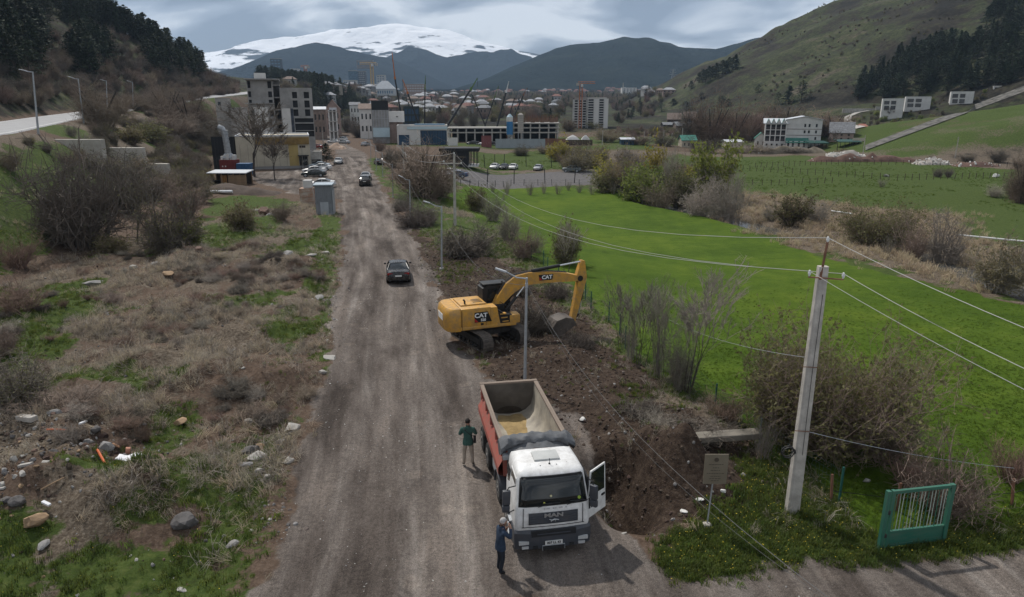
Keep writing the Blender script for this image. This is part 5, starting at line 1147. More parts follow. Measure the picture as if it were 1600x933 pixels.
def bush(px, base, top, wpx, kind, label, name='shrub', group=None, cat='shrub'):
    p = on(px, base); H = at(px, top, p.y).z-p.z; W = .86*wpx/FPX*(p.y*CP-(p.z-CAM_H)*SP)
    me = BUSH[kind][brng.randrange(len(BUSH[kind]))]; w0, h0 = width_of(me); H = max(H, .3)
    o = link(name, me); o.location = p; o.rotation_euler = (0, 0, brng.uniform(0, 6.28)); o.scale = (W/w0, W/w0, H/h0); return tag(o, label, cat, group)
TREES = {
    'bare': [tree_parts(21, 5, .55, .010, .26, mats_c=[twig_d, leaf_b]), tree_parts(22, 5, .5, .010, .28, mats_c=[twig_d, leaf_b])],
    'sapling': [tree_parts(23, 5, .38, .006, .30, (1, 2), mats_c=[twig_g, leaf_b], multi=3, tw=1.2, rmin=.0018), tree_parts(24, 5, .34, .0055, .34, (1, 2), mats_c=[twig_g, leaf_b], multi=4, tw=1.0, rmin=.0018)],
    'red': [tree_parts(25, 5, .5, .010, .22, (2, 3), mats_c=[twig_r, leaf_b], tw=1.4)],
    'dark': [tree_parts(26, 5, .62, .010, .18, (2, 3), mats_c=[twig_d, leaf_o], tw=1.6, leaf=0)],
    'yellow': [tree_parts(27, 5, .5, .010, .2, (2, 3), mats_c=[twig_g, leaf_y], tw=1.0, leaf=1, lsz=.03)],
    'bud': [tree_parts(28, 5, .55, .010, .2, (2, 3), mats_c=[twig_b, leaf_b], tw=1.2, leaf=1, lsz=.022)],
    'wide': [],
    'pine': [pine_parts(31, wid=.27, sh=.75), pine_parts(32, wid=.22, sh=.8), pine_parts(33, wid=.33, lo=.18, sh=.55)],
    'roundpine': [pine_parts(34, wid=.42, lo=.10, sh=.45, whorls=14)],
}
def wide_parts(seed, m, sp=.85, leaf=0, lm=None):
    rng = random.Random(seed); T = MB()
    for k in range(5):
        a = k*1.26+rng.random(); q = Vector((math.cos(a), math.sin(a), 0)); T.tube([q*.03-Vector((0, 0, .03)), q*.06+Vector((0, 0, .2)), q*.16+Vector((0, 0, .42)), q*.26+Vector((0, 0, .62))], [.022, .017, .011, .006], 6, 0, False)
    c = bush_mesh(seed, 64, sp, 10, 5, r=.0036, leaf=leaf, lsz=.022, mats=[m, lm or leaf_b]); me = c.copy(); me.name = 'crown'
    return T.mesh('trunk', bark_d), c
TREES['wide'] = [wide_parts(61, twig_d), wide_parts(62, twig_b)]; TREES['red'] = [wide_parts(63, twig_r, .6), wide_parts(64, twig_r, .5)]; TREES['dark'] = [wide_parts(65, twig_d, .6)]; TREES['bud'] = [wide_parts(66, twig_b, .7, 1)]; TREES['yellow'] = [wide_parts(67, twig_g, .6, 3, leaf_y)]
def tree(px, base, top, wpx, kind, label, name='bare_tree', group=None, Y=None):
    if Y is None: p = on(px, base)
    else: p = at(px, base, Y); p = Vector((p.x, p.y, gz(p.x, p.y)))
    H = max(at(px, top, p.y).z-p.z, 1.0); W = wpx/FPX*(p.y*CP-(p.z-CAM_H)*SP); a, b = TREES[kind][brng.randrange(len(TREES[kind]))]; w0, h0 = width_of(b)
    t_ = thing(name, label, 'tree', p, brng.uniform(0, 6.28), group); t_.scale = (W/w0, W/w0, H/h0); link('trunk', a, t_); link('crown', b, t_); return t_
G1 = 'shrubs of the left bank'; G2 = 'shrubs along the stream'; G3 = 'shrubs along the meadow fence'
for a in (
    (135, 388, 232, 150, 'dark', 'largest dark bare shrub at the foot of the left bank', G1), (105, 378, 270, 80, 'dark', 'dark shrub against the left side of the largest one', G1),
    (268, 398, 292, 95, 'dark', 'dense dark shrub with low green shoots right of the thin bare tree', G1), (195, 330, 240, 90, 'dark', 'dark brush behind the largest shrub on the left bank', G1),
    (240, 312, 252, 80, 'brown', 'brown brush in front of the lowest concrete wall block', G1), (290, 340, 270, 70, 'brown', 'brown brush at the right end of the left bank thicket', G1), (310, 318, 282, 55, 'olive', 'olive tinged brush below the lean-to shed', G1),
    (160, 275, 232, 70, 'dark', 'dark scrub growing before the middle concrete wall', G1), (205, 270, 246, 60, 'olive', 'olive scrub under the middle concrete wall', G1), (110, 260, 228, 50, 'brown', 'brown scrub under the upper concrete wall', G1),
    (35, 498, 428, 85, 'red', 'red brown upright shrub at the left edge of the field', G1), (28, 418, 358, 65, 'red', 'thin reddish shrub on the left green slope', G1), (15, 265, 222, 50, 'brown', 'brown shrub below the highway at the left edge', G1),
    (30, 660, 540, 110, 'dark', 'dark rounded shrub at the left edge beside the rubble', G1), (110, 665, 600, 130, 'brown', 'low brown thicket spreading right of the dark rounded shrub', G1), (5, 560, 505, 60, 'brown', 'small brown shrub cut by the left edge of the picture', G1),
    (376, 362, 314, 62, 'olive', 'olive brown bush beside the boulders below the shed', G1), (440, 350, 310, 40, 'brown', 'small brown bush near the rusty tank', G1), (345, 420, 395, 30, 'olive', 'tiny olive bush among the rubble mounds', G1), (295, 395, 345, 45, 'green', 'green sprouting bush beside the dense dark shrub', G1), (175, 395, 365, 60, 'olive', 'low olive bush at the foot of the largest dark shrub', G1),
    (270, 215, 165, 80, 'brown', 'brown bare brush on top of the bank left of the black screen', G1), (300, 222, 180, 70, 'dark', 'dark bare brush beside the black screen wall', G1), (235, 222, 190, 60, 'olive', 'olive brush on the bank crest behind the stepped walls', G1), (330, 200, 165, 60, 'brown', 'brown brush in front of the cube house', G1), (205, 225, 196, 50, 'olive', 'low olive brush below the crest tree', G1),
    (1292, 700, 512, 250, 'willow', 'largest grey green willow shrub behind the leaning concrete pole', G3), (1230, 690, 545, 130, 'willow', 'willow shrub directly left of the leaning pole', G3), (1380, 720, 600, 120, 'brown', 'brown lower shrub right of the largest willow', G3),
    (1475, 800, 690, 170, 'brown', 'brown twiggy shrub behind the green gate', G3), (1576, 752, 672, 66, 'red', 'reddish upright shrub at the right edge of the meadow', G3), (1420, 760, 690, 70, 'red', 'reddish twigs left of the shrub behind the gate', G3),
    (885, 412, 348, 55, 'olive', 'olive brown bush at the meadow corner beyond the digger', G3), (818, 403, 352, 62, 'brown', 'rounded brown bush above the digger boom', G3), (770, 345, 300, 40, 'grey', 'tall grey bush on the meadow edge behind the power pole', G3), (795, 375, 322, 45, 'grey', 'grey bush in the middle of the fence line brush', G3), (745, 330, 292, 40, 'olive', 'olive bush at the top of the fence line brush', G3), (840, 395, 360, 35, 'stick', 'thin grey sticks between two fence bushes', G3),
    (1025, 690, 640, 60, 'stick', 'dry upright stalks below the bare fence tree', G3), (1190, 720, 640, 50, 'stick', 'dry pale stalks at the base of the willow', G3), (1130, 670, 610, 70, 'red', 'reddish tangle between the bare tree and the willow', G3),
    (968, 300, 236, 62, 'olive', 'olive shrub behind the grey SUV', G2), (1000, 312, 262, 64, 'green', 'yellow green shrub at the near end of the stream thicket', G2), (1022, 290, 226, 40, 'yellow', 'brightest yellow willow bush in the stream thicket', G2), (1047, 300, 222, 48, 'grey', 'tall grey bare bush beside the bright yellow willow', G2),
    (1062, 318, 262, 62, 'olive', 'olive bush in the middle of the stream thicket', G2), (1112, 312, 220, 70, 'green', 'tallest yellow green willow in the stream thicket', G2), (1092, 336, 280, 70, 'grey', 'grey bush on the near bank of the stream', G2), (1132, 340, 272, 60, 'grey', 'grey bush leaning over the stream bend', G2), (1030, 322, 274, 62, 'brown', 'brown bush at the meadow edge of the stream thicket', G2), (1075, 280, 240, 45, 'red', 'reddish bush between the yellow and the tall green willow', G2),
    (945, 300, 265, 50, 'olive', 'olive bush at the lot corner', G2), (985, 270, 235, 50, 'dark', 'dark bush behind the grey SUV thicket', G2), (905, 268, 228, 60, 'olive', 'broad olive bush behind the parking lot', G2), (872, 252, 220, 36, 'yellow', 'yellow bush left of the broad olive one', G2), (885, 262, 236, 40, 'brown', 'brown bush between lot and yellow bush', G2), (935, 258, 228, 46, 'olive', 'pale olive bush left of the stream thicket', G2), (815, 243, 226, 28, 'dark', 'small dark bush in the green field behind the lot', G2), (850, 240, 224, 30, 'brown', 'small brown bush at the far edge of the green field', G2), (975, 252, 226, 44, 'grey', 'grey bush in the far thicket', G2),
    (1372, 378, 316, 120, 'willow', 'wide dark willow shrub beside the stream pool', G2), (1425, 398, 336, 60, 'brown', 'brown shrub leaning over the stream pool', G2), (1474, 402, 330, 66, 'grey', 'pale grey bare shrub right of the stream pool', G2), (1385, 402, 366, 26, 'stick', 'thin reddish stems before the wide willow', G2), (1560, 455, 372, 100, 'olive', 'broad olive shrub at the right edge by the stream', G2), (1596, 430, 370, 50, 'brown', 'brown shrub cut by the right edge beside the stream', G2),
    (1238, 352, 302, 62, 'olive', 'olive grey bush in the reeds', G2), (1275, 348, 308, 46, 'grey', 'grey bush at the right of the reed bushes', G2), (1205, 345, 318, 36, 'grey', 'small grey bush at the left of the reeds', G2), (1465, 277, 262, 17, 'dark', 'left of two round dark bushes in the far meadow', G2), (1482, 277, 262, 15, 'dark', 'right of two round dark bushes in the far meadow', G2), (1378, 292, 278, 20, 'stick', 'small tuft of sticks in the far meadow', G2), (1585, 312, 268, 46, 'brown', 'brown bush at the right edge of the far meadow', G2), (1555, 308, 288, 30, 'grey', 'low grey bush left of the brown one at the far meadow edge', G2),
    (1000, 226, 205, 60, 'brown', 'brown scrub behind the site cabin', G2), (950, 222, 200, 50, 'olive', 'olive scrub below the tower block', G2), (1040, 228, 205, 40, 'dark', 'dark bush left of the green shelter', G2), (1100, 238, 214, 50, 'dark', 'dark bush right of the green shelter', G2), (1150, 238, 222, 60, 'grey', 'pale brush below the long low shed', G2), (1185, 240, 222, 50, 'brown', 'dry brush in front of the hotel balconies', G2), (1235, 240, 226, 60, 'grey', 'dry brush in front of the hotel annexe', G2), (1510, 252, 238, 26, 'dark', 'dark brush right of the white rubble', G2), (1560, 254, 232, 32, 'dark', 'larger dark brush at the foot of the spur', G2), (1590, 264, 244, 26, 'brown', 'brown brush at the right end of the rubble', G2),
    (984, 562, 448, 38, 'stick', 'dense upright twigs around the leftmost fence saplings', G3), (1028, 592, 450, 40, 'stick', 'dense upright twigs in the middle of the fence saplings', G3), (1062, 612, 500, 60, 'grey', 'grey twiggy bush at the foot of the forked fence tree', G3),
    (955, 290, 250, 48, 'yellow', 'yellow green bush by the right end of the lot', G2), (1012, 302, 258, 46, 'green', 'pale green bush in front of the brightest yellow one', G2), (1086, 304, 258, 54, 'yellow', 'yellowish bush left of the tallest willow', G2), (1122, 326, 282, 44, 'olive', 'olive bush under the tallest willow', G2), (985, 290, 252, 40, 'green', 'fresh green bush behind the stream thicket end', G2), (920, 262, 240, 40, 'yellow', 'pale yellow bush between lot and stream thicket', G2), (900, 250, 226, 40, 'olive', 'pale olive bush at the back of the green field', G2),
    (655, 352, 318, 72, 'cut', 'heap of cut brushwood left of the power pole', G3), (727, 398, 352, 92, 'cut', 'large heap of cut brushwood right of the near lamp post', G3), (838, 512, 478, 80, 'cut', 'uprooted brush and roots behind the digger boom', G3), (905, 545, 520, 60, 'cut', 'small root heap near the digger bucket', G3), (800, 455, 430, 70, 'cut', 'uprooted brush above the digger cab', G3), (870, 465, 440, 50, 'cut', 'root heap beside the digger arm', G3), (1000, 660, 628, 70, 'cut', 'torn branches on the spoil left of the slab', G3), (630, 330, 305, 40, 'cut', 'small heap of cut brush beside the lamp posts', G3), (1075, 690, 655, 120, 'cut', 'low tangle of cut branches above the concrete slab', G3),
    (640, 268, 225, 46, 'brown', 'brown bush on the roadside behind the lamp posts', G3), (612, 262, 228, 36, 'dark', 'dark roadside bush left of the bare crown', G3), (593, 236, 215, 30, 'brown', 'brown bush below the black topped building', G3), (690, 306, 268, 50, 'dark', 'dark bush at the near edge of the lot', G3)):
    bush(a[0], a[1], a[2], a[3], a[4], a[5], 'brush_pile' if a[4] == 'cut' else 'shrub', a[6], 'brush pile' if a[4] == 'cut' else 'shrub')
ORD = 'first second third fourth fifth sixth seventh eighth ninth tenth eleventh twelfth'.split()
srng = random.Random(9)
for k, px in enumerate((770, 792, 828, 850, 872, 888, 905, 925, 946, 958)):   # leafless sticks on the meadow edge below the lot
    bush(px, srng.uniform(296, 306), srng.uniform(280, 286), srng.uniform(12, 20), 'stick', 'leafless stick bush, %s from the left in the row below the parking lot' % ORD[k], 'shrub', 'stick bushes in a row below the lot')
for a in (
    (398, 276, 162, 78, 'bare', 'tall bare tree in front of the cream warehouse'), (430, 282, 212, 44, 'bare', 'smaller bare tree right of the tall one before the warehouse'), (216, 384, 262, 56, 'bare', 'thin bare tree standing in the left bank thicket'), (118, 360, 246, 60, 'bare', 'spindly bare tree rising from the largest dark shrub'),
    (160, 200, 128, 76, 'wide', 'broad round bare tree on the bank crest beside the highway'), (300, 215, 135, 60, 'wide', 'dark bare tree right on the bank crest'), (265, 190, 130, 56, 'wide', 'bare tree behind the crest brush'), (665, 308, 222, 104, 'wide', 'wide bare crowned tree beside the parking lot'),
    (1072, 612, 412, 120, 'sapling', 'bare young tree with forked trunk on the meadow fence'), (1000, 575, 432, 70, 'sapling', 'cluster of bare saplings left of the forked tree'), (972, 548, 440, 48, 'sapling', 'leftmost bare sapling on the meadow fence'), (1035, 592, 440, 60, 'sapling', 'bare sapling right behind the cluster'), (1402, 688, 540, 60, 'sapling', 'bare sapling right of the largest willow'), (885, 425, 345, 36, 'sapling', 'thin sapling above the digger boom tip'), (1158, 350, 276, 36, 'sapling', 'pale bare tree at the stream bend'), (1112, 330, 268, 30, 'sapling', 'pale leaning bare tree left of the stream bend'),
    (1110, 228, 152, 62, 'red', 'tall reddish bare tree behind the green shelter'), (1146, 228, 160, 56, 'red', 'reddish bare tree left of the hotel'), (1080, 226, 162, 40, 'dark', 'slim dark bare tree left of the tall reddish one'), (1175, 222, 170, 50, 'red', 'reddish bare tree behind the white cottage'), (1225, 205, 158, 60, 'bud', 'budding tan tree behind the hotel roof'), (1300, 215, 172, 50, 'bud', 'budding tan tree between hotel and tan house'), (1308, 236, 204, 30, 'bare', 'bare tree before the tan gabled house'), (1385, 186, 168, 16, 'bare', 'small bare tree below the villas'), (1595, 318, 240, 40, 'bud', 'pale bare tree at the right edge of the far meadow'),
    (690, 205, 172, 14, 'dark', 'bare tree behind the blue hall roof'), (720, 205, 168, 14, 'dark', 'bare tree behind the low concrete frame'), (740, 200, 166, 16, 'dark', 'dark bare tree among the crane booms'), (670, 200, 174, 12, 'dark', 'slim bare tree by the upright crane'), (890, 205, 184, 24, 'bud', 'budding tree left of the tower block'), (928, 200, 188, 24, 'yellow', 'yellow budding tree at the foot of the tower block'), (562, 215, 186, 30, 'dark', 'bare roadside tree by the upper road bend'), (545, 205, 178, 26, 'dark', 'bare tree behind the narrow tower house')):
    tree(*a)
for a in (
    (511, 258, 224, 16, 'pine', 'single dark conifer by the parked cars'), (502, 200, 176, 16, 'roundpine', 'small dark conifer in front of the brown house'), (1072, 172, 158, 18, 'roundpine', 'round pine on the lower hill, third from the left'), (1033, 175, 160, 16, 'roundpine', 'round pine low on the hill, second from the left'), (1012, 178, 165, 16, 'roundpine', 'round pine low on the hill, leftmost'), (1052, 164, 154, 12, 'pine', 'pointed pine above the timber houses'),
    (1096, 155, 144, 10, 'roundpine', 'small round pine in the middle of the hillside'), (1127, 168, 150, 22, 'roundpine', 'round pine right of the hillside middle'), (1138, 165, 154, 12, 'roundpine', 'smaller pine touching the round one'), (1215, 163, 144, 14, 'roundpine', 'left pine of the group above the hotel'), (1232, 160, 134, 18, 'pine', 'middle pine of the group above the hotel'), (1252, 158, 126, 24, 'roundpine', 'tallest pine of the group above the hotel'), (1185, 142, 132, 14, 'roundpine', 'lone pine on the rocky slope'), (1080, 140, 126, 10, 'pine', 'pine below the ridge row')):
    tree(*a[:6], 'pine_tree', 'single pines on the hillside')
for k in range(12):
    px = 1092+k*5.2; tree(px, 131-k*2.6+(k % 3)*3, 113-k*2.3-(k % 2)*3, 13, 'pine', 'pine in the dark row along the hill shoulder, %s from the left' % ORD[k], 'pine_tree', 'pine row on the hill shoulder')
# --------- woods: trees nobody could count, scattered over the slopes
def scatter_nodes():
    g = bpy.data.node_groups.new('scatter', 'GeometryNodeTree')
    g.interface.new_socket('Geometry', in_out='INPUT', socket_type='NodeSocketGeometry'); g.interface.new_socket('Collection', in_out='INPUT', socket_type='NodeSocketCollection'); g.interface.new_socket('Geometry', in_out='OUTPUT', socket_type='NodeSocketGeometry')
    gi = g.nodes.new('NodeGroupInput'); go = g.nodes.new('NodeGroupOutput'); ci = g.nodes.new('GeometryNodeCollectionInfo'); ci.inputs['Separate Children'].default_value = True; ci.inputs['Reset Children'].default_value = True
    io = g.nodes.new('GeometryNodeInstanceOnPoints'); io.inputs['Pick Instance'].default_value = True
    def na(n, ty): a = g.nodes.new('GeometryNodeInputNamedAttribute'); a.data_type = ty; a.inputs['Name'].default_value = n; return a.outputs['Attribute']
    e2r = g.nodes.new('FunctionNodeEulerToRotation')
    L = g.links.new; L(gi.outputs[0], io.inputs['Points']); L(gi.outputs[1], ci.inputs['Collection']); L(ci.outputs[0], io.inputs['Instance']); L(na('pick', 'INT'), io.inputs['Instance Index'])
    L(na('rot', 'FLOAT_VECTOR'), e2r.inputs[0]); L(e2r.outputs[0], io.inputs['Rotation']); L(na('scl', 'FLOAT_VECTOR'), io.inputs['Scale']); L(io.outputs[0], go.inputs[0]); return g
SCN = scatter_nodes()
def scatter(name, pts, scl, rot, meshes, label=None, cat=None, parent=None):
    """one stuff object: meshes strewn over points"""
    n = len(pts); col = bpy.data.collections.new(name+'_kinds')
    for i, me in enumerate(meshes): o = bpy.data.objects.new('%s_kind_%02d' % (name, i), me); col.objects.link(o)
    me = bpy.data.meshes.new(name); me.vertices.add(n); me.vertices.foreach_set('co', np.asarray(pts, np.float32).ravel())
    a = me.attributes.new('pick', 'INT', 'POINT'); a.data.foreach_set('value', np.random.randint(0, len(meshes), n).astype(np.int32))
    a = me.attributes.new('rot', 'FLOAT_VECTOR', 'POINT'); a.data.foreach_set('vector', np.asarray(rot, np.float32).ravel()); a = me.attributes.new('scl', 'FLOAT_VECTOR', 'POINT'); a.data.foreach_set('vector', np.asarray(scl, np.float32).ravel())
    o = link(name, me, parent); m = o.modifiers.new('scatter', 'NODES'); m.node_group = SCN
    for it in SCN.interface.items_tree:
        if it.item_type == 'SOCKET' and it.in_out == 'INPUT' and it.socket_type == 'NodeSocketCollection': m[it.identifier] = col
    return tag(o, label, cat, kind='stuff')
def joined(tp):
    mb = bmesh.new()
    me = bpy.data.meshes.new('wood_tree'); a, b = tp; mats_ = []
    for src in (a, b):
        off = len(mats_); mats_ += list(src.materials); n0 = len(mb.faces); mb.from_mesh(src); mb.faces.ensure_lookup_table()
        for f in mb.faces[n0:]: f.material_index += off
    mb.to_mesh(me); mb.free()
    for m in mats_: me.materials.append(m)
    return me
def sample(n, xr, yr, polys, inv=False):
    """random places whose ground lies in one of the outlines as the photo shows them"""
    x = np.random.uniform(*xr, n); y = np.random.uniform(*yr, n); z = ground(x, y); px, py, _ = proj(x, y, z); ok = np.zeros(n, bool)
    for P in polys: ok |= poly_sd(P, px, py) > 0
    return np.stack([x, y, z], -1)[ok]
def strew(name, P, meshes, hs, label, cat, wf=(.8, 1.25), tilt=.06):
    n = len(P); h = np.random.uniform(*hs, n); wd = h*np.random.uniform(*wf, n)
    rot = np.stack([np.random.normal(0, tilt, n), np.random.normal(0, tilt, n), np.random.uniform(0, 6.28, n)], -1); return scatter(name, P, np.stack([wd, wd, h], -1), rot, meshes, label, cat)
PINEM = [joined(t) for t in TREES['pine']]+[joined(TREES['roundpine'][0])]
WOODL = [[(-400, -400), (195, -400), (215, 5), (260, 30), (300, 60), (340, 92), (372, 112), (340, 118), (290, 100), (240, 82), (200, 60), (150, 40), (90, 35), (75, 60), (72, 110), (40, 130), (0, 110), (-400, 120)], [(110, 95), (150, 78), (185, 100), (170, 130), (125, 120)], [(225, 90), (330, 110), (300, 130), (240, 118)]]
PL = sample(7000, (-420, -70), (120, 480), WOODL); PL = PL[np.random.rand(len(PL)) < .75]
PL = np.concatenate([PL, sample(2200, (-300, -110), (180, 460), [[(150, -60), (215, -20), (262, 28), (300, 58), (345, 92), (385, 122), (370, 130), (330, 112), (290, 96), (230, 72), (180, 50), (120, 30)]])])
strew('pine_wood', PL, PINEM, (10, 15), 'dark pine wood covering the left hillside', 'wood')
PB = sample(5200, (-330, -70), (130, 440), [[(-100, 110), (70, 60), (150, 45), (240, 85), (340, 118), (372, 118), (370, 150), (330, 150), (250, 175), (170, 178), (100, 160), (40, 170), (-100, 190)]])
strew('bare_wood', PB, [joined(TREES['wide'][0]), joined(TREES['wide'][1]), BUSH['brown'][0], BUSH['dark'][1], joined(TREES['bud'][0])], (3.0, 6.0), 'bare brown wood on the lower left hillside', 'wood')
PM = sample(2600, (-260, -60), (400, 900), [[(400, 108), (430, 112), (470, 128), (520, 140), (560, 160), (575, 178), (545, 182), (490, 175), (490, 140), (400, 125)]])
strew('pine_wood', PM, PINEM, (9, 14), 'dark pine wood on the ridge behind the grey concrete building', 'wood')
PR = sample(16000, (150, 700), (300, 800), [[(1330, 160), (1345, 128), (1400, 98), (1450, 76), (1500, 74), (1545, 66), (1900, 60), (1900, 140), (1600, 130), (1540, 138), (1480, 150), (1440, 152), (1390, 156)], [(1530, -60), (1560, 0), (1535, 45), (1620, 52), (1900, 45), (1900, -80)]]); PR = PR[np.random.rand(len(PR)) < .6]
strew('pine_wood', PR, PINEM, (9, 14), 'dark pine plantation on the right hillside above the villas', 'wood')
PV = sample(1500, (60, 330), (280, 470), [[(1330, 188), (1370, 175), (1470, 170), (1500, 165), (1480, 185), (1420, 200), (1380, 208), (1350, 205)], [(1360, 168), (1500, 150), (1540, 145), (1540, 155), (1400, 172)]])
strew('hillside_scrub', PV, [BUSH['dark'][0], BUSH['green'][0], BUSH['olive'][0]], (1.2, 3.2), 'green and dark scrub below the white villas', 'scrub')
PT = sample(9000, (-420, 420), (360, 1900), [[(440, 140), (560, 140), (700, 145), (1050, 140), (1030, 180), (960, 198), (880, 196), (760, 196), (640, 196), (560, 190), (500, 180)]]); PT = PT[np.random.rand(len(PT)) < .55]; qx, qy, _ = proj(PT[:, 0], PT[:, 1], PT[:, 2]); PT = PT[~((qx > 885) & (qx < 960) & (qy > 168))]
strew('town_trees', PT, [joined(TREES['dark'][0]), joined(TREES['bud'][0]), PINEM[0], BUSH['olive'][0], joined(TREES['red'][0])], (5, 11), 'trees and gardens between the houses of the far town', 'trees')
PT = sample(1500, (20, 160), (255, 520), [[(930, 214), (1180, 218), (1190, 200), (1100, 203), (1000, 204), (930, 206)]])
strew('valley_scrub', PT, [BUSH['brown'][0], BUSH['dark'][0], BUSH['olive'][0], joined(TREES['red'][0])], (1.5, 3.8), 'brown scrub on the valley floor below the hill', 'scrub')

PH = sample(2600, (120, 560), (300, 840), [[(1000, 178), (1060, 140), (1180, 70), (1330, -20), (1560, -20), (1400, 100), (1330, 150), (1180, 165)]]); PH = PH[fbm(PH[:, 0], PH[:, 1], 3, .02) > .5]
strew('hillside_scrub', PH, [BUSH['dark'][0], BUSH['olive'][0], BUSH['brown'][0]], (1.0, 2.8), 'scattered low scrub on the grassy right hillside', 'scrub')

PK = sample(5200, (-130, -40), (75, 260), [[(40, 225), (150, 205), (210, 185), (330, 160), (370, 165), (362, 210), (330, 250), (325, 290), (300, 330), (240, 330), (190, 300), (170, 250), (60, 245)]]); PK = PK[(fbm(PK[:, 0], PK[:, 1], 3, .09) > .44) & (PK[:, 0] > ip(PK[:, 1], XH)+7)]
strew('bank_scrub', PK, [BUSH['dark'][0], BUSH['dark'][1], BUSH['brown'][0], BUSH['olive'][0], BUSH['grey'][1]], (1.2, 3.4), 'bare scrub covering the bank between highway and warehouse', 'scrub')

PQ = sample(3000, (-45, -6), (18, 90), [[(0, 470), (180, 400), (400, 380), (500, 420), (510, 560), (470, 650), (380, 690), (200, 720), (0, 660)]]); PQ = PQ[(fbm(PQ[:, 0], PQ[:, 1], 3, .25) > .49)]; PQ = PQ[:700]
strew('brambles', PQ, [BUSH['brown'][0], BUSH['cut'][0], BUSH['grey'][0], BUSH['red'][0]], (.35, .9), 'low tangled brambles over the mounds of the left field', 'brambles', (1.2, 2.2))
# ------------------------------------------------------------------ tipper truck
WHITE = paint('truck_white', (0.74, 0.74, 0.73), 0.35, 0.2); SLATE = paint('bumper_slate', (0.040, 0.047, 0.060), 0.5, 0.1)
TRED = paint('tipper_red', (0.34, 0.075, 0.055), 0.6, 0.34); TRAIL = mat('worn_rail', (0.22, 0.175, 0.14), 0.85, 0.25, 3, bump=.1)
LINER = mat('scoured_steel', (0.30, 0.275, 0.235), 0.6, 0.28, 1.6, col2=(.40, .36, .29), bump=.1)
LINERD = mat('dirty_steel', (0.105, 0.095, 0.082), 0.8, 0.3, 1.4, bump=.2); SAND = mat('wet_sand', (0.30, 0.215, 0.10), 0.95, 0.25, 3, bump=.4, bscale=18)
TARP = mat('grey_tarpaulin', (0.095, 0.10, 0.108), 0.6, 0.25, 3, bump=.3, bscale=9); CHAS = mat('chassis_grime', (0.04, 0.037, 0.035), .85, .35, 4, bump=.2)
LAMP = mat('lamp_lens', (0.45, 0.46, 0.46), 0.15, 0.1, 8, spec=.6); PLATE = mat('plate_white', (.62, .62, .6), .5, .05, 8); INK = mat('plate_ink', (.02, .02, .025), .6, .05, 3); CHROME = mat('dull_chrome', (.42, .43, .44), .35, .1, 5, metal=.6)
RIM = mat('wheel_rim', (.16, .155, .15), .6, .3, 6, metal=.3); REDL = mat('tail_lamp_red', (.25, .012, .012), .3, .1, 5)
def add_wheel(parent, x, y, r, w_, side, name='wheel', rim=RIM):
    b = MB(); b.wheel((0, 0, 0), (1, 0, 0), r, w_, 28); o = b.build(name, RUBBER, parent, True); o.location = (x, y, r-.012)
    q = MB(); q.wheel((side*w_*.02, 0, 0), (1, 0, 0), r*.6, w_*1.0, 20, inner=r*.12); q.wheel((side*(w_*.5+.015), 0, 0), (1, 0, 0), r*.17, .05, 12, inner=.01)
    for k in range(8): a = k*math.pi/4; q.box((side*(w_*.5+.008), r*.38*math.cos(a), r*.38*math.sin(a)), (.02, r*.09, r*.09))
    q.build('rim', rim, o); return o
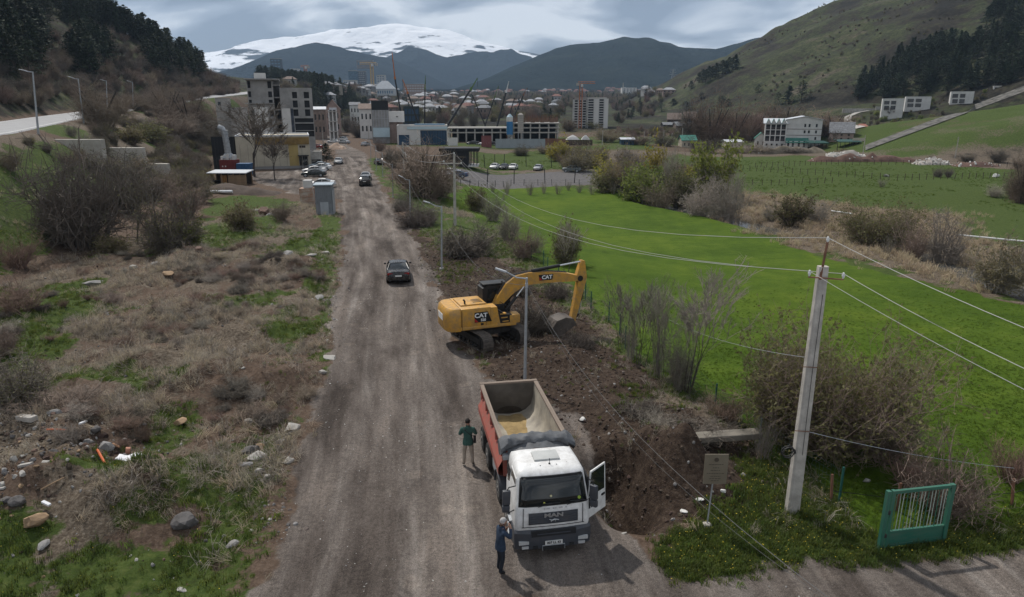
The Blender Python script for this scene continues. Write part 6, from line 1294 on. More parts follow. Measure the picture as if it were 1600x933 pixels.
def make_truck():
    root = thing('tipper_truck', 'white cab tipper truck with a red open body and its left door ajar', 'truck', (1.22, 17.98, 0.0), R(190.2))
    lv = [(0.92, 1.12, 0.0, 0.10), (1.05, 1.14, 0.03, .14), (1.68, 1.13, 0.01, .18), (1.74, 1.12, -0.02, .18), (2.42, 1.04, -.24, .18), (2.52, 1.02, -.29, .17), (2.60, .98, -.37, .17), (2.66, .90, -.50, .16), (2.69, .74, -.70, .1)]
    def ring(z, hw, yf, rc, grow=0.0):
        P = []; yr = -1.80+(.12 if z > 2.65 else 0); hw += grow; yf += grow; rc = rc
        def arc(cx, cy, a0, a1, r_):
            for k in range(5): a = a0+(a1-a0)*k/4; P.append(Vector((cx+r_*math.cos(a), cy+r_*math.sin(a), z)))
        crown = lambda x: -.05*(x/hw)**2
        arc(hw-rc, yf-rc-.05, 0, math.pi/2, rc)
        for x in (.45, 0, -.45): P.append(Vector((x, yf+crown(x), z)))
        arc(-hw+rc, yf-rc-.05, math.pi/2, math.pi, rc); P.append(Vector((-hw, -1.0, z))); P.append(Vector((-hw+.04, yr, z))); P.append(Vector((hw-.04, yr, z))); P.append(Vector((hw, -1.0, z))); return P
    b = MB(); b.loft([ring(*l) for l in lv]); b.build('cab_body', WHITE, root, True)
    def front(z, s, off):
        """point on the cab front at height z, s in -1..1 across"""
        zs = [l[0] for l in lv]; hw = np.interp(z, zs, [l[1] for l in lv]); yf = np.interp(z, zs, [l[2] for l in lv]); x = s*hw
        e_ = max(0, abs(s)-.84)/.16; return Vector((x*.995, yf-.05*s*s-.11*e_*e_+off, z))
    def sheet(name, z0, z1, s0, s1, off, m, parent, nz=4, ns=10, th=.012):
        g = [[front(z0+(z1-z0)*j/nz, s0+(s1-s0)*i/ns, off) for i in range(ns+1)] for j in range(nz+1)]; q = MB(); q.loft([[*r_] for r_ in g], cap=False, closed=False); o = q.build(name, m, parent, True)
        so_ = o.modifiers.new('t', 'SOLIDIFY'); so_.thickness = th; so_.offset = 0; return o
    sheet('windscreen_seal', 1.70, 2.50, -.93, .93, .012, BLACKPL, root); ws = sheet('windscreen', 1.745, 2.465, -.90, .90, .028, GLASS, root)
    for i, (x, z, s_, c) in enumerate(((.06, 1.98, .035, (.55, .5, .3)), (-.72, 1.86, .05, (.25, .35, .05)), (.25, 1.80, .03, (.5, .5, .1)))):
        q = MB(); q.wheel(front(z, x, .04), (0, 1, .3), s_, .012, 10, inner=.005); q.build('sticker', mat('sticker_%d' % i, c, .6, .1, 4), ws)
    for x0 in (-.35, .42):
        q = MB(); p0 = front(1.70, x0, .05); p1 = front(1.78, x0-.38, .055); q.tube([p0, p1], .012, 4); q.tube([p1+Vector((-.25, 0, .0)), p1+Vector((.3, 0, .015))], .011, 4); q.build('wiper', BLACKPL, root)
    sheet('sun_visor_edge', 2.50, 2.535, -.9, .9, .02, BLACKPL, root, 1)
    gr = sheet('grille', 1.13, 1.50, -.66, .66, .018, SLATE, root)
    for k in range(5): 
        q = MB(); z = 1.17+k*.073; q.loft([[front(z, s, .035) for s in (-.63, -.3, 0, .3, .63)], [front(z+.04, s, .032) for s in (-.63, -.3, 0, .3, .63)], [front(z+.04, s, .02) for s in (-.63, -.3, 0, .3, .63)]], cap=False, closed=False); q.build('slat', SLATE, gr)
    text_part('MAN', .17, CHROME, gr, front(1.415, 0, .05), (math.pi/2, 0, math.pi), bold=True, stretch=1.55, depth=.008)
    q = MB(); q.tube([front(1.25, -.14, .05), front(1.28, -.02, .055), front(1.25, .05, .055), front(1.29, .12, .05)], [.012, .022, .02, .01], 5); q.tube([front(1.27, -.02, .055), front(1.21, -.05, .055)], .012, 4); q.tube([front(1.26, .05, .055), front(1.20, .07, .055)], .012, 4); q.build('emblem', CHROME, gr)
    sheet('panel_gap', 1.035, 1.05, -.84, .84, .006, BLACKPL, root, 1); 
    for sx in (-1, 1): sheet('corner_gap', 1.06, 1.66, sx*.80-.008, sx*.80+.008, .006, BLACKPL, root, 3, 1)
    for k, x in enumerate((-.34, -.22, -.17, -.06, .0, .12, .17, .24)): q = MB(); q.box(front(1.62, x, .008), (.05, .01, .055)); q.build('letter_residue', mat('glue_grey', (.45, .45, .45), .7, .2, 9), root)
    # bumper
    b = MB(); prof = [(.30, -.02, 1.10), (.34, .09, 1.15), (.62, .12, 1.17), (.86, .10, 1.17), (.93, .03, 1.15)]
    b.loft([[Vector((hw*s, yf-.14*abs(s)**6, z)) for s in (-1, -.93, -.6, -.2, .2, .6, .93, 1)]+[Vector((hw, -.62, z)), Vector((hw*.6, -.62, z)), Vector((-hw*.6, -.62, z)), Vector((-hw, -.62, z))] for z, yf, hw in prof]); bp_ = b.build('bumper', SLATE, root, True)
    piece('centre_recess', BLACKPL, bp_, (0, .085, .85), (1.35, .09, .16)); piece('intake_slat', SLATE, bp_, (0, .105, .855), (1.0, .09, .03))
    for sx in (-1, 1):
        hl = piece('headlight', LAMP, bp_, (sx*.90, .085, .585), (.30, .07, .10)); piece('fog_light', LAMP, bp_, (sx*.86, .10, .43), (.20, .05, .075)); piece('tow_cover', BLACKPL, bp_, (sx*.55, .125, .42), (.14, .02, .09))
    pl = piece('licence_plate', PLATE, bp_, (0, .135, .545), (.53, .025, .12)); text_part('007 LL 43', .105, INK, bp_, (0, .152, .545), (math.pi/2, 0, math.pi), 'plate_number', .002, True)
    q = MB(); q.tube([(-.34, .13, .30), (-.34, .13, .455), (.34, .13, .455), (.34, .13, .30)], .016, 5); q.build('step_frame', GALV, bp_); piece('front_step', BLACKPL, bp_, (0, .13, .37), (.6, .04, .1))
    # roof hatch, aerial, marks of old lights
    b = MB(); b.box((0, -1.15, 2.715), (.80, .55, .07), ch=.03); b.build('roof_hatch', mat('hatch_grey', (.42, .43, .42), .6, .08, 3), root, True)
    b = MB(); b.tube([(-.02, -.68, 2.68), (-.02, -.66, 2.88)], .009, 4); b.wheel((-.02, -.68, 2.695), (0, 0, 1), .03, .03, 8, inner=.005); b.build('aerial', BLACKPL, root)
    for x, y in ((.62, -.72), (.30, -.62), (-.25, -.62), (-.62, -.72), (.72, -1.0), (-.5, -.95)): q = MB(); q.wheel((x*.9, y, 2.678+.01*(1-abs(x))), (0, 0, 1), .016, .012, 7, inner=.004); q.build('roof_bolt', BLACKPL, root)
    # doors: right one shut, left one swung open
    def door(parent, hx, open_=False):
        d = MB(); poly = [(-.02, .95), (-.02, 1.62), (-.20, 2.45), (-.95, 2.47), (-.97, .95)]
        d.prism([(a, z) for a, z in poly], -.02, .02, M=Matrix(((0, 1, 0), (1, 0, 0), (0, 0, 1)))); return d.build('door', WHITE, parent)
    for sx in (1, -1):
        d = door(root, sx); d.location = (sx*1.135, -.22, 0); d.rotation_euler = (0, sx*R(-2.5), 0 if sx > 0 else R(-52))
        gx_ = .025*sx; g = MB(); g.prism([(-.08, 1.66), (-.23, 2.40), (-.90, 2.42), (-.90, 1.62)], -.026, .026, M=Matrix(((0, 1, 0), (1, 0, 0), (0, 0, 1)))); g.build('side_window', GLASS, d)
        piece('door_handle', BLACKPL, d, (sx*.035, -.82, 1.45), (.03, .16, .06)); piece('door_vent', BLACKPL, d, (sx*.03, -.10, 1.45), (.02, .08, .36))
        if sx < 0: piece('door_trim', mat('door_trim', (.06, .06, .065), .8, .2, 5), d, (.03, -.5, 1.3), (.03, .8, .55))
        am = MB(); xx = .05*sx; base = [(xx, -.04, 2.30), (sx*.28, .10, 2.34), (sx*.32, .10, 2.25)]; am.tube(base, .018, 5); am.tube([(xx, -.03, 1.52), (sx*.26, .10, 1.50), (sx*.32, .10, 1.62)], .018, 5); am.build('mirror_arm', BLACKPL, d)
        mb_ = MB(); mb_.box((sx*.34, .10, 2.02), (.24, .13, .46), ch=.04); mb_.build('mirror', SLATE, d, True); mb_ = MB(); mb_.box((sx*.34, .10, 1.66), (.23, .13, .22), ch=.04); mb_.build('wide_mirror', SLATE, d, True)
    piece('door_opening', mat('cab_interior', (.02, .02, .022), .9, .3, 3), root, (-1.12, -.72, 1.66), (.05, .86, 1.38))
    piece('quarter_window', GLASS, root, (1.075, -1.45, 2.02), (.03, .38, .6)); b = MB(); b.box((.83, -1.55, 2.10), (.14, .3, .18)); 
    # cab underside, steps, mudguards
    piece('cab_floor', CHAS, root, (0, -1.0, .82), (2.1, 1.5, .2))
    for sx in (1, -1):
        for z, dx in ((.40, .06), (.64, .03), (.88, 0)): piece('step', GALV, root, (sx*(1.10+dx*.4), -.82, z), (.20, .36, .045))
        piece('step_panel', SLATE, root, (sx*1.02, -.82, .64), (.16, .5, .62))
        for yc, r_ in ((-1.47, .62), (-3.22, .60)):
            m = MB(); rr = []
            for k in range(11):
                a = R(-5+19*k); rr.append([Vector((sx*x, yc+r_*math.cos(a)*1.02, .50+r_*math.sin(a))) for x in (.80, 1.17)]+[Vector((sx*x, yc+(r_+.03)*math.cos(a)*1.02, .50+(r_+.03)*math.sin(a))) for x in (1.19, .80)])
            m.loft(rr); m.build('mudguard', SLATE, root, True)
    b = MB()
    for sx in (-.42, .42): b.box((sx, -4.1, .86), (.09, 6.9, .28))
    for y in (-1, -2.4, -4.2, -6.2, -7.4): b.box((0, y, .86), (.8, .12, .2))
    b.build('chassis_frame', CHAS, root); piece('engine_block', CHAS, root, (0, -1.3, .75), (.7, 1.3, .5)); b = MB(); b.tube([(.2, -2.1, 1.0), (.2, -2.1, 2.1)], .1, 8); b.build('exhaust_stack', CHAS, root)
    for sx in (1, -1):
        b = MB(); b.box((sx*.85, -4.3, .72), (.5, .95, .5), ch=.06); b.build('fuel_tank' if sx > 0 else 'battery_box', GALV if sx > 0 else CHAS, root, True)
    for y, w_ in ((-1.47, .30), (-3.22, .30), (-5.55, .56), (-6.95, .56)):
        b = MB(); b.tube([(-.9, y, .5), (.9, y, .5)], .09, 8); b.build('axle', CHAS, root)
        for sx in (-1, 1): add_wheel(root, sx*(1.0 if w_ < .4 else .90), y, .5, w_, sx)
    # tipping body
    y0, y1 = -2.62, -7.62
    outer = [(1.12, 2.44), (1.04, 2.36), (1.00, 2.02), (1.23, 1.60), (1.23, 1.36), (.95, 1.22), (.6, 1.12), (0, 1.08)]
    inner = [(1.03, 2.44), (.99, 2.2), (.97, 1.8), (.88, 1.5), (.68, 1.30), (.40, 1.19), (0, 1.15)]
    def sec(pts, y): 
        L_ = [Vector((x, y, z)) for x, z in pts]; return L_+[Vector((-x, y, z)) for x, z in reversed(pts[:-1])]
    b = MB(); b.loft([sec(outer, y1+(y0-y1)*k/6) for k in range(7)], cap=False, closed=False); tub = b.build('tipper_body', TRED, root)
    b = MB(); b.loft([sec(inner, y1+(y0-y1)*k/6) for k in range(7)], cap=False, closed=False); b.build('liner', LINER, tub, True)
    for sx in (-1, 1): piece('top_rail', TRAIL, tub, (sx*1.075, (y0+y1)/2, 2.455), (.15, y0-y1+.04, .07)); 
    for sx in (-1, 1):
        for k in range(5): piece('side_rib', TRED, tub, (sx*1.075, y1+.15+(y0-y1-.3)*k/4, 2.18), (.10, .13, .42))
    tg = MB(); tg.prism([(-1.10, 1.5), (-.8, 1.12), (.8, 1.12), (1.10, 1.5), (1.12, 2.44), (-1.12, 2.44)], y1-.11, y1-.003); tgo = tg.build('tailgate', TRED, root); 
    q = MB(); pts = [(x, z) for x, z in inner]+[(-x, z) for x, z in reversed(inner[:-1])]; q.prism(pts, y1+.0, y1+.03); q.build('tailgate_inside', LINERD, tgo); piece('tailgate_rail', TRAIL, tgo, (0, y1-.06, 2.47), (2.3, .16, .08))
    fw = MB(); fw.prism([(-1.06, 1.3), (1.06, 1.3), (1.10, 2.52), (-1.10, 2.52)], y0-.04, y0+.05); fw.build('front_wall', TRED, root)
    s_ = MB(); rows = []
    for j in range(9):
        y = y1+.25+(y0-y1-.5)*j/8; row = []
        for i in range(9):
            u = -1+2*i/8; hw = .52+.12*math.sin(j*1.7); z = np.interp(abs(u*hw), [0, .40, .68, .88], [1.15, 1.19, 1.30, 1.5])+(.085*(1-u*u)*(.6+.4*math.sin(j*2.1+i)) if 0 < i < 8 else -.02); row.append(Vector((u*hw, y, z)))
        rows.append(row)
    s_.loft(rows, cap=False, closed=False); s_.build('sand_residue', SAND, tub, True)
    q = MB(); rr = []
    for k in range(13): a = math.pi*k/12; rr.append(Vector((.56*math.cos(a), 0, 1.2+.30*math.sin(a))))
    q.add([(p.x, y1+.045, p.z) for p in rr], [tuple(range(13))]); q.build('mud_patch', mat('mud_dark', (.045, .038, .03), .9, .3, 4), tgo)
    # rolled tarpaulin over the gap behind the cab
    tp = MB(); rr = []; rng = random.Random(4)
    for k in range(21):
        u = -1+2*k/20; zc = 2.58+.10*(1-u*u)-.16*max(0, abs(u)-.8)/.2; r_ = .17+.035*rng.random()+(.05 if abs(u) > .75 else 0); ring_ = []
        for q in range(12): a = q*math.pi/6; k2 = r_*(1+.16*math.sin(3*a+k*1.3)+.08*rng.random()); ring_.append(Vector((u*1.22, -2.42+1.35*k2*math.cos(a), zc+k2*math.sin(a)*.85)))
        rr.append(ring_)
    tp.loft(rr); tp.build('tarpaulin_roll', TARP, root, True)
    tp = MB(); rr = []
    for j in range(5): rr.append([Vector((-1.0+2.0*i/12, -2.30+.40*j/4, 2.50+.25*math.sin(math.pi*i/12)*(1-j/4*.25)-.10*j/4+.02*math.sin(i*2.3+j))) for i in range(13)])
    tp.loft(rr, cap=False, closed=False); tp.build('tarpaulin_fold', TARP, root, True); piece('cab_rear_box', CHAS, root, (.85, -2.02, 2.0), (.32, .32, .4)); piece('lamp_box', GALV, root, (1.05, -2.1, 2.28), (.22, .2, .16))
    piece('cab_rear_wall', CHAS, root, (0, -2.05, 1.5), (1.8, .3, 1.0))
    return root
TRUCK = make_truck()
# ------------------------------------------------------------------ excavator
CATY = paint('digger_yellow', (0.56, 0.29, 0.04), 0.45, 0.34); CATK = mat('digger_black', (.02, .02, .021), .45, .2, 4); TRKM = mat('track_steel', (.105, .09, .078), .75, .35, 5, bump=.2); ROD = mat('chrome_rod', (.62, .63, .64), .2, .05, 3, metal=.7)
BUCK = mat('bucket_steel', (.085, .072, .062), .7, .35, 2, bump=.2); LOGO = mat('logo_black', (.012, .012, .013), .5, .1, 3); LWHITE = mat('logo_white', (.75, .75, .74), .5, .04, 3); LRED = mat('logo_red', (.35, .02, .02), .5, .05, 3)
def make_digger():
    root = thing('excavator', 'yellow tracked excavator with its bent arm lowered beside the road', 'excavator', (-1.35, 38.0, gz(-1.35, 38.0)-.02), R(20))
    # undercarriage
    for sy in (-1, 1):
        L_, r_, w_ = 4.1, .46, .62; t = MB(); path = []
        for k in range(13): a = -math.pi/2+math.pi*k/12; path.append((L_/2-r_+r_*math.cos(a), r_+r_*math.sin(a)))
        for k in range(13): a = math.pi/2+math.pi*k/12; path.append((-L_/2+r_+r_*math.cos(a), r_+r_*math.sin(a)))
        P = []; n = len(path)
        tot = [math.dist(path[i], path[(i+1) % n]) for i in range(n)]; N_ = 46; step = sum(tot)/N_; acc = 0; i = 0
        for k in range(N_):
            s = k*step
            while s > acc+tot[i]: acc += tot[i]; i += 1
            f = (s-acc)/tot[i]; a, b = path[i], path[(i+1) % n]; p = (a[0]+(b[0]-a[0])*f, a[1]+(b[1]-a[1])*f); P.append((p, math.atan2(b[1]-a[1], b[0]-a[0])))
        for p, a in P:
            M = Matrix.Rotation(-a, 3, 'Y'); t.box((p[0], 0, p[1]), (step*.93, w_, .045), M=M); o_ = M @ Vector((0, 0, -.035)); t.box((p[0]+o_.x, 0, p[1]+o_.z), (.03, w_, .045), M=M)
        o = t.build('track', TRKM, root); rot = R(-78); off = Matrix.Rotation(rot, 3, 'Z') @ Vector((0, sy*1.19, 0)); o.location = off; o.rotation_euler = (0, 0, rot)
        f = MB(); f.box((0, 0, .46), (2.9, .42, .34)); f.build('track_frame', CHAS, o)
        for k in range(7): q = MB(); q.wheel((-1.35+k*.45, 0, .16), (0, 1, 0), .12, .5, 10, inner=.03); q.build('roller', CHAS, o)
        for x in (-1, 1): q = MB(); q.wheel((x*(L_/2-r_), 0, r_), (0, 1, 0), .38, .3, 18, inner=.1); q.build('idler' if x > 0 else 'sprocket', CHAS, o)
    b = MB(); b.box((0, 0, .72), (1.7, 2.0, .34), ch=.08); o = b.build('undercarriage', CHAS, root); o.rotation_euler = (0, 0, R(-78)); b = MB(); b.wheel((0, 0, 1.0), (0, 0, 1), .75, .22, 24, inner=.05); b.build('slew_ring', CHAS, root)
    # upper works
    b = MB(); b.box((-.55, 0, 1.20), (3.6, 2.56, .2), ch=.05); b.build('deck', CATY, root, True)
    cw = MB(); rr = []
    for z, g in ((1.06, .03), (1.12, 0), (1.95, 0), (2.20, .05), (2.32, .16)):
        P = []
        for k in range(15): a = -math.pi/2+math.pi*k/14; c = abs(math.cos(a))**.55; s = math.copysign(abs(math.sin(a))**.55, math.sin(a)); P.append(Vector((-2.0-.82*c+g*c, (1.29-g)*s, z)))
        rr.append(P)
    cw.loft(rr); cwo = cw.build('counterweight', CATY, root, True); q = MB(); q.box((-2.82, .0, 1.75), (.03, .9, .36)); q.build('rear_logo_plate', LWHITE, cwo)
    b = MB(); b.box((-1.12, 0, 1.80), (1.72, 2.54, 1.06), ch=.07); hd = b.build('engine_housing', CATY, root, True)
    b = MB(); b.box((-1.1, .1, 2.36), (1.5, 1.6, .10), ch=.04); b.build('engine_hood', CATY, root, True)
    for k in range(3): piece('hood_slot', CATK, root, (-.75+k*.0, -.35+k*.25, 2.418), (.55, .07, .02))
    b = MB(); b.tube([(-1.55, -.5, 2.38), (-1.55, -.5, 2.56), (-1.62, -.5, 2.66)], .055, 8); b.build('exhaust_pipe', CATK, root)
    piece('panel_gap', CATK, root, (-1.93, 0, 1.72), (.02, 2.57, 1.18)); piece('panel_gap', CATK, root, (-.55, -1.272, 1.75), (.018, .01, .9)); piece('latch', CATK, root, (-.78, -1.275, 1.38), (.16, .012, .12))
    b = MB(); b.prism([(-.26, 1.3), (.28, 1.3), (.10, 2.28), (-.26, 2.28)], -1.26, -.45); b.build('fuel_tank', CATY, root)
    b = MB(); b.prism([(.30, 1.3), (1.0, 1.3), (1.0, 1.75), (.62, 1.78), (.16, 2.1)], -1.24, -.5); b.build('step_well', CATK, root)
    for k in range(3): piece('step', CATY, root, (.60+.05*k-.12*k, -1.15, 1.40+.22*k), (.36, .25, .06))
    b = MB(); b.box((1.16, -.92, 1.48), (.62, .72, .50), ch=.06); b.build('tool_box', CATY, root, True)
    b = MB(); b.tube([(.25, -1.2, 2.25), (.28, -1.2, 2.55), (.85, -1.2, 2.15), (.9, -1.2, 1.75)], .018, 5); b.build('handrail', CATK, root)
    # cab
    cab = MB(); cab.prism([(-.25, 1.3), (1.35, 1.3), (1.48, 1.75), (1.30, 3.06), (.05, 3.12), (-.25, 2.96)], .30, 1.26); cb = cab.build('cab', CATK, root)
    b = MB(); b.prism([(-.02, 1.85), (.62, 1.75), (.60, 2.9), (.08, 2.92)], .275, .2985); b.build('side_window', GLASS, cb); b = MB(); b.prism([(.72, 1.55), (1.33, 1.6), (1.2, 2.9), (.70, 2.9)], .275, .2985); b.build('side_window', GLASS, cb)
    b = MB(); b.add([(1.475, .44, 1.85), (1.475, 1.18, 1.85), (1.325, 1.18, 2.92), (1.325, .44, 2.92)], [(0, 1, 2, 3)]); so_ = b.build('front_window', GLASS, cb); m = so_.modifiers.new('s', 'SOLIDIFY'); m.thickness = .03
    b = MB(); b.box((.55, .78, 3.16), (1.5, .86, .08), ch=.03); b.build('cab_roof', CATK, root, True); q = MB(); q.wheel((1.0, .5, 3.24), (0, 0, 1), .06, .1, 8, inner=.01); q.build('beacon', CATK, root)
    b = MB(); b.box((.35, .0, 1.75), (1.1, .62, .75), ch=.05); b.build('boom_bracket', CATK, root)
    # boom, stick, bucket (x forward, z up)
    z0 = root.location.z
    cl = [(.30, 1.78, .30), (.75, 2.42, .50), (1.25, 2.98, .66), (1.75, 3.30, .70), (2.4, 3.44, .62), (3.6, 3.42, .54), (4.8, 3.32, .44), (5.62, 3.20, .26)]
    up, dn = [], []
    cl = [(x, z, th*1.14) for x, z, th in cl]
    for i, (x, z, th) in enumerate(cl):
        a = cl[max(i-1, 0)]; c = cl[min(i+1, len(cl)-1)]; dx, dz = c[0]-a[0], c[1]-a[1]; l = math.hypot(dx, dz); nx, nz = -dz/l, dx/l; up.append((x+nx*th/2, z+nz*th/2)); dn.append((x-nx*th/2, z-nz*th/2))
    b = MB(); n = len(up)
    rings = [[Vector((up[i][0], -.21, up[i][1])), Vector((up[i][0], .21, up[i][1])), Vector((dn[i][0], .21, dn[i][1])), Vector((dn[i][0], -.21, dn[i][1]))] for i in range(n)]; b.loft(rings); bo = b.build('boom', CATY, root)
    for k in range(3): q = MB(); q.tube([Vector((up[j][0], -.1+.1*k, up[j][1]+.05)) for j in range(1, n-1)], .022, 5); q.build('hydraulic_hose', CATK, bo)
    lp = MB(); lp.prism([(3.05, 3.28), (3.85, 3.28), (3.92, 3.62), (3.00, 3.62)], -.2225, -.2125); lo_ = lp.build('logo_plate', LOGO, bo); text_part('CAT', .30, LWHITE, lo_, (3.52, -.226, 3.45), (math.pi/2, 0, 0), bold=True, depth=.003, stretch=1.1); q = MB(); q.prism([(3.04, 3.30), (3.24, 3.30), (3.06, 3.5)], -.2255, -.2228); q.build('logo_stripe', LRED, lo_)
    lp = MB(); lp.prism([(-1.22, 1.50), (-.22, 1.50), (-.45, 2.08), (-1.22, 2.08)], -1.286, -1.272); lo_ = lp.build('logo_plate', LOGO, root); text_part('CAT', .34, LWHITE, lo_, (-.85, -1.29, 1.88), (math.pi/2, 0, 0), bold=True, depth=.003, stretch=1.1); text_part('320', .20, LWHITE, lo_, (-.72, -1.29, 1.62), (math.pi/2, 0, 0), bold=True, depth=.003); q = MB(); q.prism([(-1.21, 1.52), (-1.0, 1.52), (-1.21, 1.75)], -1.2895, -1.2865); q.build('logo_stripe', LRED, lo_)
    def ram(p0, p1, y, r_, f=.58, nm='cylinder'):
        a, c = Vector((p0[0], y, p0[1])), Vector((p1[0], y, p1[1])); q = MB(); q.tube([a, a.lerp(c, f)], r_, 10); o = q.build(nm, CATK, root, True); q = MB(); q.tube([a.lerp(c, f*.9), c], r_*.55, 8); q.build('rod', ROD, o, True)
    ram((.95, 1.75), (2.05, 3.05), -.33, .09); ram((.95, 1.75), (2.05, 3.05), .33, .09); ram((2.65, 3.85), (5.82, 4.18), 0, .10, .55)
    st = MB(); st.prism([(5.55, 3.0), (5.42, 3.30), (5.75, 4.28), (5.96, 4.22), (6.12, 3.2), (5.42, .55), (5.22, .42), (5.12, .55)], -.17, .17); so2 = st.build('stick', CATY, root); q = MB(); q.wheel((5.66, 0, 3.2), (0, 1, 0), .17, .50, 14, inner=.02); q.build('pivot_pin', CATK, so2)
    ram((6.02, 3.05), (5.72, .95), 0, .08, .6, 'bucket_cylinder'); q = MB(); q.tube([(5.72, 0, .95), (5.42, 0, .62)], .06, 6); q.tube([(5.72, 0, .95), (5.05, 0, .75)], .06, 6); q.build('bucket_link', CATK, root)
    prof = [(5.32, .50), (5.12, .86), (4.62, .98), (4.05, .82), (3.78, .42), (3.82, .02), (4.10, -.28)]
    bk = MB(); w_ = .56
    inner_ = [(4.55+(x-4.55)*.92, .2+(z-.2)*.92) for x, z in prof]
    bk.loft([[Vector((x, -w_, z)), Vector((x, w_, z)), Vector((i_[0], w_-.03, i_[1])), Vector((i_[0], -w_+.03, i_[1]))] for (x, z), i_ in zip(prof, inner_)]); bko = bk.build('bucket', BUCK, root)
    for sy in (-1, 1): q = MB(); q.prism([(x, z) for x, z in prof], sy*w_-.02, sy*w_+.02); q.build('side_plate', BUCK, bko)
    for k in range(5): q = MB(); q.loft([[Vector((4.10+a, -.48+.24*k+s, -.28+c)) for a, c, s in ((-.04, .05, -.05), (-.04, .05, .05), (.05, .0, .05), (.05, .0, -.05))], [Vector((4.30, -.48+.24*k+s, -.36+c)) for c, s in ((.01, -.03), (.01, .03), (0, .03), (0, -.03))]]); q.build('tooth', BUCK, bko)
    return root
DIGGER = make_digger()
# ------------------------------------------------------------------ people
SKIN = mat('skin', (.36, .215, .155), .6, .1, 9); 
def skin_body(J, E, Rr):
    names = list(J); me = bpy.data.meshes.new('b'); me.from_pydata([J[n] for n in names], [(names.index(a), names.index(b)) for a, b in E], [])
    o = bpy.data.objects.new('b', me); COL.objects.link(o); m = o.modifiers.new('s', 'SKIN'); m.use_smooth_shade = True; m.branch_smoothing = .6
    if not me.skin_vertices: me.skin_vertices.new()
    for i, n in enumerate(names):
        sv = me.skin_vertices[0].data[i]; r_ = Rr[n]; sv.radius = r_ if isinstance(r_, tuple) else (r_, r_); sv.use_root = (n == 'pelvis')
    s = o.modifiers.new('u', 'SUBSURF'); s.levels = 2; s.render_levels = 2
    dg = bpy.context.evaluated_depsgraph_get(); out = bpy.data.meshes.new_from_object(o.evaluated_get(dg)); bpy.data.objects.remove(o); return out
def person(label, loc, rz, J, top, trous, shoe, hair, arms_z, collar=1.47):
    t_ = thing('person', label, 'person', loc, rz)
    E = [('pelvis', 'waist'), ('waist', 'chest'), ('chest', 'neck'), ('neck', 'head'), ('head', 'crown')]
    Rr = {'pelvis': (.16, .125), 'waist': (.165, .125), 'chest': (.19, .135), 'neck': .062, 'head': (.082, .095), 'crown': (.07, .08)}
    for s in 'lr':
        E += [('chest', 'sh'+s), ('sh'+s, 'el'+s), ('el'+s, 'wr'+s), ('wr'+s, 'ha'+s), ('pelvis', 'hi'+s), ('hi'+s, 'kn'+s), ('kn'+s, 'an'+s), ('an'+s, 'to'+s)]
        Rr.update({'sh'+s: .078, 'el'+s: .055, 'wr'+s: .042, 'ha'+s: (.042, .025), 'hi'+s: .105, 'kn'+s: .075, 'an'+s: .055, 'to'+s: .042})
    me = skin_body(J, E, Rr); me.materials.clear()
    for m in (top, trous, shoe, SKIN, hair): me.materials.append(m)
    def seg(p, a, b):
        a, b = Vector(a), Vector(b); d = b-a; f = max(0, min(1, (p-a).dot(d)/d.length_squared)); return (p-a-d*f).length, f
    for f in me.polygons:
        c = Vector(f.center); best = min(((seg(c, J[a], J[b])+(a, b)) for a, b in E), key=lambda q: q[0]-(Rr[q[2]] if not isinstance(Rr[q[2]], tuple) else Rr[q[2]][0])); a, b = best[2], best[3]; mi = 0
        if a in ('neck', 'head') or (a == 'chest' and b == 'neck' and best[1] > .75): mi = 3
        elif a[:2] == 'wr' or (a[:2] == 'el' and best[1] > .92): mi = 3
        elif a[:2] == 'an': mi = 2
        elif a[:2] in ('hi', 'kn'): mi = 1 if not (a[:2] == 'kn' and best[1] > .97) else 2
        elif a == 'pelvis' and b[:2] == 'hi': mi = 0 if c.z > J['pelvis'][2]-.10 else 1
        elif a == 'pelvis' and c.z < J['pelvis'][2]-.08: mi = 1
        f.material_index = mi
    # fingers, nose, ears joined into the body surface
    bm = bmesh.new(); bm.from_mesh(me)
    def stick(pts, rs, mi, n=6):
        mb = MB(); mb.tube(pts, rs, n, 0, True); vs = [bm.verts.new(v) for v in mb.v]
        for f in mb.f:
            fc = bm.faces.new([vs[i] for i in f]); fc.material_index = mi; fc.smooth = True
    for s in 'lr':
        w_, h = Vector(J['wr'+s]), Vector(J['ha'+s]); d = (h-w_).normalized(); side = d.cross(Vector((0, 0, 1)));
        if side.length < .1: side = Vector((1, 0, 0))
        side.normalize(); pn = side.cross(d).normalized()
        for k, L_ in enumerate((.070, .082, .076, .058)):
            o = h+side*(-.030+.020*k)-d*.01; m1 = o+d*L_*.5; m2 = m1+(d*.8-pn*.55).normalized()*L_*.45; stick([o, m1, m2], [.0095, .0088, .0065], 3)
        o = w_+(h-w_)*.45+side*.035*(1 if s == 'l' else -1); stick([o, o+(d*.6+side*.6*(1 if s == 'l' else -1)).normalized()*.045, o+(d*.95+side*.35*(1 if s == 'l' else -1)).normalized()*.078], [.012, .011, .008], 3)
    hd = Vector(J['head']); fw = Vector((0, 1, 0))
    stick([hd+Vector((0, .085, .025)), hd+Vector((0, .118, -.012)), hd+Vector((0, .095, -.02))], [.009, .015, .012], 3)
    stick([hd+Vector((-.025, .094, -.052)), hd+Vector((.025, .094, -.052))], [.006, .006], 3)
    for sx in (-1, 1):
        stick([hd+Vector((sx*.080, -.01, .028)), hd+Vector((sx*.092, -.02, 0)), hd+Vector((sx*.080, -.005, -.03))], [.010, .016, .008], 3); stick([hd+Vector((sx*.032, .082, .022)), hd+Vector((sx*.032, .092, .020))], [.013, .008], 4)
    bm.to_mesh(me); bm.free(); me.polygons.foreach_set('use_smooth', [True]*len(me.polygons)); bo = link('body', me, t_)
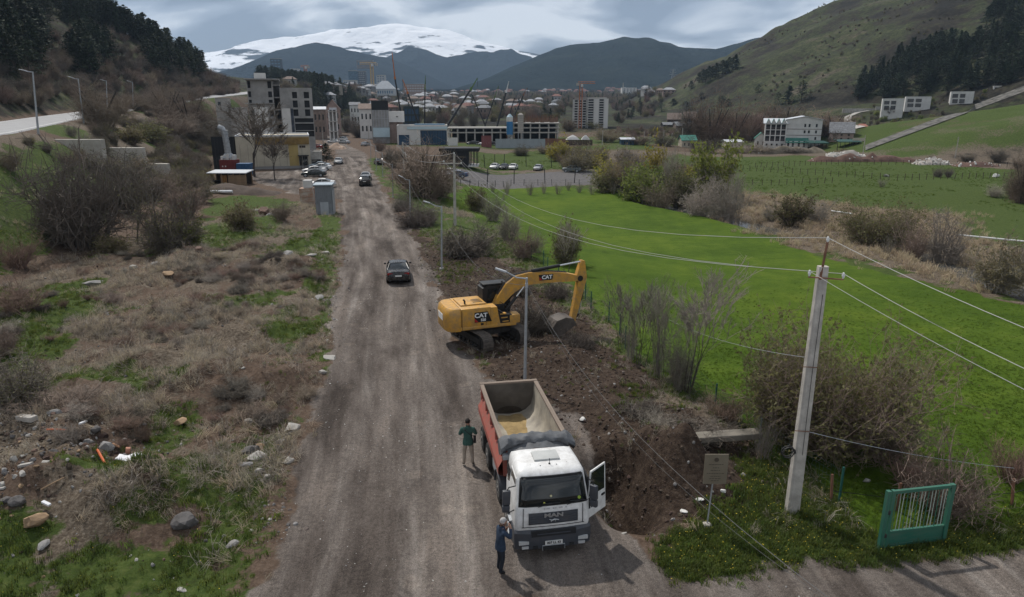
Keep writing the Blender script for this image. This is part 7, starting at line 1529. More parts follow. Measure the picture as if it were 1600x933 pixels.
    # hair cap
    hb_ = MB(); rows = []; c = Vector(J['head'])+Vector((0, -.012, .030)); rng = random.Random(8)
    for i in range(8):
        th = math.pi*.62*i/7; row = []
        for k in range(16):
            a = 2*math.pi*k/16; th2 = th*(1.0 if math.sin(a) < .25 else .62); r_ = 1+.05*rng.random(); row.append(c+Vector((.089*math.sin(th2)*math.cos(a)*r_, .103*math.sin(th2)*math.sin(a)*r_, .106*math.cos(th2)*r_)))
        rows.append(row)
    hb_.loft(rows, cap=False); hb_.build('hair', hair, t_, True)
    # jacket hem and collar
    h_ = MB(); rr = []
    for z, q in ((J['pelvis'][2]+.10, .158), (J['pelvis'][2]-.02, .178), (J['pelvis'][2]-.13, .186), (J['pelvis'][2]-.135, .17)): rr.append([Vector((J['pelvis'][0]+q*math.cos(a*math.pi/8)*1.06, J['pelvis'][1]+q*.82*math.sin(a*math.pi/8), z+.008*math.sin(a*2.3))) for a in range(16)])
    h_.loft(rr, cap=False); h_.build('jacket_hem', top, t_, True)
    c_ = MB(); nk = Vector(J['neck']); c_.loft([[nk+Vector((q*math.cos(a*math.pi/6), q*math.sin(a*math.pi/6)-.01, z)) for a in range(12)] for z, q in ((-.06, .105), (.0, .08), (.035, .078))], cap=False); c_.build('collar', top, t_, True); return t_
navy = mat('navy_cloth', (.026, .042, .072), .9, .2, 8, bump=.2); dark_tr = mat('dark_trousers', (.016, .020, .028), .9, .2, 8, bump=.2); green_j = mat('green_jacket', (.042, .098, .082), .9, .2, 8, bump=.2); beige = mat('beige_trousers', (.33, .275, .225), .9, .15, 8, bump=.2); shoe = mat('black_shoe', (.015, .014, .013), .6, .2, 6); whair = mat('white_hair', (.40, .39, .38), .9, .3, 30, bump=.4); dhair = mat('dark_hair', (.018, .015, .013), .8, .2, 30, bump=.4)
J1 = {'pelvis': (0, 0, .95), 'waist': (0, .0, 1.12), 'chest': (0, .03, 1.36), 'neck': (0, .06, 1.52), 'head': (0, .11, 1.645), 'crown': (0, .10, 1.72), 'shl': (-.19, .04, 1.43), 'ell': (-.25, .10, 1.15), 'wrl': (-.13, .27, 1.28), 'hal': (-.09, .27, 1.36), 'shr': (.19, .04, 1.43), 'elr': (.25, .20, 1.22), 'wrr': (.10, .28, 1.45), 'har': (.07, .26, 1.54),
      'hil': (-.095, 0, .90), 'knl': (-.10, .04, .50), 'anl': (-.10, -.02, .10), 'tol': (-.11, .14, .045), 'hir': (.095, 0, .90), 'knr': (.10, .02, .50), 'anr': (.10, -.06, .10), 'tor': (.12, .10, .045)}
p = z0pt(782, 894); person('white haired man in a dark blue suit beside the truck cab', (p[0], p[1], gz(*p)-.005), R(-62), J1, navy, dark_tr, shoe, whair, 1.3)
J2 = {'pelvis': (0, 0, .97), 'waist': (0, -.01, 1.14), 'chest': (0, 0, 1.38), 'neck': (0, .02, 1.54), 'head': (0, .04, 1.665), 'crown': (0, .04, 1.74), 'shl': (-.20, 0, 1.45), 'ell': (-.30, .02, 1.20), 'wrl': (-.14, .25, 1.24), 'hal': (-.08, .30, 1.27), 'shr': (.20, 0, 1.45), 'elr': (.30, .02, 1.20), 'wrr': (.14, .25, 1.24), 'har': (.08, .30, 1.27),
      'hil': (-.10, 0, .92), 'knl': (-.14, .03, .51), 'anl': (-.16, -.02, .10), 'tol': (-.19, .13, .045), 'hir': (.10, 0, .92), 'knr': (.13, .03, .51), 'anr': (.15, -.02, .10), 'tor': (.19, .13, .045)}
p2 = z0pt(732, 727); GP = person('man in a green jacket and beige trousers standing behind the truck with his back turned', (p2[0], p2[1], gz(*p2)-.005), R(4), J2, green_j, beige, shoe, dhair, 1.2); GP.scale = (1.05, 1.05, 1.06)
bagm = mat('black_bag', (.018, .018, .019), .7, .2, 6, bump=.2)
bg_ = thing('shoulder_bag', 'black bag on a strap across the back of the man in green', 'bag', (p2[0], p2[1], gz(*p2)), R(4)); b = MB(); b.box((.25, -.02, 1.08), (.10, .22, .24), ch=.03); b.build('bag_body', bagm, bg_, True)
b = MB(); b.tube([(.27, -.05, 1.20), (.16, -.175, 1.30), (0, -.178, 1.42), (-.12, -.14, 1.53), (-.15, -.02, 1.585), (-.10, .12, 1.50)], .014, 5); b.build('strap', bagm, bg_)
# ------------------------------------------------------------------ cars
def car_meshes(kind):
    sedan = kind == 'sedan'; L_ = 4.75 if sedan else 4.6; W = .91 if sedan else .94; M_ = {}
    if sedan: st = [(0, .38, .62, .70), (.10, .28, .72, .86), (.5, .24, .84, .95), (1.35, .22, .98, 1), (2.4, .22, 1.0, 1), (3.7, .22, 1.04, 1), (4.35, .26, 1.05, .96), (4.65, .32, 1.0, .90), (4.75, .42, .80, .82)]; roof = [(1.30, .97, .90), (2.05, 1.40, .70), (2.6, 1.46, .69), (3.2, 1.42, .68), (4.05, 1.06, .80)]
    else: st = [(0, .45, .80, .75), (.10, .36, .92, .90), (.5, .32, 1.05, .97), (1.2, .30, 1.12, 1), (2.4, .30, 1.13, 1), (3.7, .30, 1.15, 1), (4.4, .34, 1.16, .98), (4.55, .40, 1.10, .93), (4.6, .5, .9, .86)]; roof = [(1.10, 1.11, .92), (1.75, 1.60, .75), (2.5, 1.70, .74), (3.8, 1.66, .73), (4.48, 1.16, .85)]
    b = MB(); rr = []
    for x, zb, zt, k in st:
        w_ = W*k; half = [(0, zb), (w_*.86, zb), (w_*.98, zb+.10), (w_, (zb+zt)/2), (w_*.97, zt-.10), (w_*.86, zt-.01), (w_*.45, zt+.025), (0, zt+.035)]
        rr.append([Vector((y, -x, z)) for y, z in half]+[Vector((-y, -x, z)) for y, z in reversed(half[1:-1])])
    b.loft(rr); M_['body'] = b
    g = MB(); rr = []
    for i, (x, z, k) in enumerate(roof):
        zb = np.interp(x, [s[0] for s in st], [s[2] for s in st]); w_ = W*k*.97; wb = W*.90; f = 0 if i in (0, len(roof)-1) else 1
        rr.append([Vector((-wb, -x, zb-.05)), Vector((-(wb if not f else w_+.015), -x, z-.09*f)), Vector((-w_*.9, -x, z-.012)), Vector((w_*.9, -x, z-.012)), Vector(((wb if not f else w_+.015), -x, z-.09*f)), Vector((wb, -x, zb-.05))])
    g.loft(rr); M_['glass'] = g
    r_ = MB(); rr = []
    for (x, z, k) in roof[1:-1]: w_ = W*k; rr.append([Vector((w_*s, -x, z+.012-.05*abs(s)**4)) for s in (-1.02, -.8, -.4, 0, .4, .8, 1.02)]+[Vector((w_*s, -x, z-.04-.04*abs(s)**4)) for s in (1.02, 0, -1.02)])
    r_.loft(rr); M_['roof'] = r_
    def P(x, s, out=.012):
        z = np.interp(x, [q[0] for q in roof], [q[1] for q in roof]); k = np.interp(x, [q[0] for q in roof], [q[2] for q in roof]); return Vector((s*(W*k+out), -x, z-.05))
    pl = []
    for s in (-1, 1):
        for xa, xb_ in ((roof[0][0], roof[1][0]), (roof[-1][0], roof[-2][0])): pl.append(([Vector((s*W*.90, -xa, np.interp(xa, [q[0] for q in st], [q[2] for q in st])-.02)), P(xb_, s)], .035))
        xm = (roof[1][0]+roof[-2][0])/2+.05; pl.append(([Vector((s*(W*.92), -xm, np.interp(xm, [q[0] for q in st], [q[2] for q in st])-.05)), P(xm, s)], .035))
    M_['pillars'] = pl; M_['L'] = L_; M_['W'] = W; M_['st'] = st; return M_
CARG = {k: car_meshes(k) for k in ('sedan', 'suv')}
_cm = {}
def car(kind, paintm, label, p, rz, group='parked cars', name='car'):
    M_ = CARG[kind]; L_, W = M_['L'], M_['W']
    def cached(n, fn):
        if (kind, n) not in _cm: _cm[(kind, n)] = fn()
        return _cm[(kind, n)]
    ctr = Matrix.Rotation(rz, 3, 'Z') @ Vector((0, L_/2, 0)); t_ = thing(name, label, 'car', (p[0]+ctr.x, p[1]+ctr.y, p[2]), rz, group)
    def add(n, me, m=None, loc=None, parent=None):
        o = link(n, me, parent or t_)
        if loc: o.location = loc
        if m: o.material_slots[0].link = 'OBJECT'; o.material_slots[0].material = m
        return o
    add('body', cached('body', lambda: M_['body'].mesh('body', WHITE, True)), paintm); add('windows', cached('glass', lambda: M_['glass'].mesh('windows', GLASS, True))); add('roof', cached('roof', lambda: M_['roof'].mesh('roof', WHITE, True)), paintm)
    for i, (pts, r_) in enumerate(M_['pillars']):
        def mk():
            q = MB(); q.tube(pts, r_, 5); return q.mesh('pillar', WHITE)
        add('pillar', cached('pillar%d' % i, mk), paintm)
    r_ = .33 if kind == 'sedan' else .37
    def wh(): q = MB(); q.wheel((0, 0, 0), (1, 0, 0), r_, .22, 20); return q.mesh('wheel', RUBBER, True)
    def rm(): q = MB(); q.wheel((0, 0, 0), (1, 0, 0), r_*.66, .235, 16, inner=.05); return q.mesh('rim', GALV)
    def ar(): q = MB(); q.wheel((0, 0, 0), (1, 0, 0), r_*1.14, .05, 20, inner=.02); return q.mesh('wheel_arch', BLACKPL)
    for s in (-1, 1):
        for y in (-.88, -L_+.98):
            add('wheel_arch', cached('arch', ar), None, (s*(W-.035), y, r_+.02)); w_ = add('wheel', cached('wheel', wh), None, (s*(W-.095), y, r_-.01)); add('rim', cached('rim', rm), None, None, w_)
    zl = .66 if kind == 'sedan' else .86; zt = .86 if kind == 'sedan' else .98
    for s in (-1, 1):
        piece('headlight', LAMP, t_, (s*W*.66, -.10, zl+.03), (.34, .14, .13)); piece('tail_light', REDL, t_, (s*W*.68, -L_+.085, zt), (.38, .10, .14)); q = MB
        piece('mirror', BLACKPL, t_, (s*(W+.08), -1.55, 1.02 if kind == 'sedan' else 1.18), (.18, .10, .12)); piece('sill', BLACKPL, t_, (s*(W-.03), -L_/2, .30), (.05, L_-2.4, .1))
    piece('rear_plate', PLATE, t_, (0, -L_-.005 if kind == 'sedan' else -L_-.003, .72 if kind == 'sedan' else .82), (.5, .03, .11)); piece('front_plate', PLATE, t_, (0, .01, .50 if kind == 'sedan' else .62), (.5, .03, .11)); piece('rear_bumper', BLACKPL, t_, (0, -L_+.07, .44), (W*1.6, .12, .14)); piece('front_grille', BLACKPL, t_, (0, -.015, zl-.04), (W*.9, .05, .12))
    return t_
CB = paint('car_black', (.012, .013, .015), .22, .12); CW = paint('car_white', (.66, .66, .65), .3, .1); CS = paint('car_silver', (.33, .345, .36), .3, .1); CD = paint('car_dark_green', (.014, .024, .024), .25, .1); CBL = paint('car_blue', (.03, .06, .13), .3, .1); CLB = paint('car_pale_blue', (.40, .47, .52), .3, .1); CG = paint('car_grey_green', (.14, .17, .17), .3, .12); CR = paint('car_red', (.22, .03, .03), .3, .1)
def gcar(px, py, kind, m, rz, label, group='parked cars', name='car'):
    p = on(px, py); car(kind, m, label, p, R(rz), group, name)
road_rz = math.degrees(math.atan2(-(RCL[5][0]-RCL[3][0]), RCL[5][1]-RCL[3][1]))
gcar(622.5, 434, 'sedan', CB, road_rz-1.5, 'black sedan driving away on the dirt road above the digger', 'cars on the dirt road')
gcar(571, 289, 'suv', CB, road_rz-3, 'black SUV in the middle of the dirt road further up', 'cars on the dirt road'); gcar(572, 280.5, 'sedan', CS, road_rz-3, 'silver car just ahead of the black SUV', 'cars on the dirt road')
gcar(529, 256, 'sedan', CS, road_rz+176, 'grey green car parked alone by the dark conifer', 'cars on the dirt road')
for px, py, k, m, rz, lb in ((491, 276, 'sedan', CD, 96, 'dark green sedan nearest in the row of parked cars'), (491, 270.5, 'sedan', CW, 96, 'white sedan second in the row behind the dark green one'), (501, 266, 'sedan', CW, 97, 'white car at the back right of the parked row'), (499, 262.5, 'sedan', CLB, 97, 'pale blue car furthest back in the parked row'), (502, 292.5, 'sedan', CW, 95, 'white sedan parked right behind the metal cabin')): gcar(px, py, k, m, rz, lb)
for px, py, k, m, rz, lb in ((773, 264, 'sedan', CW, 165, 'white car at the left of three parked side by side'), (788, 264.5, 'sedan', CB, 165, 'dark car between two white ones in the lot'), (802, 264.5, 'sedan', CW, 168, 'white car at the right of three parked side by side'), (841, 266, 'sedan', CS, 165, 'silver car alone in the middle of the lot'), (893, 269, 'suv', CG, 84, 'grey SUV side on at the right end of the lot'), (702, 274, 'sedan', CW, 80, 'white car at the left end of the lot behind the blue one'), (713, 278, 'sedan', CBL, 85, 'dark blue car at the left end of the lot'),
    (535, 220, 'suv', CW, 60, 'white van high on the upper road'), (521, 223.5, 'sedan', CW, 80, 'white car by the roadside earth heap'), (538, 224.5, 'sedan', CS, 60, 'grey car beside the white van'), (571, 228, 'sedan', CS, -10, 'silver car coming round the upper bend'), (592, 257, 'sedan', CB, 20, 'dark car in the roadside brush'), (496, 232, 'sedan', CR, 70, 'red car behind the low annexe'),
    (739, 226, 'sedan', CB, 90, 'dark car leftmost in the far row by the building site'), (757, 227, 'sedan', CW, 90, 'white car second in the far row by the building site'), (767, 227, 'sedan', CB, 80, 'black car third in the far row'), (781, 227, 'sedan', CS, 90, 'silver car fourth in the far row'), (791, 226, 'sedan', CW, 100, 'white car fifth in the far row'), (799, 225, 'sedan', CB, 90, 'dark car last in the far row'), (686, 222, 'sedan', CW, 90, 'white car in front of the blue glazing'), (693, 223, 'sedan', CW, 85, 'second white car in front of the blue glazing'), (660, 222, 'sedan', CW, 80, 'white car before the white half of the hall')): gcar(px, py, k, m, rz, lb)
# ------------------------------------------------------------------ poles, lamps and wires
def catenary(p0, p1, sag, n=14): 
    p0, p1 = Vector(p0), Vector(p1); return [p0.lerp(p1, k/n)-Vector((0, 0, 4*sag*(k/n)*(1-k/n))) for k in range(n+1)]
def wire(p0, p1, sag, r, label, m=WIRE, name='power_line', group=None):
    b = MB(); O = Vector(p0); b.tube([q-O for q in catenary(p0, p1, sag)], r, 4); o = b.build(name, m); o.location = O; return tag(o, label, 'wire', group)
def lamp(base, top, arm, label, thin=.05, group='grey lamp posts along the dirt road', Yf=None, hw=False):
    p = on(*base); 
    if hw: p = hit(*base); p.z = float(ground(np.array([p.x]), np.array([p.y]))[0])
    T = at(*top, p.y); A = at(*arm, p.y+.2); t_ = thing('street_lamp', label, 'street lamp', p, 0, group); O = p.copy()
    b = MB(); b.tube([(0, 0, -.1), ((T-O).x*.5, 0, (T-O).z*.5), T-O], [thin*1.35, thin*1.1, thin*.9], 8); b.build('post', GALV, t_, True)
    b = MB(); a0 = T-O+Vector((0, 0, -.05)); v = A-T; b.tube([a0, a0+Vector((v.x*.35, v.y*.35, v.z*.10)), a0+v*.72], thin*.62, 6); b.build('arm', GALV, t_, True)
    b = MB(); M = v.to_track_quat('X', 'Z').to_matrix(); b.box(a0+v*.9, (max(.55, v.length*.36), .17, .08), M=M, ch=.025); b.build('lamp_head', mat('lamp_head_grey', (.40, .42, .44), .5, .08, 4), t_, True)
    b = MB(); b.box((T-O)*.93, (.13, .13, .22)); b.build('junction_box', GALV, t_); b = MB(); b.box((0, 0, .05), (.32, .32, .16), ch=.03); b.build('footing', CONC, t_); return O, T
LP = []
for a in (((820, 601), (823, 434), (778, 419), 'nearest grey street lamp standing in front of the digger', .06), ((690, 421), (690, 322), (664, 314), 'street lamp right of the dirt road behind the digger', .06), ((641, 343), (640, 281), (624, 274), 'third street lamp up the dirt road', .055), ((614, 309), (613, 257), (600, 252.5), 'fourth street lamp up the dirt road', .055), ((598, 276), (597.5, 239), (587, 235), 'fifth street lamp up the dirt road', .055), ((588, 266), (587, 228), (579, 226), 'sixth street lamp up the dirt road', .055), ((579.5, 253), (579, 220), (572, 218), 'seventh and furthest street lamp of the dirt road row', .055)): LP.append(lamp(*a[:3], a[3], a[4]))
for k in range(len(LP)-1):
    wire(LP[k][1]-Vector((0, 0, .35)), LP[k+1][1]-Vector((0, 0, .35)), 1.0 if k else 1.6, .009 if k == 0 else .012, ('cable from the nearest lamp to the second', 'cable from the second lamp to the third', 'cable from the third lamp to the fourth', 'cable from the fourth lamp to the fifth', 'cable from the fifth lamp to the sixth', 'cable from the sixth lamp to the seventh')[k], mat('cable_grey', (.09, .09, .09), .6, .1, 2), 'lamp_cable', 'cables between the lamps')
wire(LP[0][1]-Vector((-.05, 0, .38)), (4.9, 8.2, 6.0), 1.1, .0075, 'dark cable running from the nearest lamp down past the sign', mat('cable_grey', (.09, .09, .09), .6, .1, 2), 'lamp_cable'); wire(LP[0][1]-Vector((-.05, 0, .5)), (5.6, 8.4, 5.4), 1.5, .0045, 'thinner second cable below the dark one by the sign', mat('cable_grey', (.09, .09, .09)), 'lamp_cable')
for a in (((60, 210), (51, 112), (31, 108), 'nearest tall lamp on the highway at the left edge'), ((131, 193), (122, 123), (106, 119), 'second highway lamp beside the crest tree'), ((168, 178), (166, 126), (157, 124), 'third highway lamp half hidden by bare trees'), ((208, 172), (207, 128), (199, 126), 'fourth highway lamp among the bare trees')): lamp(*a, .11, 'lamps along the highway', None, True)
# leaning concrete pole at the right
def pole_geo(base, T, r0, r1):
    b = MB(); d = T-base; b.loft([[base*0+Vector((sx*r*.5*1.15, sy*r*.5, 0))+d*f-Vector((0, 0, .3 if f == 0 else 0)) for sx, sy in ((-1, -.7), (-.7, -1), (.7, -1), (1, -.7), (1, .7), (.7, 1), (-.7, 1), (-1, .7))] for f, r in ((0, r0), (.5, (r0+r1)/2), (1, r1))]); return b
pconc = mat('pole_concrete', (.40, .375, .34), .9, .24, 2.2, bump=.25, bscale=16)
B1 = on(1237, 800); T1 = at(1286, 416, B1.y); t_ = thing('utility_pole', 'leaning square concrete pole with a cross arm and insulators at the meadow edge', 'utility pole', B1)
pole_geo(B1, T1, .36, .25).build('pole', pconc, t_); d1 = T1-B1
b = MB(); E1 = at(1293, 379, B1.y)-B1; s0 = d1*.96+Vector((-.10, -.14, 0)); b.box((s0+E1)/2, (.055, .055, (E1-s0).length+.1), M=(E1-s0).to_track_quat('Z', 'Y').to_matrix()); b.build('top_bracket', rust, t_)
zc = at(1290, 437, B1.y); arm0, arm1 = at(1263, 433, B1.y-.2)-B1, at(1318, 437, B1.y-.2)-B1; b = MB(); b.tube([arm0, arm1], .024, 5); b.build('cross_arm', rust, t_)
ins = mat('insulator_white', (.62, .63, .62), .25, .05, 4); INS = [E1+Vector((0, 0, .08)), arm0+Vector((.02, 0, .12)), arm1+Vector((-.02, 0, .12))]
for q in INS: b = MB(); b.loft([[q+Vector((r*math.cos(a*math.pi/4), r*math.sin(a*math.pi/4), z)) for a in range(8)] for z, r in ((-.09, .02), (-.02, .046), (.02, .05), (.06, .03), (.08, .034), (.10, .015))]); b.build('insulator', ins, t_, True)
b = MB(); c = at(1233, 708, B1.y-.22)-B1; pts = [c+Vector((.20*math.cos(a*.6), -.03+.01*a, .20*math.sin(a*.6))) for a in range(24)]; b.tube(pts, .022, 5); b.build('cable_coil', WIREB, t_); b = MB(); b.tube([d1*.26+Vector((.02, -.2, 0)), d1*.6+Vector((0, -.19, 0)), d1*.9+Vector((.03, -.16, 0))], .009, 4); b.build('down_cable', WIREB, t_)
for f in (.62, .36): b = MB(); b.tube([d1*f+Vector((-.32, -.2, .03)), d1*f+Vector((.15, -.2, 0))], .014, 4); b.build('hook', rust, t_)
B2 = on(711, 352); T2 = at(709.5, 241, B2.y); t_ = thing('utility_pole', 'square concrete power pole with a white cross arm right of the second street lamp', 'utility pole', B2); pole_geo(B2, T2, .30, .2).build('pole', pconc, t_); c0, c1 = at(692, 254, B2.y-.1)-B2, at(722, 257, B2.y-.1)-B2; b = MB(); b.box((c0+c1)/2, ((c1-c0).length, .12, .12)); b.build('cross_arm', pconc, t_)
I2 = [T2-B2+Vector((0, 0, .12)), c0+Vector((.1, 0, .15)), c1+Vector((-.1, 0, .15))]
for q in I2: b = MB(); b.wheel(q, (0, 0, 1), .07, .18, 8, inner=.01); b.build('insulator', ins, t_)
B3 = on(631.5, 274); T3 = at(629, 222, B3.y); t_ = thing('utility_pole', 'concrete power pole behind the wide bare tree by the road', 'utility pole', B3); pole_geo(B3, T3, .3, .2).build('pole', pconc, t_); b = MB(); b.box(T3-B3+Vector((0, 0, -.8)), (2.4, .12, .12)); b.build('cross_arm', pconc, t_); b = MB(); b.tube([(1.4, -1, 0), (.3, 0, (T3-B3).z*.7)], .12, 6); b.build('strut', pconc, t_)
I3 = [T3-B3+Vector((0, 0, .1)), T3-B3+Vector((-1.1, 0, -.65)), T3-B3+Vector((1.1, 0, -.65))]
nmW = ('top', 'left', 'right')
RW = [at(1600, 493, 14), at(1600, 590, 14), at(1600, 557, 14)]
for k in range(3):
    a = B1+INS[k]+Vector((0, 0, .06)); wire(a, B2+I2[k], 2.5, .010, '%s power line between the leaning pole and the pole across the field' % nmW[k], WIRE, group='power lines'); wire(B2+I2[k], B3+I3[k], 1.2, .02, '%s power line between the two poles beside the dirt road' % nmW[k], WIRE, group='power lines')
    e_ = a+(RW[k]-a)*2.0; wire(a, e_, .25, .009, '%s power line leaving the leaning pole to the right' % nmW[k], WIRE, group='power lines')
wire(B1+d1*.36+Vector((.1, -.2, 0)), on(1577, 768)+Vector((0, 0, .9)), .15, .009, 'thin stay wire from the leaning pole to a fence post', GALV, 'stay_wire')
wire(at(1040, 497, 33), at(1272, 560, B1.y), .3, .006, 'faint low wire reaching the leaning pole over the meadow', GALV, 'stay_wire')
# pipeline glimpsed over the far meadow
for (a, b_, lb) in (((1298, 338), (1330, 343), 'pale pipe over the stream left of the wide willow'), ((1495, 378), (1610, 390), 'pale pipe crossing the meadow at the right edge')):
    P, Q = hit(*a), hit(*b_); q = MB(); q.tube([Vector((0, 0, .8)), Q-P+Vector((0, 0, .8))], .09, 8); o = q.build('pipe_run', ins); o.location = P; tag(o, lb, 'pipe')
# far poles
for px, base, top, lb in ((1348, 243, 211, 'white utility pole before the stone strip'), (1492, 248, 214, 'white utility pole on the grassy spur'), (1271, 236, 220, 'pole in front of the hotel canopy'), (1036, 228, 204, 'tall thin pole left of the green shelter'), (1049, 226, 208, 'second thin pole left of the green shelter'), (1065, 228, 200, 'pole against the green shelter roof'), (1089, 226, 206, 'pole right of the green shelter'), (1112, 226, 206, 'pole below the tall reddish tree'), (1006, 226, 206, 'slightly leaning pole by the site cabin'), (1015, 226, 209, 'second pole by the site cabin'), (996, 224, 212, 'short pole by the site cabin'), (941, 226, 204, 'pole below the tower block'), (529, 232, 208, 'pole by the narrow tower house'), (538, 205, 180, 'pole on the upper road'), (577, 226, 195, 'pole left of the black topped building'), (506, 240, 204, 'pole beside the dark conifer')):
    p = on(px, base); H = at(px, top, p.y).z-p.z; b = MB(); b.tube([(0, 0, -.2), (.03, 0, H)], [.16, .10], 6); o = b.build('utility_pole', pconc); o.location = p; tag(o, lb, 'utility pole', 'distant poles')
# ------------------------------------------------------------------ gate, fences, sign
GG = paint('gate_green', (.020, .125, .085), .5, .15)
def gate():
    A = Vector((*z0pt(1374, 858), 0)); Bq = Vector((*z0pt(1472, 846), 0)); A.z = gz(A.x, A.y); v = Bq-A; v.z = 0; W = v.length; rz = math.atan2(v.y, v.x); H = at(1385, 767, A.y).z-A.z
    t_ = thing('metal_gate', 'green metal gate leaf with upright bars beside the access road', 'gate', A, rz)
    for x, w_ in ((0, .12), (.17, .10), (W, .13)): piece('post', GG, t_, (x, 0, H/2-.03), (w_, .12, H+.06))
    piece('top_rail', GG, t_, ((.22+W-.065)/2, 0, H-.06), (W-.065-.22, .09, .10)); piece('mid_rail', GG, t_, ((.22+W-.065)/2, 0, .60), (W-.065-.22, .08, .06)); piece('bottom_rail', GG, t_, ((.22+W-.065)/2, 0, .13), (W-.065-.22, .08, .08)); piece('kick_panel', GG, t_, ((.22+W-.065)/2, 0, .37), (W-.065-.22, .03, .40))
    for k in range(15):
        b = MB(); x = .32+(W-.5)*k/14; b.tube([(x, 0, .63), (x+.012*math.sin(k*2.1), .0, (H+.6)/2), (x, 0, H-.11)], .012, 5); b.build('bar', mat('gate_bar', (.30, .36, .32), .5, .15, 4) if k % 3 else GG, t_)
    for z in (.5, 1.3): piece('hinge', CHAS, t_, (.09, -.03, z), (.08, .07, .12))
gate()
fgreen = mat('fence_green', (.018, .085, .07), .6, .15, 4); fw_ = mat('fence_wire', (.06, .10, .085), .6, .1, 4)
def mesh_fence():
    t_ = thing('mesh_fence', 'green wire mesh fence with thin posts along the meadow edge', 'fence', (0, 0, 0)); L_ = [Vector((*p, 0)) for p in FENCE[3:9]]; P = []; step = 2.4; acc = 0
    for a, c in zip(L_[:-1], L_[1:]):
        n = max(1, int((c-a).length/step))
        for k in range(n): P.append(a.lerp(c, k/n))
    P.append(L_[-1]); P = [Vector((p.x+.3*math.sin(i*1.9), p.y, gz(p.x, p.y))) for i, p in enumerate(P)]
    t_.location = P[0]; O = P[0]
    for p in P: piece('post', fgreen, t_, p-O+Vector((0, 0, .62)), (.06, .06, 1.44))
    for i, (a, c) in enumerate(zip(P[:-1], P[1:])):
        b = MB(); v = c-a; n = int(v.length/.16)
        for z in (.08, .3, .52, .74, .96, 1.18): b.tube([a-O+Vector((0, 0, z)), c-O+Vector((0, 0, z))], .0045, 3, cap=False)
        for k in range(1, n): q = a-O+v*k/n; b.tube([q+Vector((0, 0, .05)), q+Vector((0, 0, 1.2))], .0032, 3, cap=False)
        b.build('wire_mesh', fw_, t_)
mesh_fence()
def post_fence(pts, n, h, label, m=dwood, wires=2, th=.09, name='field_fence', group='post and wire fences of the far meadow'):
    W_ = [on(*p) for p in pts]; seg = [(b_-a).length for a, b_ in zip(W_[:-1], W_[1:])]; tot = sum(seg); P = []
    for k in range(n):
        s = tot*k/(n-1); i = 0
        while i < len(seg)-1 and s > seg[i]: s -= seg[i]; i += 1
        q = W_[i].lerp(W_[i+1], min(1, s/seg[i])); q.z = gz(q.x, q.y); P.append(q)
    t_ = thing(name, label, 'fence', P[0], 0, group); rng = random.Random(n)
    for q in P: piece('post', m, t_, q-P[0]+Vector((0, 0, h/2-.1)), (th, th, h*rng.uniform(.9, 1.15)+.2)).rotation_euler = (rng.gauss(0, .05), rng.gauss(0, .05), 0)
    for j in range(wires):
        b = MB(); b.tube([q-P[0]+Vector((0, 0, h*(.45+.4*j))) for q in P], .012, 3, cap=False); b.build('strand', WIREB, t_)
post_fence([(1090, 262), (1250, 272), (1400, 282), (1600, 278)], 46, 1.35, 'middle post and wire fence across the far meadow'); post_fence([(1180, 262), (1300, 257), (1450, 258), (1600, 262)], 40, 1.3, 'furthest post and wire fence before the rubble'); post_fence([(1100, 288), (1200, 290), (1300, 286)], 16, 1.2, 'short post fence at the near side of the far meadow')
post_fence([(705, 289), (800, 290), (900, 290), (965, 288)], 16, 1.3, 'low post fence along the near edge of the parking lot', BLACKPL, 2, .09, group='fences of the parking lot'); post_fence([(757, 262), (790, 259), (852, 262), (905, 262)], 6, 3.2, 'tall dark posts along the far edge of the parking lot', BLACKPL, 1, .16, group='fences of the parking lot'); post_fence([(762, 287), (808, 287), (853, 287), (898, 286)], 4, 3.0, 'four tall dark posts along the near edge of the lot', BLACKPL, 0, .16, group='fences of the parking lot')
post_fence([(1297, 785), (1420, 800), (1575, 790), (1640, 770)], 5, 1.0, 'sparse rusty fence posts behind the green gate', rust, 1, .07, group='fences near the gate')
def sign():
    p = on(1104, 824); t_ = thing('notice_board', 'brownish notice board on a thin pole beside the dug earth', 'sign', p); H = at(1107, 755, p.y).z-p.z; top = at(1110, 709, p.y).z-p.z; W = (1127-1092)/FPX*(p.y*CP+CAM_H*SP)*1.02; tx = .12
    b = MB(); b.tube([(0, 0, -.1), (tx*.6, 0, H), (tx, .03, top-.1)], .025, 6); b.build('pole', GALV, t_); brd = mat('board_bronze', (.17, .145, .105), .55, .1, 2)
    bo = piece('board', brd, t_, (tx, -.03, (H+top)/2), (W, .03, top-H)); ln = mat('board_print', (.075, .06, .045), .6, .1, 3); hh = top-H
    q = MB(); q.wheel((tx, -.05, top-.16*hh-.02), (0, 1, 0), .075, .006, 14, inner=.012); q.build('emblem', ln, t_)
    for k, (f, ww) in enumerate(((.66, .62), (.55, .26), (.46, .44), (.36, .74), (.26, .42), (.18, .5), (.11, .36))):
        rng = random.Random(k); x = -ww*W/2
        while x < ww*W/2-.02: 
            l = rng.uniform(.03, .09); l = min(l, ww*W/2-x); piece('print_mark', ln, t_, (tx+x+l/2, -.047, H+hh*f), (l, .004, .022)); x += l+.016
    f = MB(); f.box((0, -.02, .04), (.26, .24, .2), ch=.06); f.build('footing', pconc, t_)
sign()
# concrete slab lying across the spoil
sp_ = on(1062, 708); ep = on(1192, 700); v = ep-sp_; b = MB(); b.box((v.x/2, 0, .12), (v.length*.9, .5, .26), ch=.05); o = b.build('concrete_slab', mat('slab_concrete', (.17, .155, .13), .95, .25, 1.5, bump=.4, bscale=8)); o.location = sp_+Vector((0, 0, .02)); o.rotation_euler = (.05, -.01, math.atan2(v.y, v.x)); tag(o, 'long weathered concrete slab lying behind the notice board', 'slab')
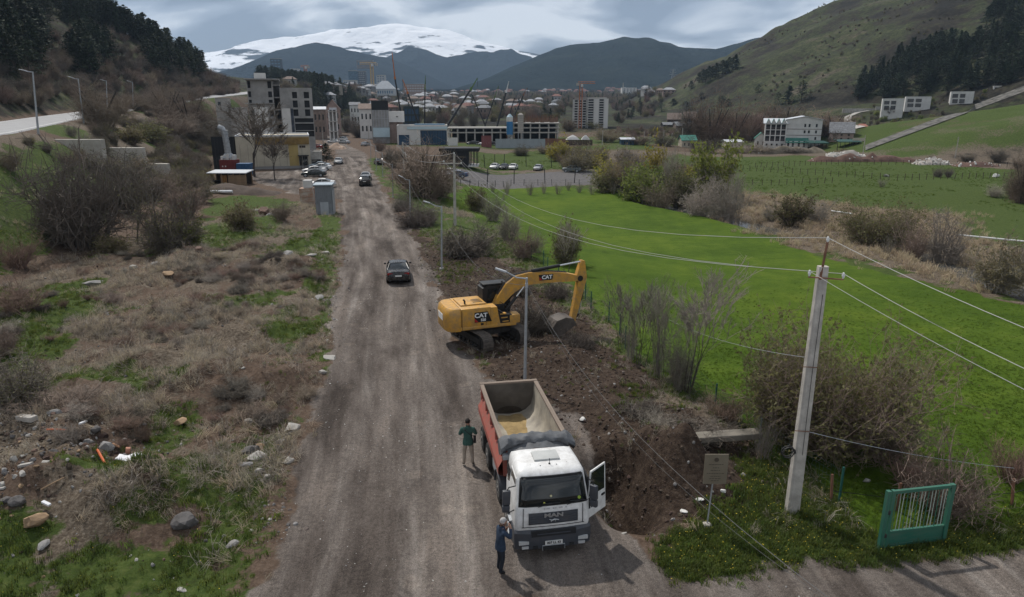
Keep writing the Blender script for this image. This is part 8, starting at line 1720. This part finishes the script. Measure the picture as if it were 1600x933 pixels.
# ------------------------------------------------------------------ rocks and rubbish
def rock_mesh(seed, m, flat=.75, n=2, jag=.22):
    rng = random.Random(seed); bm = bmesh.new(); bmesh.ops.create_icosphere(bm, subdivisions=n, radius=.5)
    pl = [(rdir(rng), rng.uniform(.24, .42)) for _ in range(13)]
    for v in bm.verts:
        c = v.co.copy()
        for d, k in pl:
            e_ = c.dot(d)-k
            if e_ > 0: c -= d*e_
        c *= 1+rng.uniform(-jag, jag)*.25; c.z *= flat; v.co = c
    me = bpy.data.meshes.new('rock'); bm.to_mesh(me); bm.free(); me.materials.append(m); return me
R_TAN = mat('tan_stone', (.30, .205, .125), .9, .2, 3, bump=.3); R_GREY = mat('grey_stone', (.24, .232, .225), .9, .2, 3, bump=.3); R_DARK = mat('dark_stone', (.105, .098, .095), .9, .25, 3, bump=.3); R_PALE = mat('pale_stone', (.34, .325, .30), .9, .15, 3, bump=.3); R_BROWN = mat('brown_stone', (.14, .09, .07), .9, .25, 3, bump=.3); R_WHITE = mat('white_rubble', (.62, .61, .58), .9, .12, 3, bump=.2)
RK = {k: [rock_mesh(40+10*i+j, m) for j in range(3)] for i, (k, m) in enumerate((('tan', R_TAN), ('grey', R_GREY), ('dark', R_DARK), ('pale', R_PALE), ('brown', R_BROWN), ('white', R_WHITE)))}
rrng = random.Random(12)
def rock(px, py, wpx, kind, label, asp=1.0, name='rock', sink=.55):
    p = on(px, py); W = wpx/FPX*(p.y*CP-(p.z-CAM_H)*SP)/.78; o = link(name, RK[kind][rrng.randrange(3)]); h = W*rrng.uniform(.7, .95)*asp; o.scale = (W, W*rrng.uniform(.65, .95), h); o.rotation_euler = (rrng.gauss(0, .15), rrng.gauss(0, .15), rrng.gauss(0, .5)); o.location = p+Vector((0, 0, h*.36*(1-sink))); return tag(o, label, 'rock')
for a in ((62, 853, 33, 'tan', 'large tan boulder at the foot of the rubble heap', 1.25), (293, 830, 42, 'dark', 'flat topped dark boulder on the grass edge of the heap', .8), (40, 833, 24, 'dark', 'dark slate lump left of the tan boulder'), (22, 832, 16, 'dark', 'smaller dark lump beside the slate one'), (72, 872, 22, 'grey', 'grey stone just below the tan boulder', .7), (50, 664, 28, 'grey', 'rounded grey boulder above the rubble heap', .8), (16, 666, 16, 'grey', 'small grey stone at the left edge above the heap'), (112, 676, 26, 'brown', 'brown stone on the crest of the rubble heap', .8), (92, 682, 22, 'grey', 'grey stone beside the brown one on the crest', .8), (170, 722, 26, 'grey', 'pale grey lump beside the white sheet', .9), (155, 706, 16, 'dark', 'upright dark stone on the heap crest', 1.4), (250, 738, 34, 'brown', 'angular brown block right of the white sheet', 1.1), (92, 745, 16, 'dark', 'dark stone in the middle of the heap'), (55, 745, 18, 'dark', 'flat dark stone left in the heap', .6), (82, 782, 16, 'pale', 'pale stone low on the heap'), (50, 812, 14, 'pale', 'pale block above the tan boulder'),
    (363, 853, 18, 'grey', 'low grey stone in the roadside grass', .7), (283, 918, 14, 'pale', 'pale flat stone near the bottom edge in the grass', .6), (390, 698, 30, 'dark', 'dark boulder at the road edge rubble', 1.0), (457, 672, 28, 'pale', 'whitish boulder at the road edge', .8), (400, 713, 34, 'pale', 'broad pale boulder in the roadside rubble', .7), (392, 704, 22, 'pale', 'pale stone behind the broad boulder', .7), (405, 690, 15, 'tan', 'small tan stone in the roadside rubble'), (383, 734, 26, 'grey', 'grey stone pile piece left of the road', .8), (405, 740, 16, 'pale', 'pale block nearest the road in the rubble', 1.1), (418, 748, 14, 'pale', 'pale chip at the end of the rubble row'), (450, 722, 18, 'pale', 'lone pale stone on the road shoulder', .6), (440, 690, 14, 'grey', 'small grey stone above the whitish boulder'),
    (450, 410, 36, 'grey', 'long flat grey slab rock near the road top left', .5), (486, 412, 18, 'pale', 'pale chips right of the flat slab rock', .5), (265, 441, 16, 'tan', 'pale tan rock in the middle of the field', 1.0), (246, 428, 14, 'grey', 'grey rock behind the pale tan one'), (150, 448, 34, 'grey', 'wide grey rock left in the field', .6), (210, 426, 12, 'pale', 'small pale rock above the wide grey one', 1.2), (316, 418, 16, 'brown', 'brown stone right of the pale tan rock', 1.2), (415, 338, 22, 'brown', 'big brown boulder below the shed', 1.1), (422, 346, 14, 'grey', 'grey stone against the brown boulder', 1.0), (400, 332, 12, 'pale', 'pale stone left of the brown boulder', .7), (390, 660, 14, 'pale', 'pale stone on the field slope'), (373, 626, 22, 'tan', 'tan flat rock in the dry grass', .5), (280, 665, 24, 'tan', 'tan outcrop in the dry grass', .7), (515, 560, 22, 'pale', 'broken pale kerb piece on the left road edge', .4), (505, 588, 14, 'pale', 'pale stone below the broken kerb piece', .8), (500, 470, 20, 'grey', 'grey rubble lump by the left ditch', .6), (508, 400, 16, 'pale', 'white stone on the green road verge', .5), (336, 240, 20, 'grey', 'grey boulder on the red soil bank', .9), (230, 298, 20, 'dark', 'dark boulder under the lowest wall block', .9),
    (910, 662, 11, 'white', 'white stone on the dark soil right of the truck body', .8), (1160, 748, 12, 'grey', 'grey stone on the earth heap right of the board'), (1354, 752, 12, 'pale', 'pale stone in the grass behind the leaning pole', 1.0), (1068, 799, 12, 'white', 'white lump at the foot of the earth heap', .7), (1092, 792, 12, 'white', 'white lump left of the board pole', .8), (1128, 786, 9, 'white', 'small white lump right of the board pole'), (975, 830, 8, 'pale', 'tiny pale stone beside the truck shadow', .5), (1080, 302, 10, 'white', 'white boulder at the near end of the stream thicket', 1.0), (1385, 276, 8, 'pale', 'pale stone in the far meadow'), (1555, 277, 12, 'white', 'white rubbish in the far meadow at the right', 1.0)):
    rock(*a[:4], a[4], a[5] if len(a) > 5 else 1.0)
orange = mat('orange_pipe', (.55, .12, .035), .5, .1, 4); wsheet = mat('white_sheet', (.66, .67, .69), .7, .08, 4); beam_m = pconc
def stick_thing(name, a, b_, r, m, label, cat, lift=.08, sq=False):
    P, Q = on(*a), on(*b_); P.z += lift; Q.z += lift; b = MB()
    if sq: b.box((Q-P)/2, ((Q-P).length, r*2.4, r*1.6), M=(Q-P).to_track_quat('X', 'Z').to_matrix(), ch=.02)
    else: b.tube([Vector((0, 0, 0)), (Q-P)/2+Vector((0, 0, .01)), Q-P], r, 8)
    o = b.build(name, m); o.location = P; return tag(o, label, cat)
stick_thing('plastic_pipe', (158, 737), (172, 756), .045, orange, 'short bright orange pipe poking from the rubble heap', 'pipe', .12); stick_thing('plastic_pipe', (80, 706), (112, 709), .03, orange, 'long thin orange pipe on the heap crest', 'pipe', .1); stick_thing('plastic_pipe', (180, 716), (190, 721), .035, mat('tan_pipe', (.4, .22, .12), .7, .1, 3), 'short tan pipe beside the pale grey lump', 'pipe', .14)
stick_thing('concrete_beam', (38, 690), (62, 696), .13, pconc, 'broken concrete beam lying on the sandy top of the heap', 'beam', .1, True); stick_thing('plank', (132, 703), (141, 694), .05, wsheet, 'white board end sticking out of the heap', 'board', .12, True); stick_thing('plank', (43, 790), (64, 792), .06, R_PALE, 'pale board low on the left of the heap', 'board', .08, True); stick_thing('plank', (0, 817), (20, 819), .045, R_PALE, 'pale stick at the left edge above the tan boulder', 'board', .06, True); stick_thing('plank', (76, 831), (87, 834), .045, wsheet, 'white strip right of the tan boulder', 'board', .2, True); stick_thing('plank', (75, 818), (112, 806), .02, R_TAN, 'thin bare branch on the heap above the tan boulder', 'branch', .1)
p = on(207, 733); b = MB(); rows = [[Vector((-.5+1.0*i/8, -.22+.5*j/4, .05+.10*math.sin(i*1.1+j*.7)*(.5+.5*(j % 2))+.06*i/8)) for i in range(9)] for j in range(5)]; b.loft(rows, cap=False, closed=False); o = b.build('plastic_sheet', wsheet, None, True); o.location = p+Vector((0, 0, .12)); m = o.modifiers.new('s', 'SOLIDIFY'); m.thickness = .015; tag(o, 'crumpled white plastic sheet on the crest of the rubble heap', 'sheet')
p = on(202, 722); b = MB(); b.box((0, 0, .12), (.16, .1, .30), ch=.02); o = b.build('brick_piece', mat('salmon_brick', (.5, .25, .18), .9, .1, 4)); o.location = p; o.rotation_euler = (.3, .2, .4); tag(o, 'salmon pink brick piece standing behind the white sheet', 'brick')
p = on(365, 305); b = MB(); b.tube([(0, 0, .25), (3.2, .2, .25)], .22, 10); o = b.build('drain_pipe', wsheet); o.location = on(330, 306); tag(o, 'white pipe lying below the lean-to shed', 'pipe')
# rubble by the far meadow: white heaps and a long earth heap
def heap(name, px0, px1, base, top, m, label, seed, stones=None):
    a = on(px0, base); c = on(px1, base); H = at((px0+px1)/2, top, (a.y+c.y)/2).z-min(a.z, c.z); v = c-a; L_ = v.length; t_ = thing(name, label, 'heap', a, math.atan2(v.y, v.x)); rng = random.Random(seed); nx_, ny_ = max(12, int(L_/.9)), 9; b = MB(); rows = []
    for j in range(ny_):
        row = []
        for i in range(nx_+1):
            u, w_ = i/nx_, j/(ny_-1); e_ = (math.sin(math.pi*min(1, max(0, u)))**.45)*(math.sin(math.pi*w_)**.8); z = H*e_*(.55+.8*float(vnoise(np.array([i*.45+seed]), np.array([j*.5]))[0])); q_ = Matrix.Rotation(math.atan2(v.y, v.x), 3, 'Z') @ Vector((u*L_, -2.5+5*w_, 0)); row.append(Vector((u*L_, -2.5+5*w_, z-.12+gz(a.x+q_.x, a.y+q_.y)-a.z)))
        rows.append(row)
    b.loft(rows, cap=False, closed=False); b.build('earth', m, t_, True)
    for k in range(stones or 0):
        u = rng.random(); w_ = rng.uniform(.05, .75); o = link('chunk', RK['white'][rng.randrange(3)], t_); s = rng.uniform(.3, .95); o.scale = (s, s*rng.uniform(.6, 1), s*.8); o.rotation_euler = (rng.random()*3, rng.random()*3, rng.random()*3); o.location = (u*L_, -2.5+5*w_, H*(math.sin(math.pi*u)**.45)*(math.sin(math.pi*w_)**.8)*.85)
e_m = mat('red_brown_earth', (.105, .062, .048), .95, .3, .8, bump=.5, bscale=3); e_g = mat('rubble_earth', (.30, .275, .25), .95, .3, .6, bump=.5, bscale=3)
heap('earth_heap', 1262, 1432, 252, 241, e_m, 'long red brown earth heap in front of the tan house', 3, 14); heap('rubble_heap', 1288, 1352, 245, 236, e_g, 'white rubble heap on top behind the long earth heap', 5, 60); heap('rubble_heap', 1428, 1482, 257, 246, e_g, 'white rubble heap right of the long earth heap', 9, 50); heap('rubble_heap', 1488, 1560, 260, 252, e_m, 'low scattered rubble ridge below the spur', 11, 22); heap('earth_heap', 322, 440, 303, 293, mat('dark_bank_earth', (.07, .052, .042), .95, .3, .8, bump=.5, bscale=3), 'dark earth bank under the lean-to shed and bare trees', 13, 0); heap('earth_heap', 512, 540, 233, 224, mat('sandy_heap', (.34, .25, .19), .95, .2, 1, bump=.3), 'small sandy heap on the upper road', 17, 3); heap('brush_bank', 1170, 1290, 240, 229, mat('dry_bank', (.15, .128, .095), .95, .35, .5, bump=.5, bscale=2), 'pale dry bank in front of the hotel', 19, 6)
# ------------------------------------------------------------------ grass, stalks, clods and pebbles
def tuft(seed, n, h, spread, m, wdt=.012, bend=.5, flowers=None):
    rng = random.Random(seed); b = MB()
    for k in range(n):
        a = rng.uniform(0, 6.28); r_ = spread*math.sqrt(rng.random()); p = Vector((r_*math.cos(a), r_*math.sin(a), -.02)); a2 = rng.uniform(0, 6.28); L_ = h*rng.uniform(.5, 1.1); d = Vector((math.cos(a2), math.sin(a2), 0)); bd = bend*rng.uniform(.4, 1.3); m1 = p+Vector((0, 0, L_*.55))+d*bd*L_*.25; tp = p+Vector((0, 0, L_*(1-.35*bd)))+d*bd*L_*.8; s = Vector((-d.y, d.x, 0))*wdt*.5; b.add([p-s, p+s, m1+s*.8, m1-s*.8, tp], [(0, 1, 2, 3), (3, 2, 4)])
    if flowers:
        for k in range(rng.randint(1, 2)): a = rng.uniform(0, 6.28); f_ = rng.uniform(.010, .016); q = Vector((.7*spread*math.cos(a), .7*spread*math.sin(a), h*rng.uniform(.8, 1.1))); b.add([q+Vector((f_, 0, 0)), q+Vector((0, f_, .004)), q+Vector((-f_, 0, 0)), q+Vector((0, -f_, .004))], [(0, 1, 2, 3)], 1)
    return b.mesh('tuft', [m]+([flowers] if flowers else []))
G_A = blade('grass_blade', (.115, .155, .030), .5, rnd=.3); G_B = blade('grass_blade_dark', (.085, .115, .028), .5, rnd=.3); G_M = blade('meadow_blade', (.078, .122, .013), .5, rnd=.12); G_D = blade('straw', (.42, .35, .255), .5, rnd=.25); G_G = blade('grey_straw', (.36, .315, .25), .5, rnd=.25); FLY = mat('yellow_flower', (.55, .42, .03), .7, .1, 2)
TG = [tuft(1, 16, .22, .10, G_A, .016), tuft(2, 18, .17, .12, G_A, .018), tuft(3, 14, .26, .10, G_B, .018), tuft(4, 16, .20, .11, G_A, .016, flowers=FLY)]
TM = [tuft(5, 16, .15, .13, G_M, .016, .7), tuft(6, 16, .18, .14, G_M, .016, .6)]; TMF = TM+[tuft(7, 10, .17, .12, G_M, .016, .6, FLY)]
TD = [tuft(8, 20, .50, .14, G_G, .012, 1.1), tuft(9, 18, .65, .16, G_D, .011, 1.3), tuft(10, 22, .40, .18, G_G, .012, .9), tuft(11, 9, .8, .12, twig_g, .014, 1.0)]
TR = [tuft(12, 26, .9, .30, blade('reed_straw', (.42, .34, .23), .4, rnd=.2), .03, .6), tuft(13, 22, .7, .35, MATS['reed_straw'], .03, .8)]
def attr(x, y, arr):
    i = np.clip(np.searchsorted(xs, x), 0, nc-1); j = np.clip(np.searchsorted(ys, y), 0, nr-1); return arr.reshape(nr, nc)[j, i]
def field(n, xr, yr, wt, near=1.6):
    """random places, denser towards the road's near end, kept where the cover wt is"""
    u = np.random.rand(n); y = yr[0]*(yr[1]/yr[0])**(u**near if near else u); x = np.random.uniform(-1, 1, n)*(xr[1]-xr[0])/2+(xr[0]+xr[1])/2; k = np.random.rand(n) < wt(x, y); k &= np.abs(x) < .86*y+4; x, y = x[k], y[k]; return np.stack([x, y, ground(x, y)], -1)
def lay(name, P, meshes, sr, label, tilt=.12, flat=1.0):
    n = len(P); s = sr[0]*(sr[1]/sr[0])**(np.random.rand(n)**(2.2 if tilt > .55 else 1)); sc = np.stack([s, s, s*flat*np.random.uniform(.7, 1.2, n)], -1); rot = np.stack([np.random.normal(0, tilt, n), np.random.normal(0, tilt, n), np.random.uniform(0, 6.28, n)], -1); return scatter(name, P, sc, rot, meshes, label, name.replace('_', ' '))
cl01 = lambda a: np.clip(a, 0, 1)
rough = lambda x, y: fbm(x, y, 3, 1.1)
HP = [hit(90, 760), hit(50, 700), hit(150, 730), hit(395, 715)]
heapm = lambda x, y: cl01(sum(np.exp(-((x-h.x)**2+(y-h.y)**2)/2.0**2) for h in HP[:3])*1.3)
lay('grass', field(60000, (-45, 14), (15, 75), lambda x, y: cl01(attr(x, y, wG)*1.5-.25)*(1-attr(x, y, wM))*(1-attr(x, y, wR))*(.35+1.1*(rough(x, y) > .45)), .9), TG[:3]*6+[TG[3]], (.7, 1.5), 'rough green grass on the verges and the left field')
lay('grass', field(16000, (3, 22), (15, 27), lambda x, y: cl01(attr(x, y, wG)*1.6-.3)*(1-attr(x, y, wM))*(1-attr(x, y, wR)), 0), TG[:3]*3+[TG[3]]*2, (.8, 1.6), 'lush grass with yellow flowers beside the access road')
lay('meadow_grass', field(120000, (-6, 50), (17, 62), lambda x, y: attr(x, y, wM)**2*(1-sstep((y-26)/32))*(.4+.5*(fbm(x+3, y, 3, .5) > .47)), .75), TMF[:2]*14+TMF[2:], (.3, .75), 'short bright meadow grass')
lay('dry_grass', field(150000, (-55, -4), (15, 95), lambda x, y: cl01(attr(x, y, wDry)*1.1)*(1-attr(x, y, wR))*(1-.85*cl01(attr(x, y, wG)))*cl01((fbm(x+8, y, 4, .5)-.45)*9)*(1-.8*heapm(x, y)), .9), TD, (.6, 1.4), 'matted grey dead grass over the left field', .5)
lay('dry_grass', field(26000, (-12, 16), (19, 75), lambda x, y: ((attr(x, y, wS) < .5)*(attr(x, y, wM) < .75)*(attr(x, y, wR) < .2)*.42+.28*(attr(x, y, wS) > .5)*(fbm(x, y, 3, .6) > .55)), .8), TD+[TG[2], TG[0], TG[0]], (.5, 1.15), 'dead stalks along the meadow fence', .5)
lay('reeds', field(26000, (10, 110), (48, 175), lambda x, y: attr(x, y, wD)*.8*(rough(x, y) > .35), .8), TR, (.7, 1.5), 'pale flattened reeds beside the stream', .35)
lay('field_grass', field(30000, (-10, 140), (95, 210), lambda x, y: attr(x, y, wF)*.5*(fbm(x, y, 3, .15) > .48), .9), [TM[0], TM[1]], (1.2, 2.4), 'rough grass of the far meadow')
CL = [rock_mesh(200+k, mat('soil_clod', (.060, .043, .033), .95, .35, 4, rnd=.35), .8, 1, .5) for k in range(3)]; PB_ = [rock_mesh(220+k, m, .6, 1) for k, m in enumerate((mat('pebble_grey', (.22, .21, .20), .9, .2, 3, rnd=.35), mat('pebble_pale', (.40, .385, .36), .9, .2, 3, rnd=.25), mat('pebble_brown', (.12, .10, .085), .9, .2, 3, rnd=.3)))]
lay('soil_clods', field(46000, (-12, 14), (18, 62), lambda x, y: attr(x, y, wS)*(1-attr(x, y, wR)*.8)*.9, .7), CL*3+[PB_[2], PB_[0]], (.03, .27), 'dark clods of dug earth', 1.0)
lay('gravel', field(30000, (-16, 16), (15, 60), lambda x, y: attr(x, y, wR)*(.10+.9*(fbm(x+2, y+5, 3, .4) > .55)), .6), PB_[:2]+PB_[2:]*2, (.025, .085), 'loose gravel on the dirt road', .6)
lay('rubble', field(26000, (-40, -5), (15, 80), lambda x, y: cl01(attr(x, y, left)*(1-attr(x, y, wR)))*(.05+.4*(fbm(x+20, y+5, 3, .5) > .58)), .8), [RK['grey'][0], RK['tan'][1], RK['dark'][2], RK['pale'][0], RK['brown'][1]]+CL, (.04, .26), 'small stones and rubble over the left field', .8)
lay('rubble', field(26000, (-26, -6), (15, 30), lambda x, y: cl01(sum(np.exp(-((x-h.x)**2+(y-h.y)**2)/(2.2 if i < 3 else .8)**2) for i, h in enumerate(HP)))*(fbm(x, y, 3, .9) > .42)*.5, 0), [RK['grey'][0], RK['tan'][1], RK['dark'][2], RK['pale'][0], RK['brown'][1]]+CL*2, (.05, .34), 'stones and broken rubble on the heap at the lower left', .9)
rdl = poly_sd(ROAD, gx, gy)
lay('rubble', field(24000, (-18, -4), (17, 62), lambda x, y: np.exp(-(attr(x, y, rdl)/.8)**2)*cl01((fbm(x, y, 3, .35)-.42)*4), .7), PB_*2+[PB_[2]]*3+[RK['grey'][2], RK['dark'][0]], (.035, .24), 'broken stones along the left road edge', .8)
